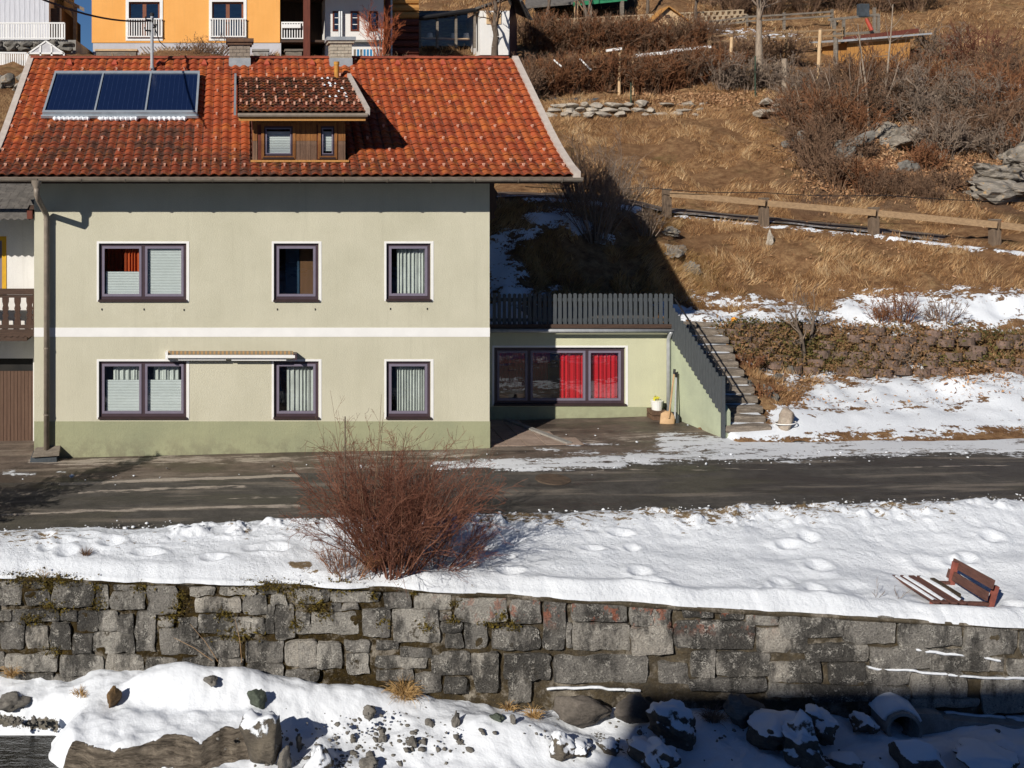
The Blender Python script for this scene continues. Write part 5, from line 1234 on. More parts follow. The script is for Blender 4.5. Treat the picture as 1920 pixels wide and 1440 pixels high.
# long low dark hall behind
ha = thing('open_barn', P(1090, 45, 54), 'long dark open barn with green-edged roof high on the slope', 'barn')
def hp(px, y, Y=54.): return P(px, y, Y)
MB().quad(hp(985, 50, 57), hp(1190, 40, 57), hp(1190, -10, 57), hp(985, -10, 57)).build('back_wall', m_dark, ha)
MB().add([hp(985, 12), hp(1170, -4), hp(1175, -40, 58), hp(985, -25, 58), hp(985, 16), hp(1170, 0), hp(1175, -36, 58), hp(985, -21, 58)], [(0, 1, 2, 3), (4, 5, 6, 7), (0, 1, 5, 4), (1, 2, 6, 5), (2, 3, 7, 6), (3, 0, 4, 7)]).build('roof', m_slateroof, ha)
MB().beam(hp(1075, 8), hp(1175, -2), .12, .2).build('roof_edge', M('green_edge', (.04, .25, .12), (.03, .2, .1), 4, .5), ha)
for px in (1080, 1106, 1166): MB().beam(hp(px, 55), hp(px, 2), .16, .16).build('post', m_greywood if px != 1080 else m_palewood, ha)
# beige lattice blocks below the barn
lt = thing('lattice_wall', P(1120, 60, 53), 'beige wall of openwork lattice blocks below the barn', 'wall')
q = MB(); r11 = random.Random(11)
me = np_mesh('lattice_block', MB().box(-.16, -.09, -.06, .06, 0, .3).box(.09, .16, -.06, .06, 0, .3).box(-.09, .09, -.06, .06, 0, .06).box(-.09, .09, -.06, .06, .24, .3).v, MB().box(-.16, -.09, -.06, .06, 0, .3).box(.09, .16, -.06, .06, 0, .3).box(-.09, .09, -.06, .06, 0, .06).box(-.09, .09, -.06, .06, .24, .3).f, M('lattice_block', (.46, .36, .24), (.36, .27, .18), 5, .9))
for row in range(3):
    for k in range(32):
        p = hp(1050+k*10.9, 62-row*8-k*.55, 53.5); link('lattice_block', me, lt, (p.x+(.16 if row % 2 else 0), p.y, p.z))
# light wooden gable (bird table roof)
gb2 = thing('wooden_hutch', P(1255, 45, 51), 'pale wooden hutch gable with a small square vent on the slope', 'hutch')
A, B, C_ = P(1215, 46, 51), P(1293, 44, 51), P(1251, 15, 51)
MB().prism([(A.x, A.z-.8), (B.x, B.z-.8), (B.x, B.z), (C_.x, C_.z), (A.x, A.z)], 'y', 51, 51.9).build('gable', m_palewood, gb2)
for p, q in ((A, C_), (B, C_)): d_ = (p-q).normalized()*.12; MB().beam(p+d_+Vector((0, .3, .04)), q+Vector((0, .3, .06)), 1.0, .05, up=(0, 0, 1)).build('roof_board', m_larch, gb2)
c = P(1251, 31, 50.98); MB().box(c.x-.11, c.x+.11, 50.95, 51.0, c.z-.06, c.z+.08).build('vent', m_black, gb2)
# upper left grey house, railings, cold-frame greenhouse, boulder wall
g2 = thing('grey_house', (-11, 43, 10), 'pale grey boarded house with white terrace railing at upper left', 'house')
LY_ = 43.0
def lp(px, y, Y=LY_): return P(px, y, Y)
x0 = lp(-260, 0).x; x1 = lp(82, 0).x; z0 = lp(0, 80).z; z1 = lp(0, -160).z
MB().box(x0, x1, LY_+1.2, LY_+8, z0-1, z1).build('wall', m_greywall, g2)
x = lp(-60, 0).x
while x < x1-.02: MB().box(x, min(x+.20, x1), LY_+1.17, LY_+1.199, z0-.5, z1-.2).build('board', m_plank_grey, g2); x += .215
MB().box(x1, lp(103, 0).x, LY_+1.6, LY_+7, z0-.5, lp(0, 5).z).build('side_bay', m_brownx, g2)
MB().box(x0, lp(145, 0).x, LY_-.4, LY_+6, lp(0, 95).z-.6, lp(0, 77).z).build('terrace', m_conc, g2)
MB().add([lp(95, -12, 45.4), lp(158, 22, 45.4), lp(158, 22, 48), lp(95, -12, 48), lp(95, -17, 45.4), lp(158, 15, 45.4), lp(158, 15, 48), lp(95, -17, 48)], [(0, 1, 2, 3), (4, 5, 6, 7), (0, 1, 5, 4), (1, 2, 6, 5)]).build('porch_roof', m_greywood, g2)
for px in (111, 141): MB().beam(lp(px, 78, 45.5), lp(px, 8, 45.5), .16, .16).build('porch_post', m_slateroof, g2)
MB().beam(lp(104, 2, 45.5), lp(112, 28, 45.5), .1, .1).build('brace', m_slateroof, g2); MB().beam(lp(133, 15, 45.5), lp(141, 38, 45.5), .1, .1).build('brace', m_slateroof, g2)
def railing(parent_name, a, b, h, n, label):
    t = thing(parent_name, a, label, 'railing'); u = Vector((0, 0, h))
    MB().beam(a+u, b+u, .06, .06).build('rail', m_white, t); MB().beam(a+Vector((0, 0, .05)), b+Vector((0, 0, .05)), .05, .05).build('rail', m_white, t)
    for k in range(n+1):
        p = a.lerp(b, k/n); w = .09 if k % 11 == 0 else .05; MB().beam(p, p+u, w, .03).build('baluster' if w < .08 else 'post', m_white, t)
railing('terrace_railing', lp(-40, 74, 42.5), lp(121, 74, 42.5), .68, 34, 'white slatted railing on the grey house terrace')
railing('garden_railing', lp(-40, 133, 40), lp(50, 134, 40), .72, 22, 'lower white slatted railing left of the roof verge')
cg = thing('mini_greenhouse', lp(88, 105, 40.5), 'small gabled glass greenhouse just behind the left roof ridge', 'greenhouse')
A, B, C_ = lp(53, 100, 40.5), lp(120, 100, 40.5), lp(86, 77, 40.5)
for p, q in ((A, C_), (C_, B), (A, B), (A, A-Vector((0, 0, .6))), (B, B-Vector((0, 0, .6))), (lp(76, 85, 40.5), lp(76, 110, 40.5)), (lp(97, 85, 40.5), lp(97, 110, 40.5))): MB().beam(p, q, .06, .06).build('bar', m_white, cg)
MB().quad(A, B, C_).build('pane', m_net, cg)
def rock_mesh(seed, sub=3, sq=(1, 1, 1), rough=.25, mat=None, name='rock', flat=True):
    bm = bmesh.new(); bmesh.ops.create_icosphere(bm, subdivisions=sub, radius=1.0)
    v = np.array([x.co[:] for x in bm.verts]); r = np.random.default_rng(seed)
    for _ in range(13):
        n = unit(r.normal(size=3)); d = r.uniform(.5, .85); h = v@n; v = np.where((h > d)[:, None], v-n[None]*(h-d)[:, None]*.9, v)
    dn = fbm(v[:, 0]*1.6+seed, v[:, 1]*1.6, v[:, 2]*1.6, 5, seed, .55)*rough; v = v*(1+dn[:, None])*np.array(sq)
    for x, c in zip(bm.verts, v): x.co = c
    me = bpy.data.meshes.new(name); bm.to_mesh(me); bm.free()
    if mat: me.materials.append(mat)
    me.polygons.foreach_set('use_smooth', np.full(len(me.polygons), not flat)); return me
def rock_mat(name, c1, c2, snow=None, lich=0.):
    t = NT(name); a = t.noise(3, 6, .65); b = t.noise(18, 5, .7, stretch=(1, 1, 2.2))
    col = t.ramp(a, [(.3, c2), (.65, c1)]); col = t.mix(.6, col, t.ramp(b, [(.28, .35), (.65, 1.)]), 'MULTIPLY')
    if lich: col = t.mix(t.math('MULTIPLY', t.rng(t.noise(6, 4, .7), .58, .68, 0., 1.), lich), col, (.42, .24, .06))
    h = b; ro = .88
    if snow is not None:
        g = t.pos or t.P(); sx = t.n('ShaderNodeSeparateXYZ'); t.t.links.new(t.pos.outputs['Normal'], sx.inputs[0])
        s = t.rng(t.math('ADD', sx.outputs[2], t.math('MULTIPLY', t.math('SUBTRACT', t.noise(3.2, 6, .7), .5), 2.4)), snow, snow+.16, 0., 1.)
        col = t.mix(s, col, (.735, .775, .83)); h = t.math('ADD', t.math('MULTIPLY', b, t.math('SUBTRACT', 1., s)), t.math('MULTIPLY', s, 1.5))
    return t.fin(col, ro, t.bump(h, .7, .04), .2)
m_rock = rock_mat('grey_rock', (.26, .245, .22), (.12, .112, .10))
m_rocklich = rock_mat('grey_rock_lichen', (.40, .36, .31), (.15, .135, .115), None, .6)
m_rockpale = rock_mat('pale_rock', (.56, .50, .42), (.34, .30, .25))
m_rocksnow = rock_mat('snowy_rock', (.17, .155, .13), (.07, .065, .055), .55)
m_rockcap = rock_mat('snow_capped_rock', (.19, .165, .13), (.08, .07, .06), .28)
bwl = thing('boulder_wall', lp(20, 240, 38), 'stacked grey boulder wall beside the left roof verge', 'wall')
r12 = random.Random(14)
for row in range(7):
    for k in range(6):
        p = P(-60+k*26+r12.uniform(-6, 6)+(row % 2)*13, 255-row*18+r12.uniform(-3, 3), 37.5); s = r12.uniform(.8, 1.25)
        link('boulder', rock_mesh(row*10+k, 2, (1, 1, 1), .2, m_rocklich, 'boulder'), bwl, p, (r12.uniform(0, 3), 0, r12.uniform(0, 3)), (.36*s, .3, .24*s))
for row in range(2):
    for k in range(7): p = P(-30+k*26, 93-row*9, 42); link('boulder', rock_mesh(100+row*10+k, 2, (1, 1, 1), .2, m_rock, 'boulder'), bwl, p, (0, 0, k), (.36, .3, .20))
# odds and ends against the yellow house plinth
for i, (a, b, c, d, mt, lab, nm) in enumerate(((180, 255, 92, 106, m_greywood, 'grey planter boxes against the yellow house plinth', 'planter_box'), (475, 503, 92, 106, m_conc, 'beige block beside the rusty-capped chimney', 'stone_block'), (536, 566, 92, 106, m_greywood, 'grey chest under the porch floor', 'chest'))):
    A, B = P(a, d, 42.5), P(b, c, 42.5); t = thing(nm, ((A.x+B.x)/2, 42.7, A.z), lab, nm.replace('_', ' ').split()[-1])
    MB().box(A.x, B.x, 42.5, 43.1, A.z-.3, B.z-.08).build('body', mt, t); MB().box(A.x-.05, B.x+.05, 42.45, 43.15, B.z-.079, B.z).build('lid', m_palewood if i == 0 else mt, t)
# lattice trellis with creeper beside it
tl = thing('trellis', P(375, 105, 43), 'diamond lattice trellis at the yellow house plinth', 'trellis')
A, B = P(288, 106, 42.8), P(428, 90, 42.8)
for k in range(22):
    x = A.x+k*(B.x-A.x)/21
    for s_ in (-1, 1):
        p0 = Vector((x, 42.8+.02*s_, A.z-.2)); p1 = Vector((x+s_*.55, 42.8+.02*s_, B.z+.05)); MB().beam(p0, p1, .03, .045).build('slat', m_greywood, tl)
# ------------------------------------------------------------------ river wall, stone by stone
rw = thing('river_wall', (3, float(wallY(3)), -1.9), 'long grey granite river wall with mossy mortar joints', 'wall')
wd = Vector((1, -.1036, 0)).normalized(); wnm = Vector((wd.y, -wd.x, 0))
if wnm.y > 0: wnm = -wnm
def WP(px, y, off=0.):
    Y = wallYpx(px); p = P(px, y, Y); return Vector((p.x+wnm.x*off, p.y+wnm.y*off, p.z))
def core_mat():
    t = NT('mortar_moss'); a = t.noise(5, 6, .7); b = t.noise(30, 5, .75); x, y, z = t.xyz()
    col = t.ramp(a, [(.3, (.16, .14, .115)), (.55, (.31, .275, .225)), (.75, (.44, .395, .32))])
    ms = t.rng(t.noise(1.9, 6, .75), .38, .50, 0., 1.); lft = t.rng(x, 1.5, 6.5, 1., .75)
    col = t.mix(t.math('MULTIPLY', t.math('MULTIPLY', ms, lft), t.rng(b, .28, .45, .3, 1.)), col, t.ramp(t.noise(9, 4, .7), [(.3, (.022, .016, .008)), (.6, (.062, .042, .014)), (.75, (.12, .08, .018))]))
    col = t.mix(.5, col, t.ramp(b, [(.3, .35), (.65, 1.)]), 'MULTIPLY')
    return t.fin(col, .95, t.bump(t.math('ADD', a, b), .9, .04), .1)
m_core = core_mat()
cpx = np.linspace(-330, 2350, 420); nzv = 26
CV = np.zeros((len(cpx), nzv, 3))
for i, px in enumerate(cpx):
    Y = wallYpx(px); Xw = (px-CX)*Y/F
    zt = float(walltop(Xw)); zb = -2.7
    zz = np.linspace(zb, zt, nzv)
    CV[i, :, 0] = Xw; CV[i, :, 1] = Y; CV[i, :, 2] = zz
dn = .045*fbm(CV[..., 0]*3.2, CV[..., 2]*3.2, 0, 4, 41)
CV[..., 0] += wnm.x*(dn-.035); CV[..., 1] += wnm.y*(dn-.035)
mortar = link('mortar', np_mesh('mortar', CV.reshape(-1, 3)-np.array(ORG[rw.name]), grid_faces(len(cpx), nzv), m_core, True), rw, ORG[rw.name])
Z5 = lambda l: [(x0/3, 1000+y0/3, x1/3, 1000+y1/3) for x0, y0, x1, y1 in l]
Z6 = lambda l: [(560+x0/3, 1000+y0/3, 560+x1/3, 1000+y1/3) for x0, y0, x1, y1 in l]
Z7 = lambda l: [(1120+x0/3.79, 1060+y0/3.79, 1120+x1/3.79, 1060+y1/3.79) for x0, y0, x1, y1 in l]
Z8 = lambda l: [(1480+x0/3.273, 1000+y0/3.273, 1480+x1/3.273, 1000+y1/3.273) for x0, y0, x1, y1 in l]
ST = Z5([(0,265,120,400),(175,265,255,305),(150,320,285,405),(295,265,530,405),(545,290,605,420),(625,325,820,415),(640,280,805,318),(835,290,990,465),(1065,300,1205,345),(1100,360,1350,442),(1240,300,1440,340),(1370,348,1500,455),(1450,300,1555,338),(1548,405,1655,590),(1520,345,1612,395),(1660,305,1850,385),
 (0,440,60,490),(68,430,330,495),(345,445,430,490),(440,435,550,545),(556,435,660,545),(665,460,755,555),(765,445,885,660),(1000,480,1108,530),(1115,460,1230,560),(1237,475,1410,570),(1415,475,1492,560),(1502,405,1540,560),(1665,445,1750,560),
 (0,502,135,650),(150,515,275,650),(285,502,395,655),(410,560,520,670),(528,560,755,665),(895,535,1108,680),(1115,590,1350,690),(1385,610,1592,720),(1602,612,1780,750),
 (0,670,28,760),(35,670,325,775),(345,685,585,800),(600,680,810,800),(822,700,1000,762),(1012,702,1210,760),(0,785,300,835),(310,805,560,850),(568,810,800,860),(1230,700,1370,760),(1390,735,1590,800),(1605,765,1790,830),(900,470,985,525)])
ST += Z6([(180,330,455,388),(480,335,630,415),(660,340,860,422),(890,360,1168,495),(1190,365,1365,500),(1380,375,1500,650),(1540,390,1850,492),(1865,400,1990,520),
 (75,435,335,565),(355,425,515,580),(530,432,780,608),(790,440,862,485),(805,500,912,560),(930,510,1050,640),(1085,530,1350,652),(1545,515,1862,650),(830,570,922,640),(1508,505,1536,640),(250,392,335,428),(180,395,240,428),
 (110,608,240,750),(265,602,400,668),(270,675,395,785),(430,605,562,650),(572,642,740,690),(430,695,720,750),(745,665,965,790),(985,672,1125,890),(1150,682,1415,820),(1432,685,1960,845),
 (440,765,650,825),(655,788,800,890),(815,812,945,900),(1180,825,1310,955),(0,610,100,750),(640,420,700,428)])[:-1]
ST += Z7([(240,290,522,430),(600,302,822,370),(890,315,1032,380),(1070,328,1282,420),(1302,350,1740,510),(245,450,542,625),(562,392,1110,590),(1130,440,1482,630),
 (440,690,642,840),(655,600,842,790),(850,622,1210,780),(1220,690,1592,830),(650,805,1205,890),(1222,840,1600,935)])
ST += Z8([(335,510,655,672),(665,540,1052,692),(1075,560,1390,740),(1432,570,1750,745),(105,675,470,790),(490,700,860,830),(866,720,1236,845),(1242,760,1312,845),(1340,770,1640,868),
 (245,795,462,925),(470,812,735,930),(750,850,1080,1010),(1175,880,1580,1100),(140,935,735,1030),(750,1015,1165,1060)])
r13 = random.Random(21)
# the courses go on beyond both edges of the picture
for x0, x1 in ((-330, -6), (2030, 2340)):
    for row in range(5):
        x = x0
        while x < x1:
            w = r13.uniform(45, 95); yo = 1088-(x<0)*2+(x-960)*.047*(x > 0)+ (42 if x > 0 else 0); yy = yo+row*36
            ST.append((x, yy+3, min(x+w-4, x1), yy+33)); x += w
def stone_mat():
    t = NT('wall_granite'); a = t.noise(1.3, 4, .6); b = t.noise(7, 6, .7); c = t.noise(42, 4, .8)
    oi = t.n('ShaderNodeObjectInfo')
    col = t.ramp(oi.outputs['Random'], [(0., (.17, .162, .15)), (.2, (.42, .395, .355)), (.4, (.25, .237, .217)), (.6, (.55, .52, .465)), (.8, (.33, .313, .283)), (1., (.60, .555, .485))])
    dk = t.rng(t.noise(1.1, 5, .7, stretch=(1.4, 1.4, .6)), .44, .58, 0., .9); col = t.mix(dk, col, (.06, .057, .053))
    lc = t.math('MULTIPLY', t.rng(b, .50, .64, .05, 1.), t.rng(c, .47, .56, 0., .85)); col = t.mix(lc, col, (.72, .69, .62))
    col = t.mix(.75, col, t.ramp(c, [(.30, .18), (.55, 1.)]), 'MULTIPLY')
    x, y, z = t.xyz(); reg = t.math('MULTIPLY', t.rng(x, 2.2, 4.6, 0., 1.), t.rng(x, 7.6, 8.4, 1., 0.)); hi = t.rng(z, -.85, -.55, 0., 1.)
    red = t.math('MULTIPLY', t.math('MULTIPLY', reg, hi), t.math('MULTIPLY', t.rng(t.noise(4.5, 4, .7, stretch=(1, 1, .7)), .54, .60, 0., 1.), t.rng(c, .36, .5, .2, 1.)))
    col = t.mix(t.math('MULTIPLY', red, .6), col, (.46, .13, .06))
    ms = t.math('MULTIPLY', t.rng(t.noise(2.3, 5, .75), .61, .68, 0., .85), t.rng(x, 2.5, 6, 1., .0)); col = t.mix(ms, col, (.05, .036, .014))
    return t.fin(col, .9, t.bump(t.math('ADD', t.math('MULTIPLY', b, 1.4), c), 1., .05), .2)
m_stone = stone_mat()
def stone(x0, y0, x1, y1, i):
    x0, x1, y0, y1 = x0-.7, x1+.7, y0-.6, y1+.6
    n, m = 9, 8; r = np.random.default_rng(i+500)
    c = [np.array(WP(*p)) for p in ((x0, y1), (x1, y1), (x1, y0), (x0, y0))]
    W = np.linalg.norm(c[1]-c[0]); H_ = np.linalg.norm(c[3]-c[0]); j = min(W, H_)
    wdv = np.array(wd); up = np.array([0, 0, 1.])
    c = [p+wdv*r.normal(0, .035*j)+up*r.normal(0, .03*j) for p in c]
    u = np.linspace(0, 1, n)[:, None]; v = np.linspace(0, 1, m)[None]
    # rounded outline
    k = .10*j/W; k2 = .10*j/H_
    uu = u+0*v; vv = v+0*u
    su = 2*uu-1; sv = 2*vv-1
    rad = 1-.022*(np.abs(su)**5*np.abs(sv)**5)*2
    uu = .5+su*rad*.5; vv = .5+sv*rad*.5
    Pt = (c[0][None, None]*((1-uu)*(1-vv))[..., None]+c[1][None, None]*(uu*(1-vv))[..., None]+c[2][None, None]*(uu*vv)[..., None]+c[3][None, None]*((1-uu)*vv)[..., None])
    e = np.minimum(np.minimum(u, 1-u)*W, np.minimum(v, 1-v)*H_)
    nz = fbm(Pt[..., 0]*3.3, Pt[..., 2]*3.3, i*1.7, 3, 71)
    off = .014+.012*sstep(0, .03, e)+.026*nz*sstep(0, .05, e)+.016*fbm(Pt[..., 0]*9, Pt[..., 2]*9, i, 2, 74)+r.uniform(-.008, .016)
    ed = (e < 1e-6)
    Pt = Pt+np.array(wnm)[None, None]*off[..., None]+(wdv[None, None]*(.022*fbm(Pt[..., 2]*6, Pt[..., 0]*6, i, 2, 72))[..., None])+up[None, None]*(.020*fbm(Pt[..., 0]*6, Pt[..., 2]*6, i, 2, 73))[..., None]
    V = Pt.reshape(-1, 3); Fc = [tuple(q) for q in grid_faces(n, m)]
    idx = [q for q in [jj for jj in range(m)]+[a*m+m-1 for a in range(1, n)]+[(n-1)*m+jj for jj in range(m-2, -1, -1)]+[a*m for a in range(n-2, 0, -1)]]
    fr_ = V[idx]; bk = V[idx]-np.array(wnm)[None]*.12; b0 = len(V); L = len(idx); V = np.concatenate([V, fr_, bk])
    for q in range(L): Fc.append((b0+q, b0+(q+1) % L, b0+L+(q+1) % L, b0+L+q))
    o = np.array(WP((x0+x1)/2, (y0+y1)/2))
    me = np_mesh('stone', V-o[None], Fc, m_stone, True)
    link('stone', me, rw, o)
for i, s_ in enumerate(ST): stone(*s_, i)
# coping line, footing slabs at the right
cop = MB()
for a, b in zip(range(-330, 2340, 60), range(-270, 2400, 60)):
    A, B = WP(a, 0), WP(b, 0); za, zb = float(walltop(A.x)), float(walltop(B.x)); j = r13.uniform(-.01, .012)
    vs = []
    for p, z in ((A, za), (B, zb)):
        for off, dz_ in ((.035, -.05+j), (.05, -.015), (.03, .012), (-.3, .012), (-.3, -.05)): vs.append((p.x+wnm.x*off, p.y+wnm.y*off, z+dz_))
    cop.add(vs, [(q, (q+1) % 5, 5+(q+1) % 5, 5+q) for q in range(5)])
cop.build('coping', m_core, rw)
# moss cushions in the joints
rngm = np.random.default_rng(31); mv, mf = [], []; nbv = 0
moss_px = [(90,1095,22),(100,1135,25),(180,1100,12),(185,1130,14),(340,1115,10),(335,1135,14),(265,1098,18),(320,1157,16),(560,1105,30),(580,1130,30),(610,1150,16),(420,1150,20),(555,1170,14),(440,1190,40),(700,1115,10),(850,1130,9),(845,1160,14),(920,1167,20),(960,1170,14),(800,1172,14),(640,1095,14),(780,1108,8),(30,1082,50),(120,1085,40),(500,1096,60),(640,1098,40),(720,1165,12),(100,1220,20),(60,1158,24),(940,1150,8)]
for cx_, cy_, rad in moss_px:
    for q in range(int(rad*9)):
        p = WP(cx_+rngm.normal(0, rad*.55), cy_+rngm.normal(0, min(rad, 16)*.45), .035); s_ = rngm.uniform(.008, .02)
        a = rngm.normal(0, 1, (3, 3))*s_; a[:, 1] = -np.abs(a[:, 1]); tri = np.array(p)[None]+a; mv.append(tri); mf.append((nbv, nbv+1, nbv+2)); nbv += 3
m_moss = tint_mat('wall_moss', [(0., (.035, .026, .008)), (.5, (.085, .062, .014)), (1., (.16, .12, .022))])
mo_ = link('moss', np_mesh('moss', np.concatenate(mv)-np.array(ORG[rw.name]), np.array(mf), m_moss, False, {'tint': np.repeat(rngm.random(len(mf)), 3)}), rw, ORG[rw.name]); mo_['kind'] = 'stuff'
# snow ledges caught in the joints at the right
def ledge(pts, h=.04, d=.10):
    b = MB(); n = 0
    dense = []
    for (x0, y0), (x1, y1) in zip(pts[:-1], pts[1:]):
        m = max(2, int(abs(x1-x0)/5)); dense += [(x0+(x1-x0)*t/m, y0+(y1-y0)*t/m) for t in range(m)]
    dense.append(pts[-1]); r = np.random.default_rng(int(pts[0][0]))
    for i, (x, y) in enumerate(dense):
        k = h*(.7+1.1*abs(float(vnoise(i*.23, pts[0][0]*.1))))*(.25 if i in (0, len(dense)-1) else 1); y = y+1.5*float(vnoise(i*.31, pts[0][0]*.2, 3.))
        for off, dz_ in ((.0, -.02), (d*.9, -.02), (d, k*.4), (d*.5, k), (0, k*.9)): p = WP(x, y, off); b.v.append((p.x, p.y, p.z+dz_))
    for i in range(len(dense)-1):
        for q in range(5): a = i*5+q; c = i*5+(q+1) % 5; b.f.append((a, c, c+5, a+5))
    return b
for pts in ([(1625, 1249), (1700, 1256), (1780, 1262), (1850, 1268), (1960, 1272)], [(1715, 1217), (1770, 1222), (1860, 1232), (1885, 1238)], [(1770, 1333), (1900, 1344), (2000, 1350)], [(1025, 1290), (1060, 1286), (1200, 1292)]):
    L_ = abs(pts[-1][0]-pts[0][0]); x_ = pts[0][0]
    if L_ < 30: ledge(pts, .018, .05).build('snow_ledge', m_snow, rw, smooth=True); continue
    px_s = [p_[0] for p_ in pts]; py_s = [p_[1] for p_ in pts]
    while x_ < pts[-1][0]-8:
        w_l = min(r13.uniform(60, 160), pts[-1][0]-x_); seg = [(x_, float(np.interp(x_, px_s, py_s))), (x_+w_l*.5, float(np.interp(x_+w_l*.5, px_s, py_s))+r13.uniform(-2, 2)), (x_+w_l, float(np.interp(x_+w_l, px_s, py_s)))]
        ledge(seg, r13.uniform(.008, .018), r13.uniform(.04, .06)).build('snow_ledge', m_snow, rw, smooth=True); x_ += w_l+r13.uniform(-4, 4)
# concrete footing at the right foot
ft = MB()
pt = [(1690, 1322, 1368), (1750, 1325, 1372), (1755, 1334, 1374), (1860, 1344, 1392), (1960, 1350, 1400), (2350, 1385, 1440)]
for (xa, ya, yb), (xb, yc, yd) in zip(pt[:-1], pt[1:]):
    A, B, C_, D = WP(xa, ya, .22), WP(xb, yc, .22), WP(xb, yd+30, .25), WP(xa, yb+30, .25); E, F_ = WP(xa, ya, -.05), WP(xb, yc, -.05)
    ft.add([A, B, C_, D, E, F_], [(0, 1, 2, 3), (4, 5, 1, 0)])
ft.build('footing', m_conc, rw)

# ------------------------------------------------------------------ rocks and things in the river bed
def bpt(px, y):
    """point of the river bed seen at that photo position"""
    lo = float(wallYpx(px)); Yq = np.arange(lo, 9, -.02); hit = ZC+(HY-y)*Yq/F <= bed((px-CX)*Yq/F, Yq)
    best = lo if not hit[0] else float(Yq[np.argmax(~hit)])
    return Vector(((px-CX)*best/F, best, float(bed((px-CX)*best/F, best))))
rk = 0
def rock(px, y, wpx, hpx, seed, mat, label, name='boulder', dep=.8, rot=None, sink=.3, rough=.3, sub=4, cat='rock', grp='boulders in the river bed'):
    p = bpt(px, min(1439, y+hpx*.42)); s = p.y/F; w, h = wpx*s/2, hpx*s/2
    Yc = min(p.y, float(wallYpx(px))-.25*w*dep); c_ = P(px, y, Yc)
    o = link(name, rock_mesh(seed, sub, (1, 1, 1), rough, mat, name, flat=False), None, c_, rot or (0, 0, seed*.7), (w*1.12, w*dep*1.1, h*1.2))
    return tag(o, label, cat, grp)
rock(496, 1390, 88, 104, 5, m_rockcap, 'round brown boulder with a snow cap right of the flat slab', dep=.9, sink=.15, rough=.18)
rock(213, 1305, 36, 44, 6, rock_mat('ochre_rock', (.24, .15, .07), (.11, .075, .045)), 'upright ochre stone poking from the snow under the wall', dep=.6, sink=.25, rough=.2)
rock(482, 1312, 38, 34, 9, rock_mat('green_rock', (.12, .145, .115), (.06, .07, .055)), 'green-grey angular stone lying on the snow slope', dep=.6, sink=.2, rough=.2, rot=(.1, .5, .3))
rock(20, 1318, 62, 22, 10, m_rock, 'low dark rock at the left picture edge', dep=.8, sink=.35)
rock(395, 1275, 34, 16, 30, m_rock, 'snow-dusted brown stone on the mound beneath the wall', dep=.8, sink=.4)
rock(598, 1425, 60, 50, 11, m_rockcap, 'snow-topped stone at the bottom edge among pebbles', dep=.9, sink=.25)
rock(690, 1335, 32, 20, 12, m_rock, 'single dark stone on smooth snow below the wall', dep=.8, sink=.25)
rock(772, 1390, 20, 20, 13, m_rock, 'small dark stone left of the snow dome', dep=.8, sink=.2)
rock(716, 1385, 16, 14, 14, m_rock, 'small dark pebble left of the other one by the snow dome', dep=.8, sink=.2)
rock(855, 1348, 20, 24, 15, m_rock, 'pointed dark stone above the snow dome', dep=.7, sink=.2)
rock(806, 1354, 20, 14, 16, m_rock, 'double dark pebble beside the pointed stone', dep=.8, sink=.2)
rock(932, 1346, 26, 11, 17, bpy.data.materials['green_rock'], 'flat greenish slab stone near the straw tuft', dep=.8, sink=.2)
rock(962, 1348, 11, 22, 18, m_rock, 'thin upright stone right of the greenish slab', dep=.5, sink=.2)
rock(1085, 1402, 50, 22, 19, m_rockcap, 'brown stone half under snow at the shadow edge', dep=.8, sink=.3)
rock(1050, 1390, 50, 46, 40, m_rockcap, 'snow-rounded stone left of the shadow edge', dep=.9, sink=.3)
rock(1085, 1335, 118, 56, 20, rock_mat('wall_foot_rock', (.20, .175, .15), (.09, .08, .07)), 'big brown-grey rock lying at the wall foot by the shadow edge', dep=.55, sink=.25, rough=.15, rot=(0, .1, 0))
rock(1185, 1335, 78, 60, 21, bpy.data.materials['wall_foot_rock'], 'dark rock against the wall foot inside the shadow', dep=.5, sink=.25, rough=.15, rot=(0, .05, 0))
rock(1262, 1360, 84, 62, 22, m_rockcap, 'large tilted shaded rock with snow back', dep=.7, sink=.2, rot=(.1, .35, .2))
rock(1385, 1330, 82, 48, 23, m_rock, 'bare dark boulder between snowy ones in shade', dep=.7, sink=.2)
rock(1450, 1362, 110, 70, 24, m_rockcap, 'broad shaded boulder with dark hollow side', dep=.75, sink=.25)
rock(1510, 1400, 88, 84, 25, m_rockcap, 'tall shaded boulder with snow shoulders', dep=.8, sink=.25)
rock(1545, 1365, 64, 56, 26, m_rockcap, 'shaded snow-topped boulder left of the pipe', dep=.8, sink=.3)
rock(1618, 1358, 50, 36, 33, m_rockcap, 'shaded snowy stone touching the pipe mouth', dep=.8, sink=.3)
rock(1722, 1424, 98, 62, 27, m_rockcap, 'big round snow-domed boulder below the pipe', dep=.9, sink=.25, rough=.1)
rock(1590, 1432, 60, 40, 28, m_rockcap, 'low snow dome stone at the bottom edge left of the round boulder', dep=.9, sink=.3, rough=.1)
rock(1850, 1422, 120, 40, 29, m_rockcap, 'flat shaded slab stone at the bottom right corner', dep=.9, sink=.25)
rock(1225, 1418, 96, 56, 34, m_rockcap, 'split dark stone at the bottom edge inside the shadow', dep=.8, sink=.2)
rock(1140, 1400, 36, 30, 35, m_rockcap, 'small snow-capped stone right at the shadow edge', dep=.8, sink=.25)
rock(690, 1432, 40, 22, 36, m_rock, 'dark wet stone at the bottom edge right of the snow-topped one', dep=.8, sink=.25)
rock(535, 1425, 34, 44, 37, m_rock, 'grey pointed stone tucked against the round boulder', dep=.7, sink=.2)
rock(560, 1390, 20, 30, 38, m_rock, 'small grey stone right of the round boulder', dep=.7, sink=.2)
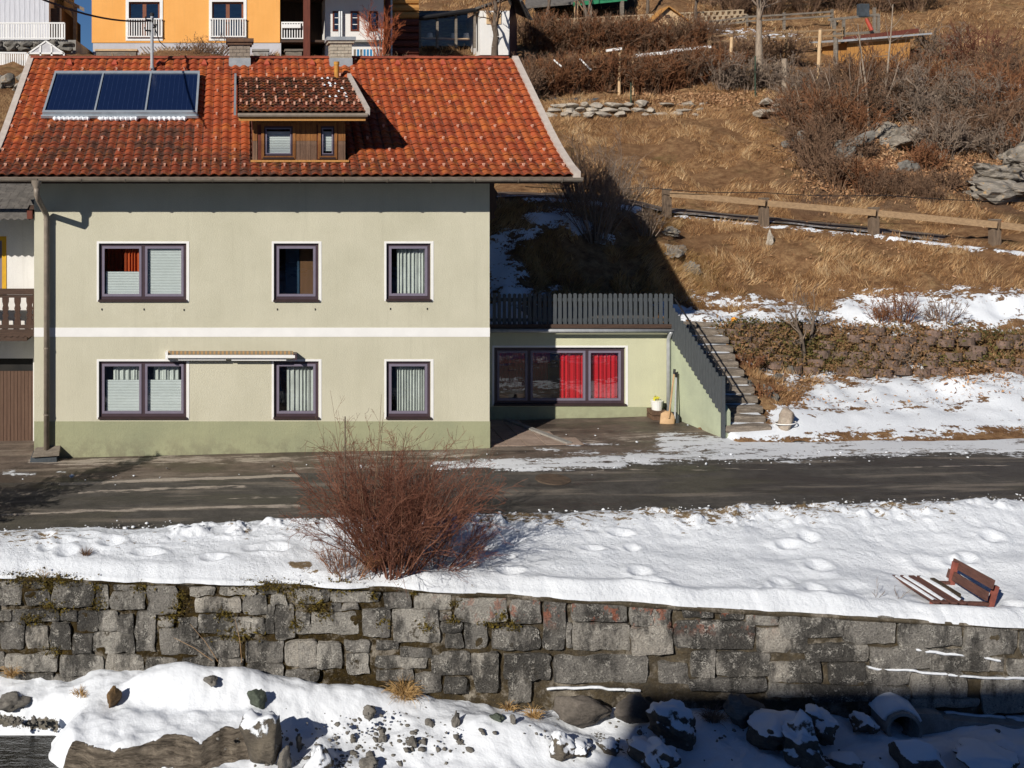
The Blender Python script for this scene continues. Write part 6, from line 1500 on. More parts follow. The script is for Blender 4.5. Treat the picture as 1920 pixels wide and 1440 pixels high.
# scattered pebbles
rngp = np.random.default_rng(8); pv, pf = [], []; nbp = 0
ico = bmesh.new(); bmesh.ops.create_icosphere(ico, subdivisions=1, radius=1); iv = np.array([v.co[:] for v in ico.verts]); ifc = np.array([[v.index for v in f.verts] for f in ico.faces]); ico.free()
for i in range(430):
    if i < 290: px, y = rngp.normal(690, 100), rngp.normal(1398, 30)
    elif i < 350: px, y = rngp.uniform(0, 95), rngp.uniform(1345, 1362)
    elif i < 390: px, y = rngp.uniform(900, 1180), rngp.uniform(1330, 1430)
    else: px, y = rngp.uniform(1180, 1920), rngp.uniform(1360, 1440)
    if y > 1438 or y < 1325: continue
    Yq = 14.9; 
    for _ in range(6):
        Xq = (px-CX)*Yq/F; zq = float(bed(Xq, Yq)); Yq = (ZC-zq)*F/(y-HY)
    if Yq > wallY(Xq)-.1: continue
    s_ = rngp.gamma(1.6, .011)+.010; q = iv*(1+.25*rngp.normal(size=(len(iv), 1)))*np.array([1, .8, .6])*s_; a = rngp.uniform(0, 6.28); c, s2 = math.cos(a), math.sin(a)
    q = q@np.array([[c, -s2, 0], [s2, c, 0], [0, 0, 1]]).T+np.array([Xq, Yq, zq+s_*.2]); pv.append(q); pf.append(ifc+nbp); nbp += len(iv)
pb = link('pebbles', np_mesh('pebbles', np.concatenate(pv), np.concatenate(pf), m_rock, False)); tag(pb, 'small dark pebbles scattered over the river bed snow', kind='stuff')
# concrete drain pipe
pp = thing('drain_pipe', bpt(1668, 1350), 'dark round concrete drain pipe mouth at the wall foot', 'pipe')
c = WP(1668, 1338, .0); d = Vector(wnm); L0 = c+d*.42+Vector((0, 0, -.02)); n = 24; q = MB(); u = Vector(wd); w_ = Vector((0, 0, 1))
for (p, r_) in ((c-d*.2, .25), (L0, .25), (L0, .205), (c-d*.2, .205)):
    for k in range(n): a = 2*math.pi*k/n; q.v.append(tuple(p+(u*math.cos(a)+w_*math.sin(a))*r_))
for s_ in range(3):
    for k in range(n): q.f.append((s_*n+k, s_*n+(k+1) % n, (s_+1)*n+(k+1) % n, (s_+1)*n+k))
q.build('barrel', m_conc, pp, smooth=False)
b = MB(); 
for k in range(9):
    a = math.pi*(.12+.76*k/8)
    for p, r_ in ((c, .255), (L0-d*.06, .255), (L0-d*.08, .30), (c, .33)): b.v.append(tuple(p+(u*math.cos(a)+w_*math.sin(a))*(r_+.01*math.sin(k*2))))
for k in range(8):
    for s_ in range(3): a = k*4+s_; b.f.append((a, a+1, a+5, a+4))
b.build('snow_cap', m_snow, pp, smooth=True)
# straw tufts
def tuft(px, y, n, L, seed, label, base=None, droop=.9, rad=.08, mat=m_straw, name='grass_tuft'):
    p = np.array(base if base is not None else bpt(px, y)); rg = np.random.default_rng(seed)
    a = rg.uniform(0, 2*math.pi, n); o = p[None]+np.stack([np.cos(a), np.sin(a), 0*a], 1)*rg.uniform(0, rad, n)[:, None]
    d = unit(np.stack([np.cos(a)*rg.uniform(.2, .9, n), np.sin(a)*.7*rg.uniform(.2, .9, n)-.15, np.ones(n)], 1))
    S = grow(rg, o, d, rg.uniform(.5, 1.1, n)*L, np.full(n, .006), k=5, wob=.12, nchild=(), spread=(), lratio=(), droop=droop*.7, rtip=.25)
    o_ = twig_obj(name, S, mat, None, tuple(p)); return tag(o_, label, 'grass', 'dry grass tufts')
tuft(26, 1272, 70, .26, 1, 'straw tuft at the wall foot near the left edge', WP(26, 1262, .1))
tuft(756, 1310, 190, .34, 2, 'large drooping straw tuft at the wall foot', WP(756, 1298, .16), rad=.13)
tuft(1000, 1345, 90, .20, 3, 'small round straw tuft on snow below the wall', rad=.08)
tuft(950, 1320, 50, .18, 4, 'thin straw tuft under the projecting wall stone', WP(950, 1318, .2))
tuft(152, 1300, 60, .12, 5, 'flat brown leaf tuft in the snow left of the ochre stone', rad=.12)
tuft(1335, 1350, 170, .24, 6, 'dark grass tuft hanging among shaded rocks', rad=.10, mat=m_twiggrey)
tuft(80, 1085, 60, .16, 7, 'dry grass sprig on the wall top near the left edge', WP(80, 1084, -.05), droop=.2)
tuft(160, 1065, 45, .14, 8, 'dry weed sprig in the verge snow at left', (-2.55, 17.05, vergez(-2.55, 17.05)), droop=.2, mat=m_twig)
for i, (x0, y0, x1, y1) in enumerate(((410, 1233, 360, 1160), (400, 1232, 330, 1185), (455, 1235, 443, 1150))):
    A, B = WP(x0, y0, .12), WP(x1, y1, .2); tag(MB().tube([A, A.lerp(B, .5)+Vector((.02, 0, .02)), B], [.006, .005, .003], 5).build('dead_stalk', m_stick), ('dead stalk leaning left against the wall', 'lower dead stalk leaning against the wall', 'upright dead stalk before the wall')[i], 'stalk', 'dead stalks at the wall foot')

# ------------------------------------------------------------------ bench
be = thing('bench', P(1800, 1140, 16.2), 'weathered red-brown wooden bench half buried in verge snow', 'bench')
def bp(px, y, Y): return P(px, y, Y)
YN, YF = 15.5, 16.5
def bboard(pn, pf, w, h, up, name, mat, parent=be): MB().beam(bp(*pn), bp(*pf), w, h, up).build(name, mat, parent)
tilt = Vector((.30, 0, 1)).normalized()
nb0 = bp(1866, 1092, YN); nb1 = bp(1852, 1118, YN)
for (a, b) in (((1862, 1096, YN), (1788, 1055, YF)), ((1851, 1118, YN), (1778, 1074, YF))): MB().beam(bp(*a), bp(*b), .035, .14, tilt).build('back_board', m_bench, be)
zs = bp(0, 1112, 16.).z
xs0 = bp(1712, 0, 16.).x
zs = bp(1720, 1104, 16.).z
for k in range(4):
    x = xs0+.03+k*.135; MB().beam((x, YN, zs-.004*k), (x-.0, YF, zs-.004*k), .088, .035).build('seat_slat', m_bench, be)
    if k < 4:
        q = MB(); mm = 10
        for i in range(mm):
            t = .05+.9*i/(mm-1); yy = YN+(YF-YN)*t; hh_ = .035*(.4+.6*math.sin(t*3.1))
            q.v += [(x-.035, yy, zs+.017-.004*k), (x+.0, yy, zs+.017+hh_), (x+.05, yy, zs+.016-.004*k)]
        for i in range(mm-1):
            for s_ in range(2): a = i*3+s_; q.f.append((a, a+1, a+4, a+3))
        if k in (0, 1, 3): q.build('seat_snow', m_snow, be, smooth=True)
for Yl, (xb, yb), (xt, yt) in ((YN+.12, (1843, 1146), (1864, 1098)), (YF-.12, (1776, 1092), (1788, 1054))):
    A, B = bp(xb, yb+25, Yl), bp(xt, yt, Yl); MB().beam(A+Vector((.03, 0, 0)), B+Vector((.03, 0, 0)), .07, .06, (0, 1, 0)).build('rear_leg', m_benchleg, be)
    MB().beam((xs0+.05, Yl, zs-.05), (A.x+.1, Yl, zs-.07), .05, .05).build('bearer', m_bench, be); MB().beam((xs0+.06, Yl, zs-.05), (xs0+.03, Yl, zs-.5), .07, .07, (0, 1, 0)).build('front_leg', m_benchleg, be)
MB().box(bp(1822, 0, YN).x-.09, bp(1822, 0, YN).x-.02, YN+.2, YF-.2, zs-.4, zs+.05).build('kick_board', rock_mat('mossy_plank', (.10, .075, .05), (.05, .04, .028)), be)
# ------------------------------------------------------------------ vegetation and hillside things
def hpt(px, y, ymin=22.4, ymax=62.):
    """first point of the hillside on that sight line"""
    Yq = np.arange(ymin, ymax, .05); Xq = (px-CX)*Yq/F; z = ZC+(HY-y)*Yq/F
    h = hillz_fast(Xq, Yq) >= z
    i = int(np.argmax(h)) if h.any() else len(Yq)-1
    return Vector((Xq[i], Yq[i], float(hillz_fast(Xq[i:i+1], Yq[i:i+1])[0])))
def hz1(x, y): return float(hillz_fast(np.array([x]), np.array([y]))[0])

ORD = ['first', 'second', 'third', 'fourth', 'fifth', 'sixth', 'seventh', 'eighth', 'ninth', 'tenth', 'eleventh', 'twelfth', 'thirteenth', 'fourteenth', 'fifteenth', 'sixteenth']
# the red-brown bush on the verge
def bush(name, base, n, L, spreadx, spready, mat, seed, label, r=.010, nchild=(7, 4), wob=.10, up=.02, lr=(.45, .5), sp=(.38, .5), rad=.25, cat='shrub', k=5, minr=.0022, grp=None, lean=0.):
    rg = np.random.default_rng(seed); b = np.array(base, float)
    a = rg.uniform(0, 2*math.pi, n); q = np.sqrt(rg.random(n))
    o = b[None]+np.stack([np.cos(a)*q*rad, np.sin(a)*q*rad*.8, np.zeros(n)-.05], 1)
    d = unit(np.stack([np.cos(a)*q*spreadx+rg.normal(0, .08, n)+lean, np.sin(a)*q*spready+rg.normal(0, .08, n), np.ones(n)], 1))
    S = grow(rg, o, d, L*rg.uniform(.6, 1.08, n), r*rg.uniform(.6, 1.2, n), k=k, wob=wob, nchild=nchild, spread=sp, lratio=lr, up=up, minr=minr)
    t = thing(name, tuple(b), label, cat, grp)
    nm = n*k
    main = [z[:nm] for z in S]; tw = [z[nm:] for z in S]
    twig_obj('stems', main, mat, t, tuple(b), 5)['kind'] = 'stuff'; twig_obj('twigs', tw, mat, t, tuple(b))['kind'] = 'stuff'
    return t
bb_ = P(738, 1085, 16.5); bz = vergez(bb_.x, 16.5)
bush('spiraea_bush', (bb_.x, 16.5, bz-.03), 150, 2.0, .66, .58, m_twigred, 3, 'wide leafless red-brown bush on the verge above the river wall', r=.011, nchild=(9, 6), wob=.14, up=.0, lr=(.42, .5), sp=(.40, .55), rad=.36, minr=.0022)
bush('spiraea_bush', (bb_.x-.75, 16.35, vergez(bb_.x-.75, 16.35)-.02), 40, .55, .9, .8, m_twigrust, 4, 'low dry brown tuft at the left foot of the red bush', r=.006, nchild=(6, 3), rad=.25)
bush('spiraea_bush', (bb_.x+.75, 16.5, vergez(bb_.x+.75, 16.5)-.02), 30, 1.0, 1.2, .8, m_twigred, 5, 'thin low red twigs arching right of the red bush', r=.006, nchild=(7, 4), rad=.2, lean=.5)
bush('spiraea_bush', (bb_.x-.2, 16.55, vergez(bb_.x-.2, 16.5)-.02), 9, 2.75, .32, .3, m_twig, 6, 'few tall thin stalks with seed heads rising out of the red bush', r=.007, nchild=(3, 2), wob=.05, rad=.5, lr=(.2, .4))
# thin stake in the bush
q = MB(); A = P(647, 1000, 16.6); q.tube([(A.x, 16.6, bz), (A.x, 16.6, P(0, 781, 16.6).z)], .010, 6); tag(q.build('marker_stake', m_twig.copy() if False else m_bark), 'thin upright stake sticking out of the red bush', 'stake')
for px, y in ((1630, 1112), (1672, 1118)):
    p = P(px, y, 15.9); bush('weed_twig', (p.x, 15.75, vergez(p.x, 15.75)), 3, .28, .5, .4, m_twiggrey, px, 'thin dry twig in the snow left of the bench' if px > 1650 else 'tiny dry twig further left of the bench', r=.004, nchild=(3,), lr=(.4,), sp=(.4,), rad=.03, grp='dry twigs by the bench')

# dry grass of the slope
rgg = np.random.default_rng(17)
def blades(name, label, N, xr, yr, Lr, mat, keep=None, wid=.011, tint=None, lean=.55):
    X = rgg.uniform(*xr, N); Y = rgg.uniform(*yr, N)
    den = fbm(X*.9, Y*.9, 0, 4, 23); X = X[den > -.22]; Y = Y[den > -.22]
    Z = hillz_fast(X, Y); px, py = toPx(X, Y, Z)
    ok = (px > -120) & (px < 2060) & (py > -60) & (py < 830)
    ok &= ~((X < 10.9) & (Y < 28.4)); ok &= ~((X < 5.8) & (Y < 31.6)); ok &= ~((X > 10.8) & (X < 12.5) & (Y < 26.6))
    Yk, Zk = hill_prof(X); ok &= ~((Y > Yk[4]-.1) & (Y < Yk[5]+.1) & (X > 7)); ok &= ~((Y > Yk[0]) & (Y < Yk[0]+.5))
    s = hill_snow(X, Y, Z)+fbm(X*2.6, Y*3.9, Z, 4, 77)*.22
    ok &= (s < .40)
    if keep is not None: ok &= keep(X, Y, Z, px, py)
    X, Y, Z = X[ok], Y[ok], Z[ok]; n = len(X)
    cl = fbm(X*2.1, Y*2.1, 0, 3, 29)
    L = rgg.uniform(*Lr, n)*(.75+.6*np.clip(cl+.3, 0, 1)); a = rgg.uniform(0, 2*math.pi, n)
    la = fbm(X*1.1, Y*1.1, 5, 2, 33)*3.5
    tip = np.stack([X+L*lean*np.cos(la)+L*.3*np.cos(a), Y-L*lean*.8+L*.3*np.sin(a), Z+L*rgg.uniform(.35, .9, n)], 1)
    w = wid*rgg.uniform(.6, 1.5, n); wx, wy = np.cos(a)*w, np.sin(a)*w*.4
    V = np.stack([np.stack([X-wx, Y-wy, Z-.02], 1), np.stack([X+wx, Y+wy, Z-.02], 1), tip], 1).reshape(-1, 3)
    ti = np.clip(.45+.35*cl+rgg.normal(0, .2, n), 0, 1) if tint is None else tint(X, Y, n)
    o = link(name, np_mesh(name, V, np.arange(3*n).reshape(-1, 3), mat, False, {'tint': np.repeat(ti, 3)})); tag(o, label, kind='stuff'); return n
def no_thicket(X, Y, Z, px, py): return ~((px > 1500) & (py > 130) & (py < 385) & (rgg.random(len(X)) < .8))
blades('dry_grass', 'tawny dry grass matted over the lower slope', 230000, (5.5, 30), (22.5, 34), (.10, .30), m_blade, no_thicket)
blades('dry_meadow', 'tawny dry grass of the meadow above the path', 200000, (4.5, 38), (33, 44), (.10, .26), m_blade, no_thicket, .013)
blades('upper_grass', 'dry grass on the upper slope and gardens', 150000, (-14, 48), (42, 66), (.14, .34), m_blade, None, .02)
blades('tall_straw', 'long pale straw tussocks on the shaded bank', 16000, (5.8, 14), (27.5, 33), (.3, .6), m_straw, None, .01, lean=.7)

# guard rail along the path
gr_ = thing('guard_rail', hpt(1440, 418), 'weathered timber guard rail along the hillside path', 'guard rail')
pp_ = [(1250, 402, 33.2, 355), (1432, 420, 32.1, 372), (1638, 441, 30.9, 390), (1865, 468, 29.3, 412), (2115, 500, 28.2, 440)]
tops = []
for px, y, Y, yt in pp_:
    A, B = P(px, y+6, Y), P(px, yt, Y); po_ = MB().box(A.x-.125, A.x+.125, Y-.09, Y+.09, A.z-.3, B.z).build('post', m_post, gr_); MB().box(A.x-.13, A.x+.13, Y-.095, Y+.095, B.z+.001, B.z+.02).build('cap', m_greywood, po_)
    rf_ = MB().box(A.x+.126, A.x+.15, Y-.13, Y-.10, B.z-.18, B.z-.05).build('reflector', M('orange_reflector', (.75, .16, .05), (.7, .14, .04), 3, .4) if 'orange_reflector' not in bpy.data.materials else bpy.data.materials['orange_reflector'], po_)
    tops.append(Vector((A.x, Y-.16, B.z-.14)))
for a, b in zip(tops[:-1], tops[1:]): MB().beam(a+(b-a)*.012, b-(b-a)*.012, .12, .19).build('rail', m_rail, gr_)
# path surface
pX = np.linspace(5.6, 34, 160); Yk, Zk = hill_prof(pX); n = 6; V = np.zeros((160, n, 3))
for j in range(n): t = j/(n-1); V[:, j] = np.stack([pX, Yk[4]*(1-t)+Yk[5]*t+.05, Zk[4]*(1-t)+Zk[5]*t+.09+.01*np.sin(pX*3)], 1)
sp_ = np.zeros((160, n)); sp_[:, :2] = .42; pO = link('hillside_path', np_mesh('hillside_path', V.reshape(-1, 3), grid_faces(160, n), m_court, True, {'snow': sp_.ravel(), 'dust': np.full(160*n, .12)})); tag(pO, 'narrow grey path crossing the hillside', kind='structure')
# wire above the path
wr = [hpt(985, 372)+Vector((0, 0, .35)), P(1210, 352, 33), P(1432, 361, 31.9), P(1660, 366, 31), P(1960, 378, 30)]
q = MB()
for a, b in zip(wr[:-1], wr[1:]): q.tube([a.lerp(b, t)+Vector((0, 0, -.06*math.sin(math.pi*t))) for t in np.linspace(0, 1, 6)], .012, 5)
tag(q.build('boundary_wire', m_black), 'thin dark wire strung along the hillside path', 'wire')

# planted retaining wall of hollow blocks
pw_ = thing('planter_wall', hpt(1600, 700), 'low retaining wall of pinkish planter blocks overgrown with ground cover', 'wall')
m_block = M('planter_block', (.27, .185, .15), (.13, .095, .075), 4, .9, .6, 40, .015, fine=.5)
bm2 = MB()
for k in range(7):
    a = math.pi*k/6; bm2.v += [(.20*math.cos(a), -.17*math.sin(a), 0), (.20*math.cos(a), -.17*math.sin(a), .19), (.15*math.cos(a), -.12*math.sin(a), .19), (.15*math.cos(a), -.12*math.sin(a), .05)]
for k in range(6):
    for s_ in range(3): a = k*4+s_; bm2.f.append((a, a+1, a+5, a+4))
blk = np_mesh('block', bm2.v, bm2.f, m_block)
rgb = random.Random(44)
iv_v, iv_t = [], []
rgi = np.random.default_rng(45)
for row in range(6):
    t = (row+.2)/6
    x = 12.6+(row % 2)*.22
    while x < 25:
        Yk, Zk = hill_prof(np.array([x])); Yb = Yk[1, 0]*(1-t)+Yk[2, 0]*t; Zb_ = Zk[1, 0]*(1-t)+Zk[2, 0]*t
        if rgb.random() < .78: link('block', blk, pw_, (x+rgb.uniform(-.04, .04), Yb-.12+rgb.uniform(-.05, .06), Zb_+rgb.uniform(-.03, .02)), (rgb.uniform(-.06, .06), rgb.uniform(-.05, .05), rgb.uniform(-.15, .15)))
        # ground cover spilling from the pocket
        veg = vnoise(x*.55, row*.5, 0, 3)
        m_ = int(85*np.clip(.75+1.1*veg+(.8 if x < 16.2 else 0)+(.35 if row in (0, 5) else 0), .12, 1.7))
        c = rgi.normal([x, Yb-.16, Zb_+.16], [.15, .10, .085], (m_, 3)); nrm = rgi.normal(0, 1, (m_, 3, 3))*.026
        iv_v.append((c[:, None]+nrm)); grn = vnoise(x*.9+7, row*.8, 0, 9); iv_t.append(np.clip(rgi.normal(.46+.6*grn, .22, m_), 0, 1))
        x += .44
for x in np.arange(12.4, 25, .05):       # creeping plants over the crown and foot
    Yk, Zk = hill_prof(np.array([x])); 
    for (kk, sz, nn, dz_) in ((2, .09, 7, .05), (1, .12, 5, .06)):
        c = rgi.normal([x, Yk[kk, 0]-.1, Zk[kk, 0]+dz_], [.05, .12, sz], (nn, 3)); iv_v.append(c[:, None]+rgi.normal(0, .026, (nn, 3, 3))); iv_t.append(np.clip(rgi.normal(.75 if kk == 1 else .6, .25, nn), 0, 1))
for i in range(1500):                    # thick cushion at the stair end
    x = rgi.uniform(12.2, 14.6); Yk, Zk = hill_prof(np.array([x])); t = rgi.random(); c = np.array([[x, Yk[1, 0]*(1-t)+Yk[2, 0]*t-.22, Zk[1, 0]*(1-t)+Zk[2, 0]*t+.12]])+rgi.normal(0, .06, (2, 3)); iv_v.append(c[:, None]+rgi.normal(0, .03, (2, 3, 3))); iv_t.append(np.clip(rgi.normal(.5, .28, 2), 0, 1))
iv_v = np.concatenate(iv_v); iv_t = np.concatenate(iv_t)
io = link('ground_cover', np_mesh('ground_cover', iv_v.reshape(-1, 3), np.arange(len(iv_v)*3).reshape(-1, 3), m_ivy, False, {'tint': np.repeat(iv_t, 3)})); tag(io, 'green and brown creeping plants spilling over the planter wall', kind='stuff')

# trees
def tree(name, base, H, r, seed, label, mat, tmat, nb=9, lean=(0, 0), crown=.55, nch=(5, 5), spread=(.6, .6), t0=.4, n=1, k=7, cat='tree', br=.45, grp=None, minr=.004, wob=.09):
    rg = np.random.default_rng(seed); b = np.array(base, float); t = thing(name, tuple(b), label, cat, grp)
    o = np.repeat(b[None]-np.array([[0, 0, .15]]), n, 0)+rg.normal(0, .05, (n, 3))*np.array([1, 1, 0]); d = unit(np.tile([lean[0], lean[1], 1.], (n, 1))+rg.normal(0, .12 if n > 1 else .02, (n, 3)))
    S = grow(rg, o, d, np.full(n, H), np.full(n, r), k=k, wob=wob, nchild=(nb,)+nch, spread=(spread[0],)+spread, lratio=(br,)+(.5,)*len(nch), up=.06, t0=t0, rtip=.3, minr=minr)
    nm = n*k; twig_obj('trunk', [z[:nm] for z in S], tmat, t, tuple(b), 9); twig_obj('crown', [z[nm:] for z in S], mat, t, tuple(b), 3); return t
p = hpt(1498, 682); tree('fruit_tree', p, 1.5, .075, 3, 'small crooked bare tree before the planter wall', m_twiggrey, m_bark, 7, (.05, 0), n=2, nch=(4, 4), t0=.35, br=.6)
p = hpt(1428, 160); tree('garden_tree', p, 4.6, .19, 8, 'pale-barked pollarded tree standing in the terraced garden', m_twiggrey, m_barkpale, 9, (-.02, 0), nch=(5, 4), t0=.55, br=.42, wob=.05)
p = P(928, 92, 45.2); tree('orchard_tree', (p.x, p.y, p.z-.2), 3.2, .16, 12, 'dark bare tree in front of the white shed', m_twig, m_bark, 9, (.05, 0), nch=(5, 5), t0=.3, br=.55, wob=.14)
p = P(1010, 50, 52); tree('orchard_tree', (p.x, p.y, p.z-.3), 3.4, .10, 13, 'thin bare tree beside the open barn', m_twig, m_bark, 8, (.1, 0), nch=(5, 4), br=.5)
p = P(1107, 62, 51.5); tree('orchard_tree', (p.x, p.y, p.z-.3), 3.4, .13, 14, 'bare tree growing before the lattice wall', m_twig, m_bark, 8, (0, 0), nch=(5, 4), br=.5)
p = P(1310, 45, 53); tree('orchard_tree', (p.x, p.y, p.z-.3), 3.2, .10, 15, 'bare tree right of the wooden hutch', m_twig, m_bark, 8, (0, 0), nch=(6, 4), br=.5)
p = P(1215, 15, 56); tree('orchard_tree', (p.x, p.y, p.z-.3), 3.2, .10, 16, 'bare tree behind the wooden hutch', m_twig, m_bark, 8, (0, 0), nch=(6, 4), br=.5)

# hedges and shrubs of the gardens, each bush its own plant
def shrubs(lst, grp, cat='shrub'):
    for i, (px, y, Hm, n, sx, mat, lab, *rest) in enumerate(lst):
        Yd = rest[0] if rest else None
        p = hpt(px, y) if Yd is None else P(px, y, Yd)
        if Yd is not None: p = Vector((p.x, Yd, hz1(p.x, Yd)))
        bush('shrub', p, n, Hm, sx, sx*.8, mat, 1000+int(px)*3+int(y), lab, r=.011, nchild=(6, 4), wob=.16, rad=.3*Hm*sx+.1, sp=(.45, .6), minr=.0085 if p.y > 34 else .0038, k=3, cat=cat, grp=grp)
hed = []
for i, px in enumerate(range(1000, 1345, 24)): hed.append((px+(i % 3)*4, 178-(i % 2)*3, 1.6, 62, .5, m_twigrust if i % 3 else m_twig, ORD[i]+' bush from the roof in the rust-brown hedge above the dry stone wall', 43.6))
shrubs(hed, 'hedge row above the dry stone wall', 'hedge')
hed = []
for i, px in enumerate(range(995, 1330, 27)): hed.append((px, 96-(i % 2)*4, 1.7, 58, .6, m_twigrust if i % 2 else m_twig, ORD[i]+' bush from the left in the upper garden hedge', 49.5))
shrubs(hed, 'upper garden hedge row', 'hedge')
hed = []
for i, px in enumerate(range(735, 990, 28)): hed.append((px, 110, 1.4, 50, .6, m_twig, ORD[i]+' brown bush from the left right behind the roof ridge', 42.5))
shrubs(hed, 'bushes behind the roof ridge', 'hedge')
hed = []
for i, px in enumerate(range(1350, 1500, 25)): hed.append((px, 150-(i % 2)*30, 1.4, 40, .6, m_twig if i % 2 else m_twiggrey, ORD[i]+' thin garden bush from the left around the pale tree', 46.5 if i % 2 else 43))
shrubs(hed, 'garden bushes near the pale tree')
hed = []
for i, px in enumerate(range(1340, 1720, 34)): hed.append((px, 20-(i % 3)*8, 2.2, 46, .6, m_twig, ORD[i]+' leafless bush from the left along the top garden edge', 57-(i % 2)*2))
shrubs(hed, 'bushes along the top garden edge')
hed = []; rgt = random.Random(71)
for row, (y, x0, x1, h) in enumerate(((165, 1530, 1940, 1.3), (200, 1510, 1940, 1.25), (232, 1500, 1940, 1.2), (262, 1500, 1940, 1.15), (292, 1515, 1940, 1.05), (322, 1530, 1560, .9), (322, 1740, 1940, 1.0), (352, 1560, 1940, .8), (378, 1640, 1940, .7))):
    px = x0; kb = 0
    while px < x1:
        if (px > 1790 and y > 300 and rgt.random() < .85) or (1640 < px < 1730 and 255 < y < 300): px += 50; continue
        kb += 1; hed.append((px+rgt.uniform(-6, 6), y+rgt.uniform(-8, 8), h*1.3*rgt.uniform(.6, 1.3), 38, .7, rgt.choice([m_twig, m_twig, m_twig, m_twigrust, m_twiggrey]), ORD[kb-1]+' tangled bramble from the left in the thicket\'s '+('lower left' if row == 5 else ORD[row if row < 5 else row-1])+' row from above')); px += rgt.uniform(46, 62)
shrubs(hed, 'brambles of the rocky thicket')
hed = [(1830, 130, 2.0, 36, .7, m_twigred, 'reddish feathery bush on the upper meadow edge'), (1880, 150, 1.7, 32, .7, m_twig, 'grey-brown feathery bush right of the reddish one'), (1760, 120, 1.8, 30, .6, m_twiggrey, 'pale feathery bush left of the reddish one')]
shrubs(hed, 'feathery bushes on the meadow edge')
hed = [(1690, 606, .85, 26, .5, m_twigrust, 'small rusty shrub in the snow above the planter wall'), (1655, 606, .55, 20, .5, m_twigrust, 'low rusty shrub left of the taller one in the snow'), (1765, 610, .75, 18, .6, m_twig, 'thin dark shrub in the snow above the planter wall'), (1675, 690, .55, 40, .8, m_twiggrey, 'rounded grey-green shrub before the planter wall'), (1405, 690, .4, 24, .8, m_twigrust, 'dry rusty fern clump beside the stairs'), (1430, 745, .35, 24, .8, m_twigrust, 'dry rusty clump beside the lower stairs')]
shrubs(hed, 'shrubs about the planter wall')
# shrubs on the shaded bank right of the house
for px, y, h, n, sx, mt, lab in ((1120, 455, 2.7, 56, .5, m_twiggrey, 'tall bare hazel shrub at the edge of the house shadow'), (1085, 385, 1.7, 52, .7, m_twig, 'dense bare shrub beside the path above the terrace'), (1160, 395, 1.3, 34, .6, m_twiggrey, 'pale bare shrub right of the dense one by the path'), (1210, 440, .9, 24, .8, m_twiggrey, 'broken pale twigs at the shadow edge')):
    p = hpt(px, y); bush('hazel_shrub', p, n, h, sx, sx*.7, mt, px, lab, r=.014, nchild=(6, 4), wob=.1, rad=.3, sp=(.35, .5), minr=.004)
p = P(712, 60, 43.5); bush('red_creeper', (p.x, 43.3, p.z-1.0), 26, 1.9, .7, .4, tint_mat('twig_orange_red', [(0., (.3, .07, .03)), (1., (.55, .18, .08))]), 77, 'orange-red bare shrub before the white house', r=.012, nchild=(5, 4), rad=.3, minr=.006)
p = P(385, 100, 42.6); bush('creeper', (p.x, 42.4, p.z-.6), 60, 1.3, 1.6, .3, m_twig, 78, 'brown creeper tangle on the trellis by the yellow house', r=.010, nchild=(6, 4), rad=.5, minr=.006, wob=.25)

# coppice stems on the rock knoll
cp_ = thing('coppice', hpt(1600, 235), 'clump of pale upright coppice stems on the rocky knoll', 'shrub')
rgc = np.random.default_rng(55); b = np.array(hpt(1600, 238)); n = 26
o = b[None]+np.stack([rgc.normal(0, .55, n), rgc.normal(0, .2, n), rgc.uniform(-.1, .15, n)], 1); d = unit(np.stack([(o[:, 0]-b[0])*.45+rgc.normal(0, .08, n), rgc.normal(0, .08, n), np.ones(n)], 1))
S = grow(rgc, o, d, rgc.uniform(1.4, 3.0, n), rgc.uniform(.018, .04, n), k=6, wob=.07, nchild=(5, 4), spread=(.35, .5), lratio=(.45, .5), up=.05, t0=.45, minr=.005)
nm = n*6; twig_obj('stems', [z[:nm] for z in S], m_twiggrey, cp_, ORG[cp_.name], 6)['kind'] = 'stuff'; twig_obj('twigs', [z[nm:] for z in S], m_twig, cp_, ORG[cp_.name])['kind'] = 'stuff'
q = hpt(1630, 245); tree('bare_sapling', q, 4.3, .05, 31, 'thin straight sapling rising from the knoll', m_twiggrey, m_barkpale, 6, (.0, 0), nch=(3,), t0=.5, br=.25, spread=(.4, .4), wob=.03)
q = hpt(1655, 225); tree('bare_sapling', q, 4.6, .055, 32, 'tallest thin sapling on the knoll', m_twiggrey, m_barkpale, 6, (.02, 0), nch=(3,), t0=.5, br=.25, wob=.03)
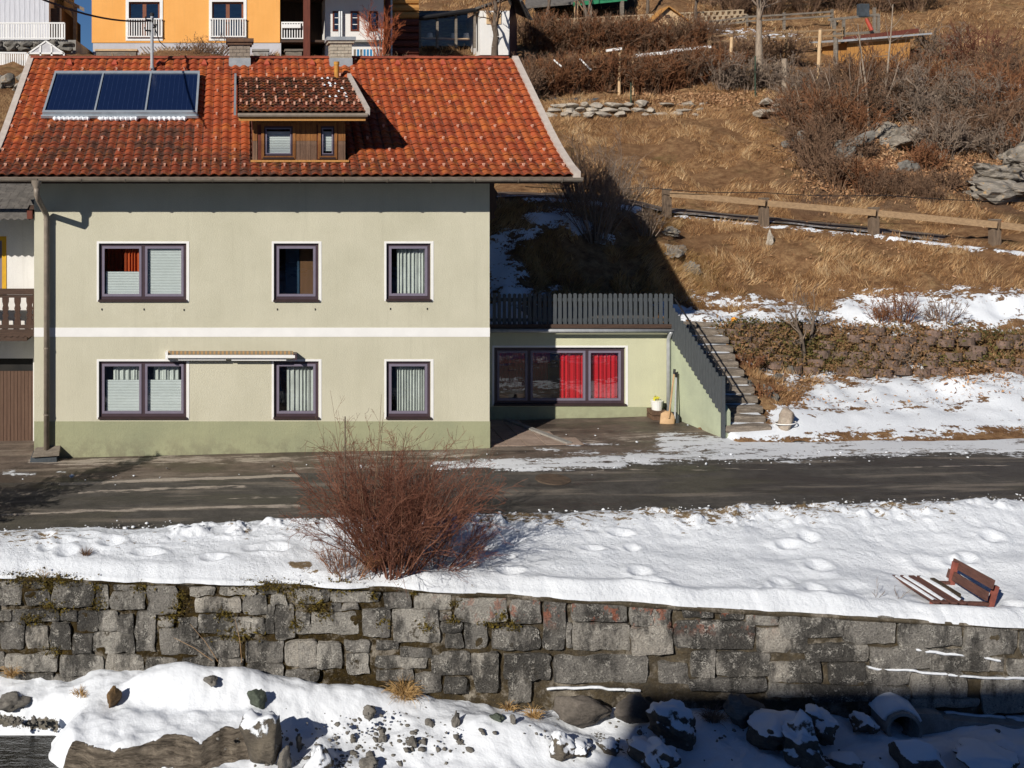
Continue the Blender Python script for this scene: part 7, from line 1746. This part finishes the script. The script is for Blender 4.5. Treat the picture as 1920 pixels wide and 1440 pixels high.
# outcrop rocks in the thicket and on the slope
for i, (px, y, w, h, lab, mt) in enumerate(((1890, 368, 150, 60, 'large pale rock ledge at the right edge of the thicket', m_rocklich), (1865, 338, 140, 50, 'upper rock ledge above the large pale one', m_rocklich), (1905, 312, 100, 46, 'lichened rock at the right picture edge', m_rocklich), (1685, 272, 120, 66, 'grey rock face in the middle of the thicket', m_rocklich), (1590, 288, 90, 56, 'dark rock at the left of the thicket', m_rock), (1500, 275, 50, 40, 'dark overhanging rock at the meadow edge', m_rock), (1700, 320, 60, 34, 'mossy rock under the dry leaves', m_rock), (1270, 475, 70, 26, 'grey rock slab in the grass right of the house shadow', m_rocklich), (1255, 440, 46, 16, 'low rock rib just above the grey slab', m_rocklich), (1290, 510, 52, 24, 'dark rock below the grey slab', m_rock), (1442, 458, 14, 30, 'small upright weathered stump on the slope', m_rockpale), (1458, 712, 26, 16, 'flat dark stone in snow beside the stairs', m_rock), (1403, 730, 24, 30, 'round dark stone beside the lower steps', m_rock), (1445, 745, 28, 30, 'grey-green stone in the brown grass near the stairs', m_rock), (1480, 700, 14, 18, 'small brown stone at the foot of the crooked tree', m_rock))):
    p = hpt(px, y); s_ = p.y/F; o_ = link('rock', rock_mesh(200+i, 4, (1, 1, 1), .45, mt, 'rock', True), None, (p.x, p.y-.0, p.z+h*s_*.15), (0, .1, i*.6), (w*s_*.55, w*s_*.35, h*s_*.6)); tag(o_, lab, 'rock', 'rocks on the slope')
# dry stone wall below the gardens
dsw = thing('dry_stone_wall', hpt(1250, 215), 'low dry stone wall of pale slabs between meadow and gardens', 'wall')
rgd = random.Random(61); px = 1015; i = 0
while px < 1520:
    w = rgd.uniform(16, 44); Yw = 42.15 if px < 1400 else 41.2
    for lay in range(3):
        if rgd.random() < .93:
            y = (216 if px < 1400 else 210)-lay*10+rgd.uniform(-2, 2); p = P(px+w/2+lay*9, y, Yw); s_ = Yw/F
            link('slab_stone', rock_mesh(300+i, 2, (1, 1, 1), .18, m_rockpale, 'slab_stone', True), dsw, (p.x, p.y-.05+.1*lay, p.z), (0, rgd.uniform(-.08, .08), rgd.uniform(-.2, .2)), (w*s_*.58, .35, rgd.uniform(5, 8.5)*s_)); i += 1
    px += w*.95
# dry leaves heaped under the thicket, leaf litter on the garden bank
def leaves(name, label, spots, mat, sz=.05):
    V, T = [], []
    for px, y, sx, sy, n in spots:
        pxs = rgg.normal(px, sx, n); ys_ = rgg.normal(y, sy, n)
        Yq = np.full(n, 38.)
        lo = np.full(n, 24.); hi = np.full(n, 60.)
        for _ in range(22):
            mid = (lo+hi)/2; below = ZC+(HY-ys_)*mid/F > hillz_fast((pxs-CX)*mid/F, mid); lo = np.where(below, mid, lo); hi = np.where(below, hi, mid)
        Xq = (pxs-CX)*lo/F; Zq = hillz_fast(Xq, lo); c = np.stack([Xq, lo, Zq+rgg.uniform(.02, .16, n)], 1)
        a = rgg.normal(0, sz, (n, 2, 3)); V.append(np.stack([c+a[:, 0], c+a[:, 1]*.6, c-a[:, 0], c-a[:, 1]*.6], 1)); T.append(np.clip(rgg.normal(.55, .25, n), 0, 1))
    V = np.concatenate(V); T = np.concatenate(T); o = link(name, np_mesh(name, V.reshape(-1, 3), np.arange(len(V)*4).reshape(-1, 4), mat, False, {'tint': np.repeat(T, 4)})); tag(o, label, kind='stuff')
leaves('dry_leaves', 'pale dry oak leaves heaped under the thicket', [(1640, 335, 50, 14, 4200), (1700, 330, 50, 16, 2800), (1570, 345, 40, 14, 900), (1700, 220, 90, 45, 4200), (1590, 300, 60, 25, 1600), (1830, 310, 60, 40, 2600), (1330, 190, 60, 8, 1600), (1240, 185, 40, 8, 500)], m_leaf, .034)
leaves('slope_leaves', 'scattered dead leaves over the brown slope', [(1500, 480, 200, 40, 350), (1700, 470, 120, 30, 250), (1650, 790, 180, 20, 60), (1830, 705, 60, 22, 600), (1500, 720, 60, 30, 260)], m_leaf, .022)

# garden fences and bits
def railfence(name, pts, h, label, mat, nrails=2, posts=True, w=.09):
    t = thing(name, pts[0], label, 'fence'); 
    for a, b in zip(pts[:-1], pts[1:]):
        for r_ in range(nrails): z = h*(1-r_*.45); MB().beam(a+Vector((0, -.06, z)), b+Vector((0, -.06, z)), .05, w).build('rail', mat, t)
    for p in pts: MB().beam(p-Vector((0, 0, .3)), p+Vector((0, 0, h+.12)), .11, .11).build('post', mat, t)
railfence('rail_fence', [P(1330, 92, 49), P(1408, 88, 49), P(1475, 85, 49), P(1538, 82, 49), P(1580, 80, 49)], .62, 'weathered two-rail wooden fence across the upper garden', m_rail)
railfence('rail_fence', [P(1325, 60, 53), P(1400, 50, 53), P(1470, 46, 53), P(1560, 40, 53)], .5, 'grey rail fence higher up behind the pale tree', m_greywood)
railfence('rail_fence', [P(1440, 22, 56), P(1520, 17, 56), P(1600, 12, 56)], .5, 'brown rail fence near the top edge of the gardens', m_post)
def pole(name, px, y0, y1, Y, r, mat, label, cat='post', tilt=0, grp='garden posts'):
    A, B = P(px, y0, Y), P(px+tilt, y1, Y); tag(MB().tube([A-Vector((0, 0, .3)), A.lerp(B, .5), B], [r, r, r*.92], 8).build(name, mat), label, cat, grp)
pole('garden_post', 1161, 173, 92, 43.2, .06, m_palewood, 'light new wooden post in the rust-brown hedge')
pole('garden_post', 1187, 165, 105, 43.4, .05, m_palewood, 'shorter pale post right of the light new one')
pole('garden_post', 1369, 130, 70, 45, .07, m_palewood, 'pale post left of the pollarded tree', tilt=3)
pole('garden_post', 1534, 138, 56, 43, .07, m_palewood, 'tall yellowish post before the thicket', tilt=4)
pole('garden_post', 1471, 155, 110, 42.5, .12, m_barkpale, 'thick grey post near the dark tarp')
pole('garden_post', 1567, 115, 72, 46, .10, m_greywood, 'grey post left of the larch shed')
pole('garden_post', 1416, 168, 105, 42.3, .03, m_dkgreen, 'thin green fence stake before the pale tree')
pole('garden_post', 1183, 185, 155, 42.2, .03, m_dkgreen, 'thin green stake above the dry stone wall')
A, B = P(1137, 95, 43.1), P(1165, 91, 43.1); tag(MB().beam(A, B, .12, .10).build('snowy_crossbar', m_white), 'white-topped crossbar on the light new post', 'bar')
for (x0, y0, x1, y1, lab) in ((1038, 112, 1053, 125, 'short leaning white stick in the left hedge'), (1087, 110, 1108, 131, 'longer leaning white stick in the left hedge')):
    tag(MB().tube([P(x0, y0, 43), P(x1, y1, 42.9)], .035, 6).build('white_stick', m_white), lab, 'stick', 'white sticks in the hedge')
# white cold frame with poly sheets
cf = thing('cold_frame', P(1270, 170, 45), 'white polythene cold frame behind the hedge bushes', 'cold frame')
CYf = 45.2
def cp(px, y, dy=0): return P(px, y, CYf)+Vector((0, dy, 0))
for (a, b, c, d) in ((1200, 1238, 126, 172), (1238, 1285, 124, 171), (1285, 1328, 122, 170)):
    MB().quad(cp(a, d), cp(b, d), cp(b, c, .5), cp(a, c, .5)).build('sheet', m_net, cf); MB().beam(cp(a, d, -.03), cp(a, c, .47), .06, .06).build('bar', m_white, cf)
MB().beam(cp(1198, 103, .4), cp(1268, 96, .4), .16, .14).build('ridge_bar', m_white, cf); MB().beam(cp(1262, 94, .4), cp(1340, 86, .4), .14, .12).build('ridge_bar', m_white, cf)
MB().beam(cp(1205, 128, .45), cp(1332, 110, .45), .06, .06).build('bar', m_white, cf)
for px in (1205, 1335): MB().beam(cp(px, 175, .4), cp(px, 95, .4), .07, .07).build('post', m_greywood, cf)
# dark tarp strips above the wall
for (x0, x1, y0, y1, lab) in ((1372, 1462, 175, 190, 'dark tarpaulin strip on the garden bank'), (1470, 1525, 165, 184, 'second dark tarpaulin strip nearer the thicket'), (1010, 1170, 184, 196, 'black edging sheet along the hedge foot')):
    q = MB(); n = 14
    for i in range(n+1):
        t = i/n; px = x0+(x1-x0)*t; dy = 2.*math.sin(i*1.7); a, b = P(px, y1+dy, 42.6), P(px, y0+dy*.6, 42.9); q.v += [tuple(a), tuple(b), tuple(b+Vector((0, .4, .02)))]
    for i in range(n):
        for s_ in range(2): k = i*3+s_; q.f.append((k, k+1, k+4, k+3))
    tag(q.build('tarpaulin', m_tarp), lab, 'tarpaulin', 'tarpaulins on the garden bank')
# larch shed with red roof edge and railing deck
ls = thing('larch_shed', P(1640, 105, 47), 'orange larch shed with red roof edge high in the garden', 'shed')
LSY = 47.0
def lsp(px, y, dy=0): return P(px, y, LSY)+Vector((0, dy, 0))
A, B = lsp(1588, 110), lsp(1706, 110); zt = lsp(0, 79).z
x = A.x
while x < B.x: w = min(.17, B.x-x); MB().box(x, x+w-.012, LSY-.02, LSY+.02, A.z-.3, zt+.10*(x-A.x)/(B.x-A.x)+.05).build('board', m_larch, ls); x += .17
MB().box(A.x+.05, B.x-.02, LSY+.021, LSY+2.2, A.z-.3, zt).build('core', m_larch, ls)
MB().add([lsp(1572, 80, -.35), lsp(1738, 66, -.35), lsp(1738, 58, 2.4), lsp(1572, 70, 2.4), lsp(1572, 76, -.35), lsp(1738, 63, -.35), lsp(1738, 55, 2.4), lsp(1572, 67, 2.4)], [(0, 1, 2, 3), (4, 5, 6, 7), (0, 1, 5, 4), (1, 2, 6, 5), (2, 3, 7, 6), (3, 0, 4, 7)]).build('roof', m_galv, ls)
MB().beam(lsp(1580, 74, -.1), lsp(1718, 58, -.1), .15, .2).build('roof_edge', m_redwood, ls); MB().beam(lsp(1590, 79.5, -.06), lsp(1710, 71, -.06), .05, .1).build('fascia', m_palewood, ls)
dk = thing('deck_railing', lsp(1640, 60, 2), 'grey timber railing above the larch shed roof', 'railing')
for a, b in (((1600, 26), (1698, 16)), ((1610, 54), (1698, 50))): MB().beam(lsp(*a, 2), lsp(*b, 2), .08, .12).build('rail', m_greywood, dk)
for px, y0, y1 in ((1612, 62, 25), (1630, 60, 24), (1690, 60, 2), (1698, 60, 15)): MB().beam(lsp(px, y0, 2), lsp(px, y1, 2), .11, .11).build('post', m_greywood, dk)
rp = thing('red_slide', lsp(1667, 50, 1.6), 'upright red plastic slide behind the deck railing', 'slide'); MB().tube([lsp(1664, 26, 1.6), lsp(1668, 40, 1.5), lsp(1670, 50, 1.4)], [.07, .09, .08], 8).build('chute', M('red_plastic', (.40, .06, .03), (.32, .05, .03), 4, .5), rp); MB().box(lsp(1658, 0).x, lsp(1678, 0).x, LSY+1.9, LSY+2.1, lsp(0, 20).z, lsp(0, -5).z).build('tower', m_tarp, rp)
# stump wrapped in string, orange cap, boulder by the stairs
sp2 = thing('tree_stump', hpt(1470, 808), 'pale sawn stump tied with white cord at the snow edge', 'stump')
A = hpt(1472, 806)
link('trunk_piece', rock_mesh(411, 3, (1, 1, 1), .16, rock_mat('stump_wood', (.52, .45, .37), (.26, .20, .16)), 'trunk_piece', False), sp2, A+Vector((.02, 0, .22)), (.1, .18, .4), (.21, .17, .33))
q = MB(); q.tube([(A.x+.215*math.cos(a)*1.05+.01, A.y+.215*math.sin(a)*.8, A.z+.16+.02*math.cos(a)) for a in np.linspace(0, 2*math.pi, 20)], .012, 6); q.build('cord', m_white, sp2)
p = hpt(1376, 606); oc = link('orange_cap', rock_mesh(400, 2, (1, 1, 1), .15, m_orangeobj, 'orange_cap'), None, p+Vector((0, 0, .06)), None, (.10, .08, .10)); tag(oc, 'small bright orange lump on the snow above the planter wall', 'cap')

# ------------------------------------------------------------------ the other bank: houses behind and beside the viewer that shade the river
op = thing('opposite_house', (-5, -8, 0), 'tall house on the near bank behind the viewer', 'house')
T0 = 20.6; ex0, ez = -13.9, 13.55
MB().box(ex0, 9, -16, -6.0, -1, ez).build('wall', m_brown, op); MB().prism([(-16.6, ez+.0), (-11, ez+2.6), (-6.0, ez+.0)], 'x', ex0, 9.0).build('roof', m_slateroof, op)
# crumbs of ploughed snow and grit along the lane
rgk = np.random.default_rng(101); kv, kf, gv, gf = [], [], [], []; nk = ng = 0
for i in range(1500):
    X_ = rgk.uniform(-4.8, 15.5)
    if i < 800: Y_ = float(rlo(X_))+.22+abs(rgk.normal(0, .16))
    elif i < 1150: Y_ = float(rhi(X_))+rgk.normal(.05, .25)
    else: Y_ = rgk.uniform(21, 24.5)
    if i >= 800 and X_ < 4 and rgk.random() < .75: continue
    if i >= 1150 and rgk.random() < .8: continue
    if X_ < 5.7 and Y_ > 22.4: continue
    s_ = rgk.gamma(1.3, .006)+.005; q = iv*(1+.25*rgk.normal(size=(len(iv), 1)))*np.array([1.2, 1, .7])*s_+np.array([X_, Y_, float(zg(X_))+.012+s_*.3])
    if rgk.random() < .62: kv.append(q); kf.append(ifc+nk); nk += len(iv)
    else: gv.append(q*1.0); gf.append(ifc+ng); ng += len(iv)
tag(link('snow_crumbs', np_mesh('snow_crumbs', np.concatenate(kv), np.concatenate(kf), m_snow)), 'small crumbs of ploughed snow along the lane edges', kind='stuff')
tag(link('road_grit', np_mesh('road_grit', np.concatenate(gv), np.concatenate(gf), m_rock)), 'loose grit along the lane edges', kind='stuff')
# young spruce on the verge just outside the picture; its shadow falls across the lane
sp3 = thing('young_spruce', (-6.0, 18.0, -.1), 'young spruce on the verge left of the view', 'tree')
rgs = np.random.default_rng(91); nb_s = 150; t = rgs.uniform(.12, .98, nb_s); a = rgs.uniform(0, 2*math.pi, nb_s)
o = np.stack([0*t-6.0, 0*t+18.0, -.1+3.25*t], 1); d = unit(np.stack([np.cos(a), np.sin(a), -.15+.5*t], 1))
S = grow(rgs, o, d, 1.05*(1-t)+.14, np.full(nb_s, .012), k=4, wob=.08, nchild=(12, 5), spread=(.5, .6), lratio=(.38, .4), t0=.1, minr=.007)
MB().tube([(-6, 18, -.3), (-6, 18, 1.5), (-6, 18, 3.25)], [.07, .045, .012], 8).build('trunk', m_bark, sp3)
twig_obj('crown', S, tint_mat('spruce_needle', [(0., (.02, .04, .018)), (1., (.05, .085, .035))]), sp3, ORG[sp3.name])
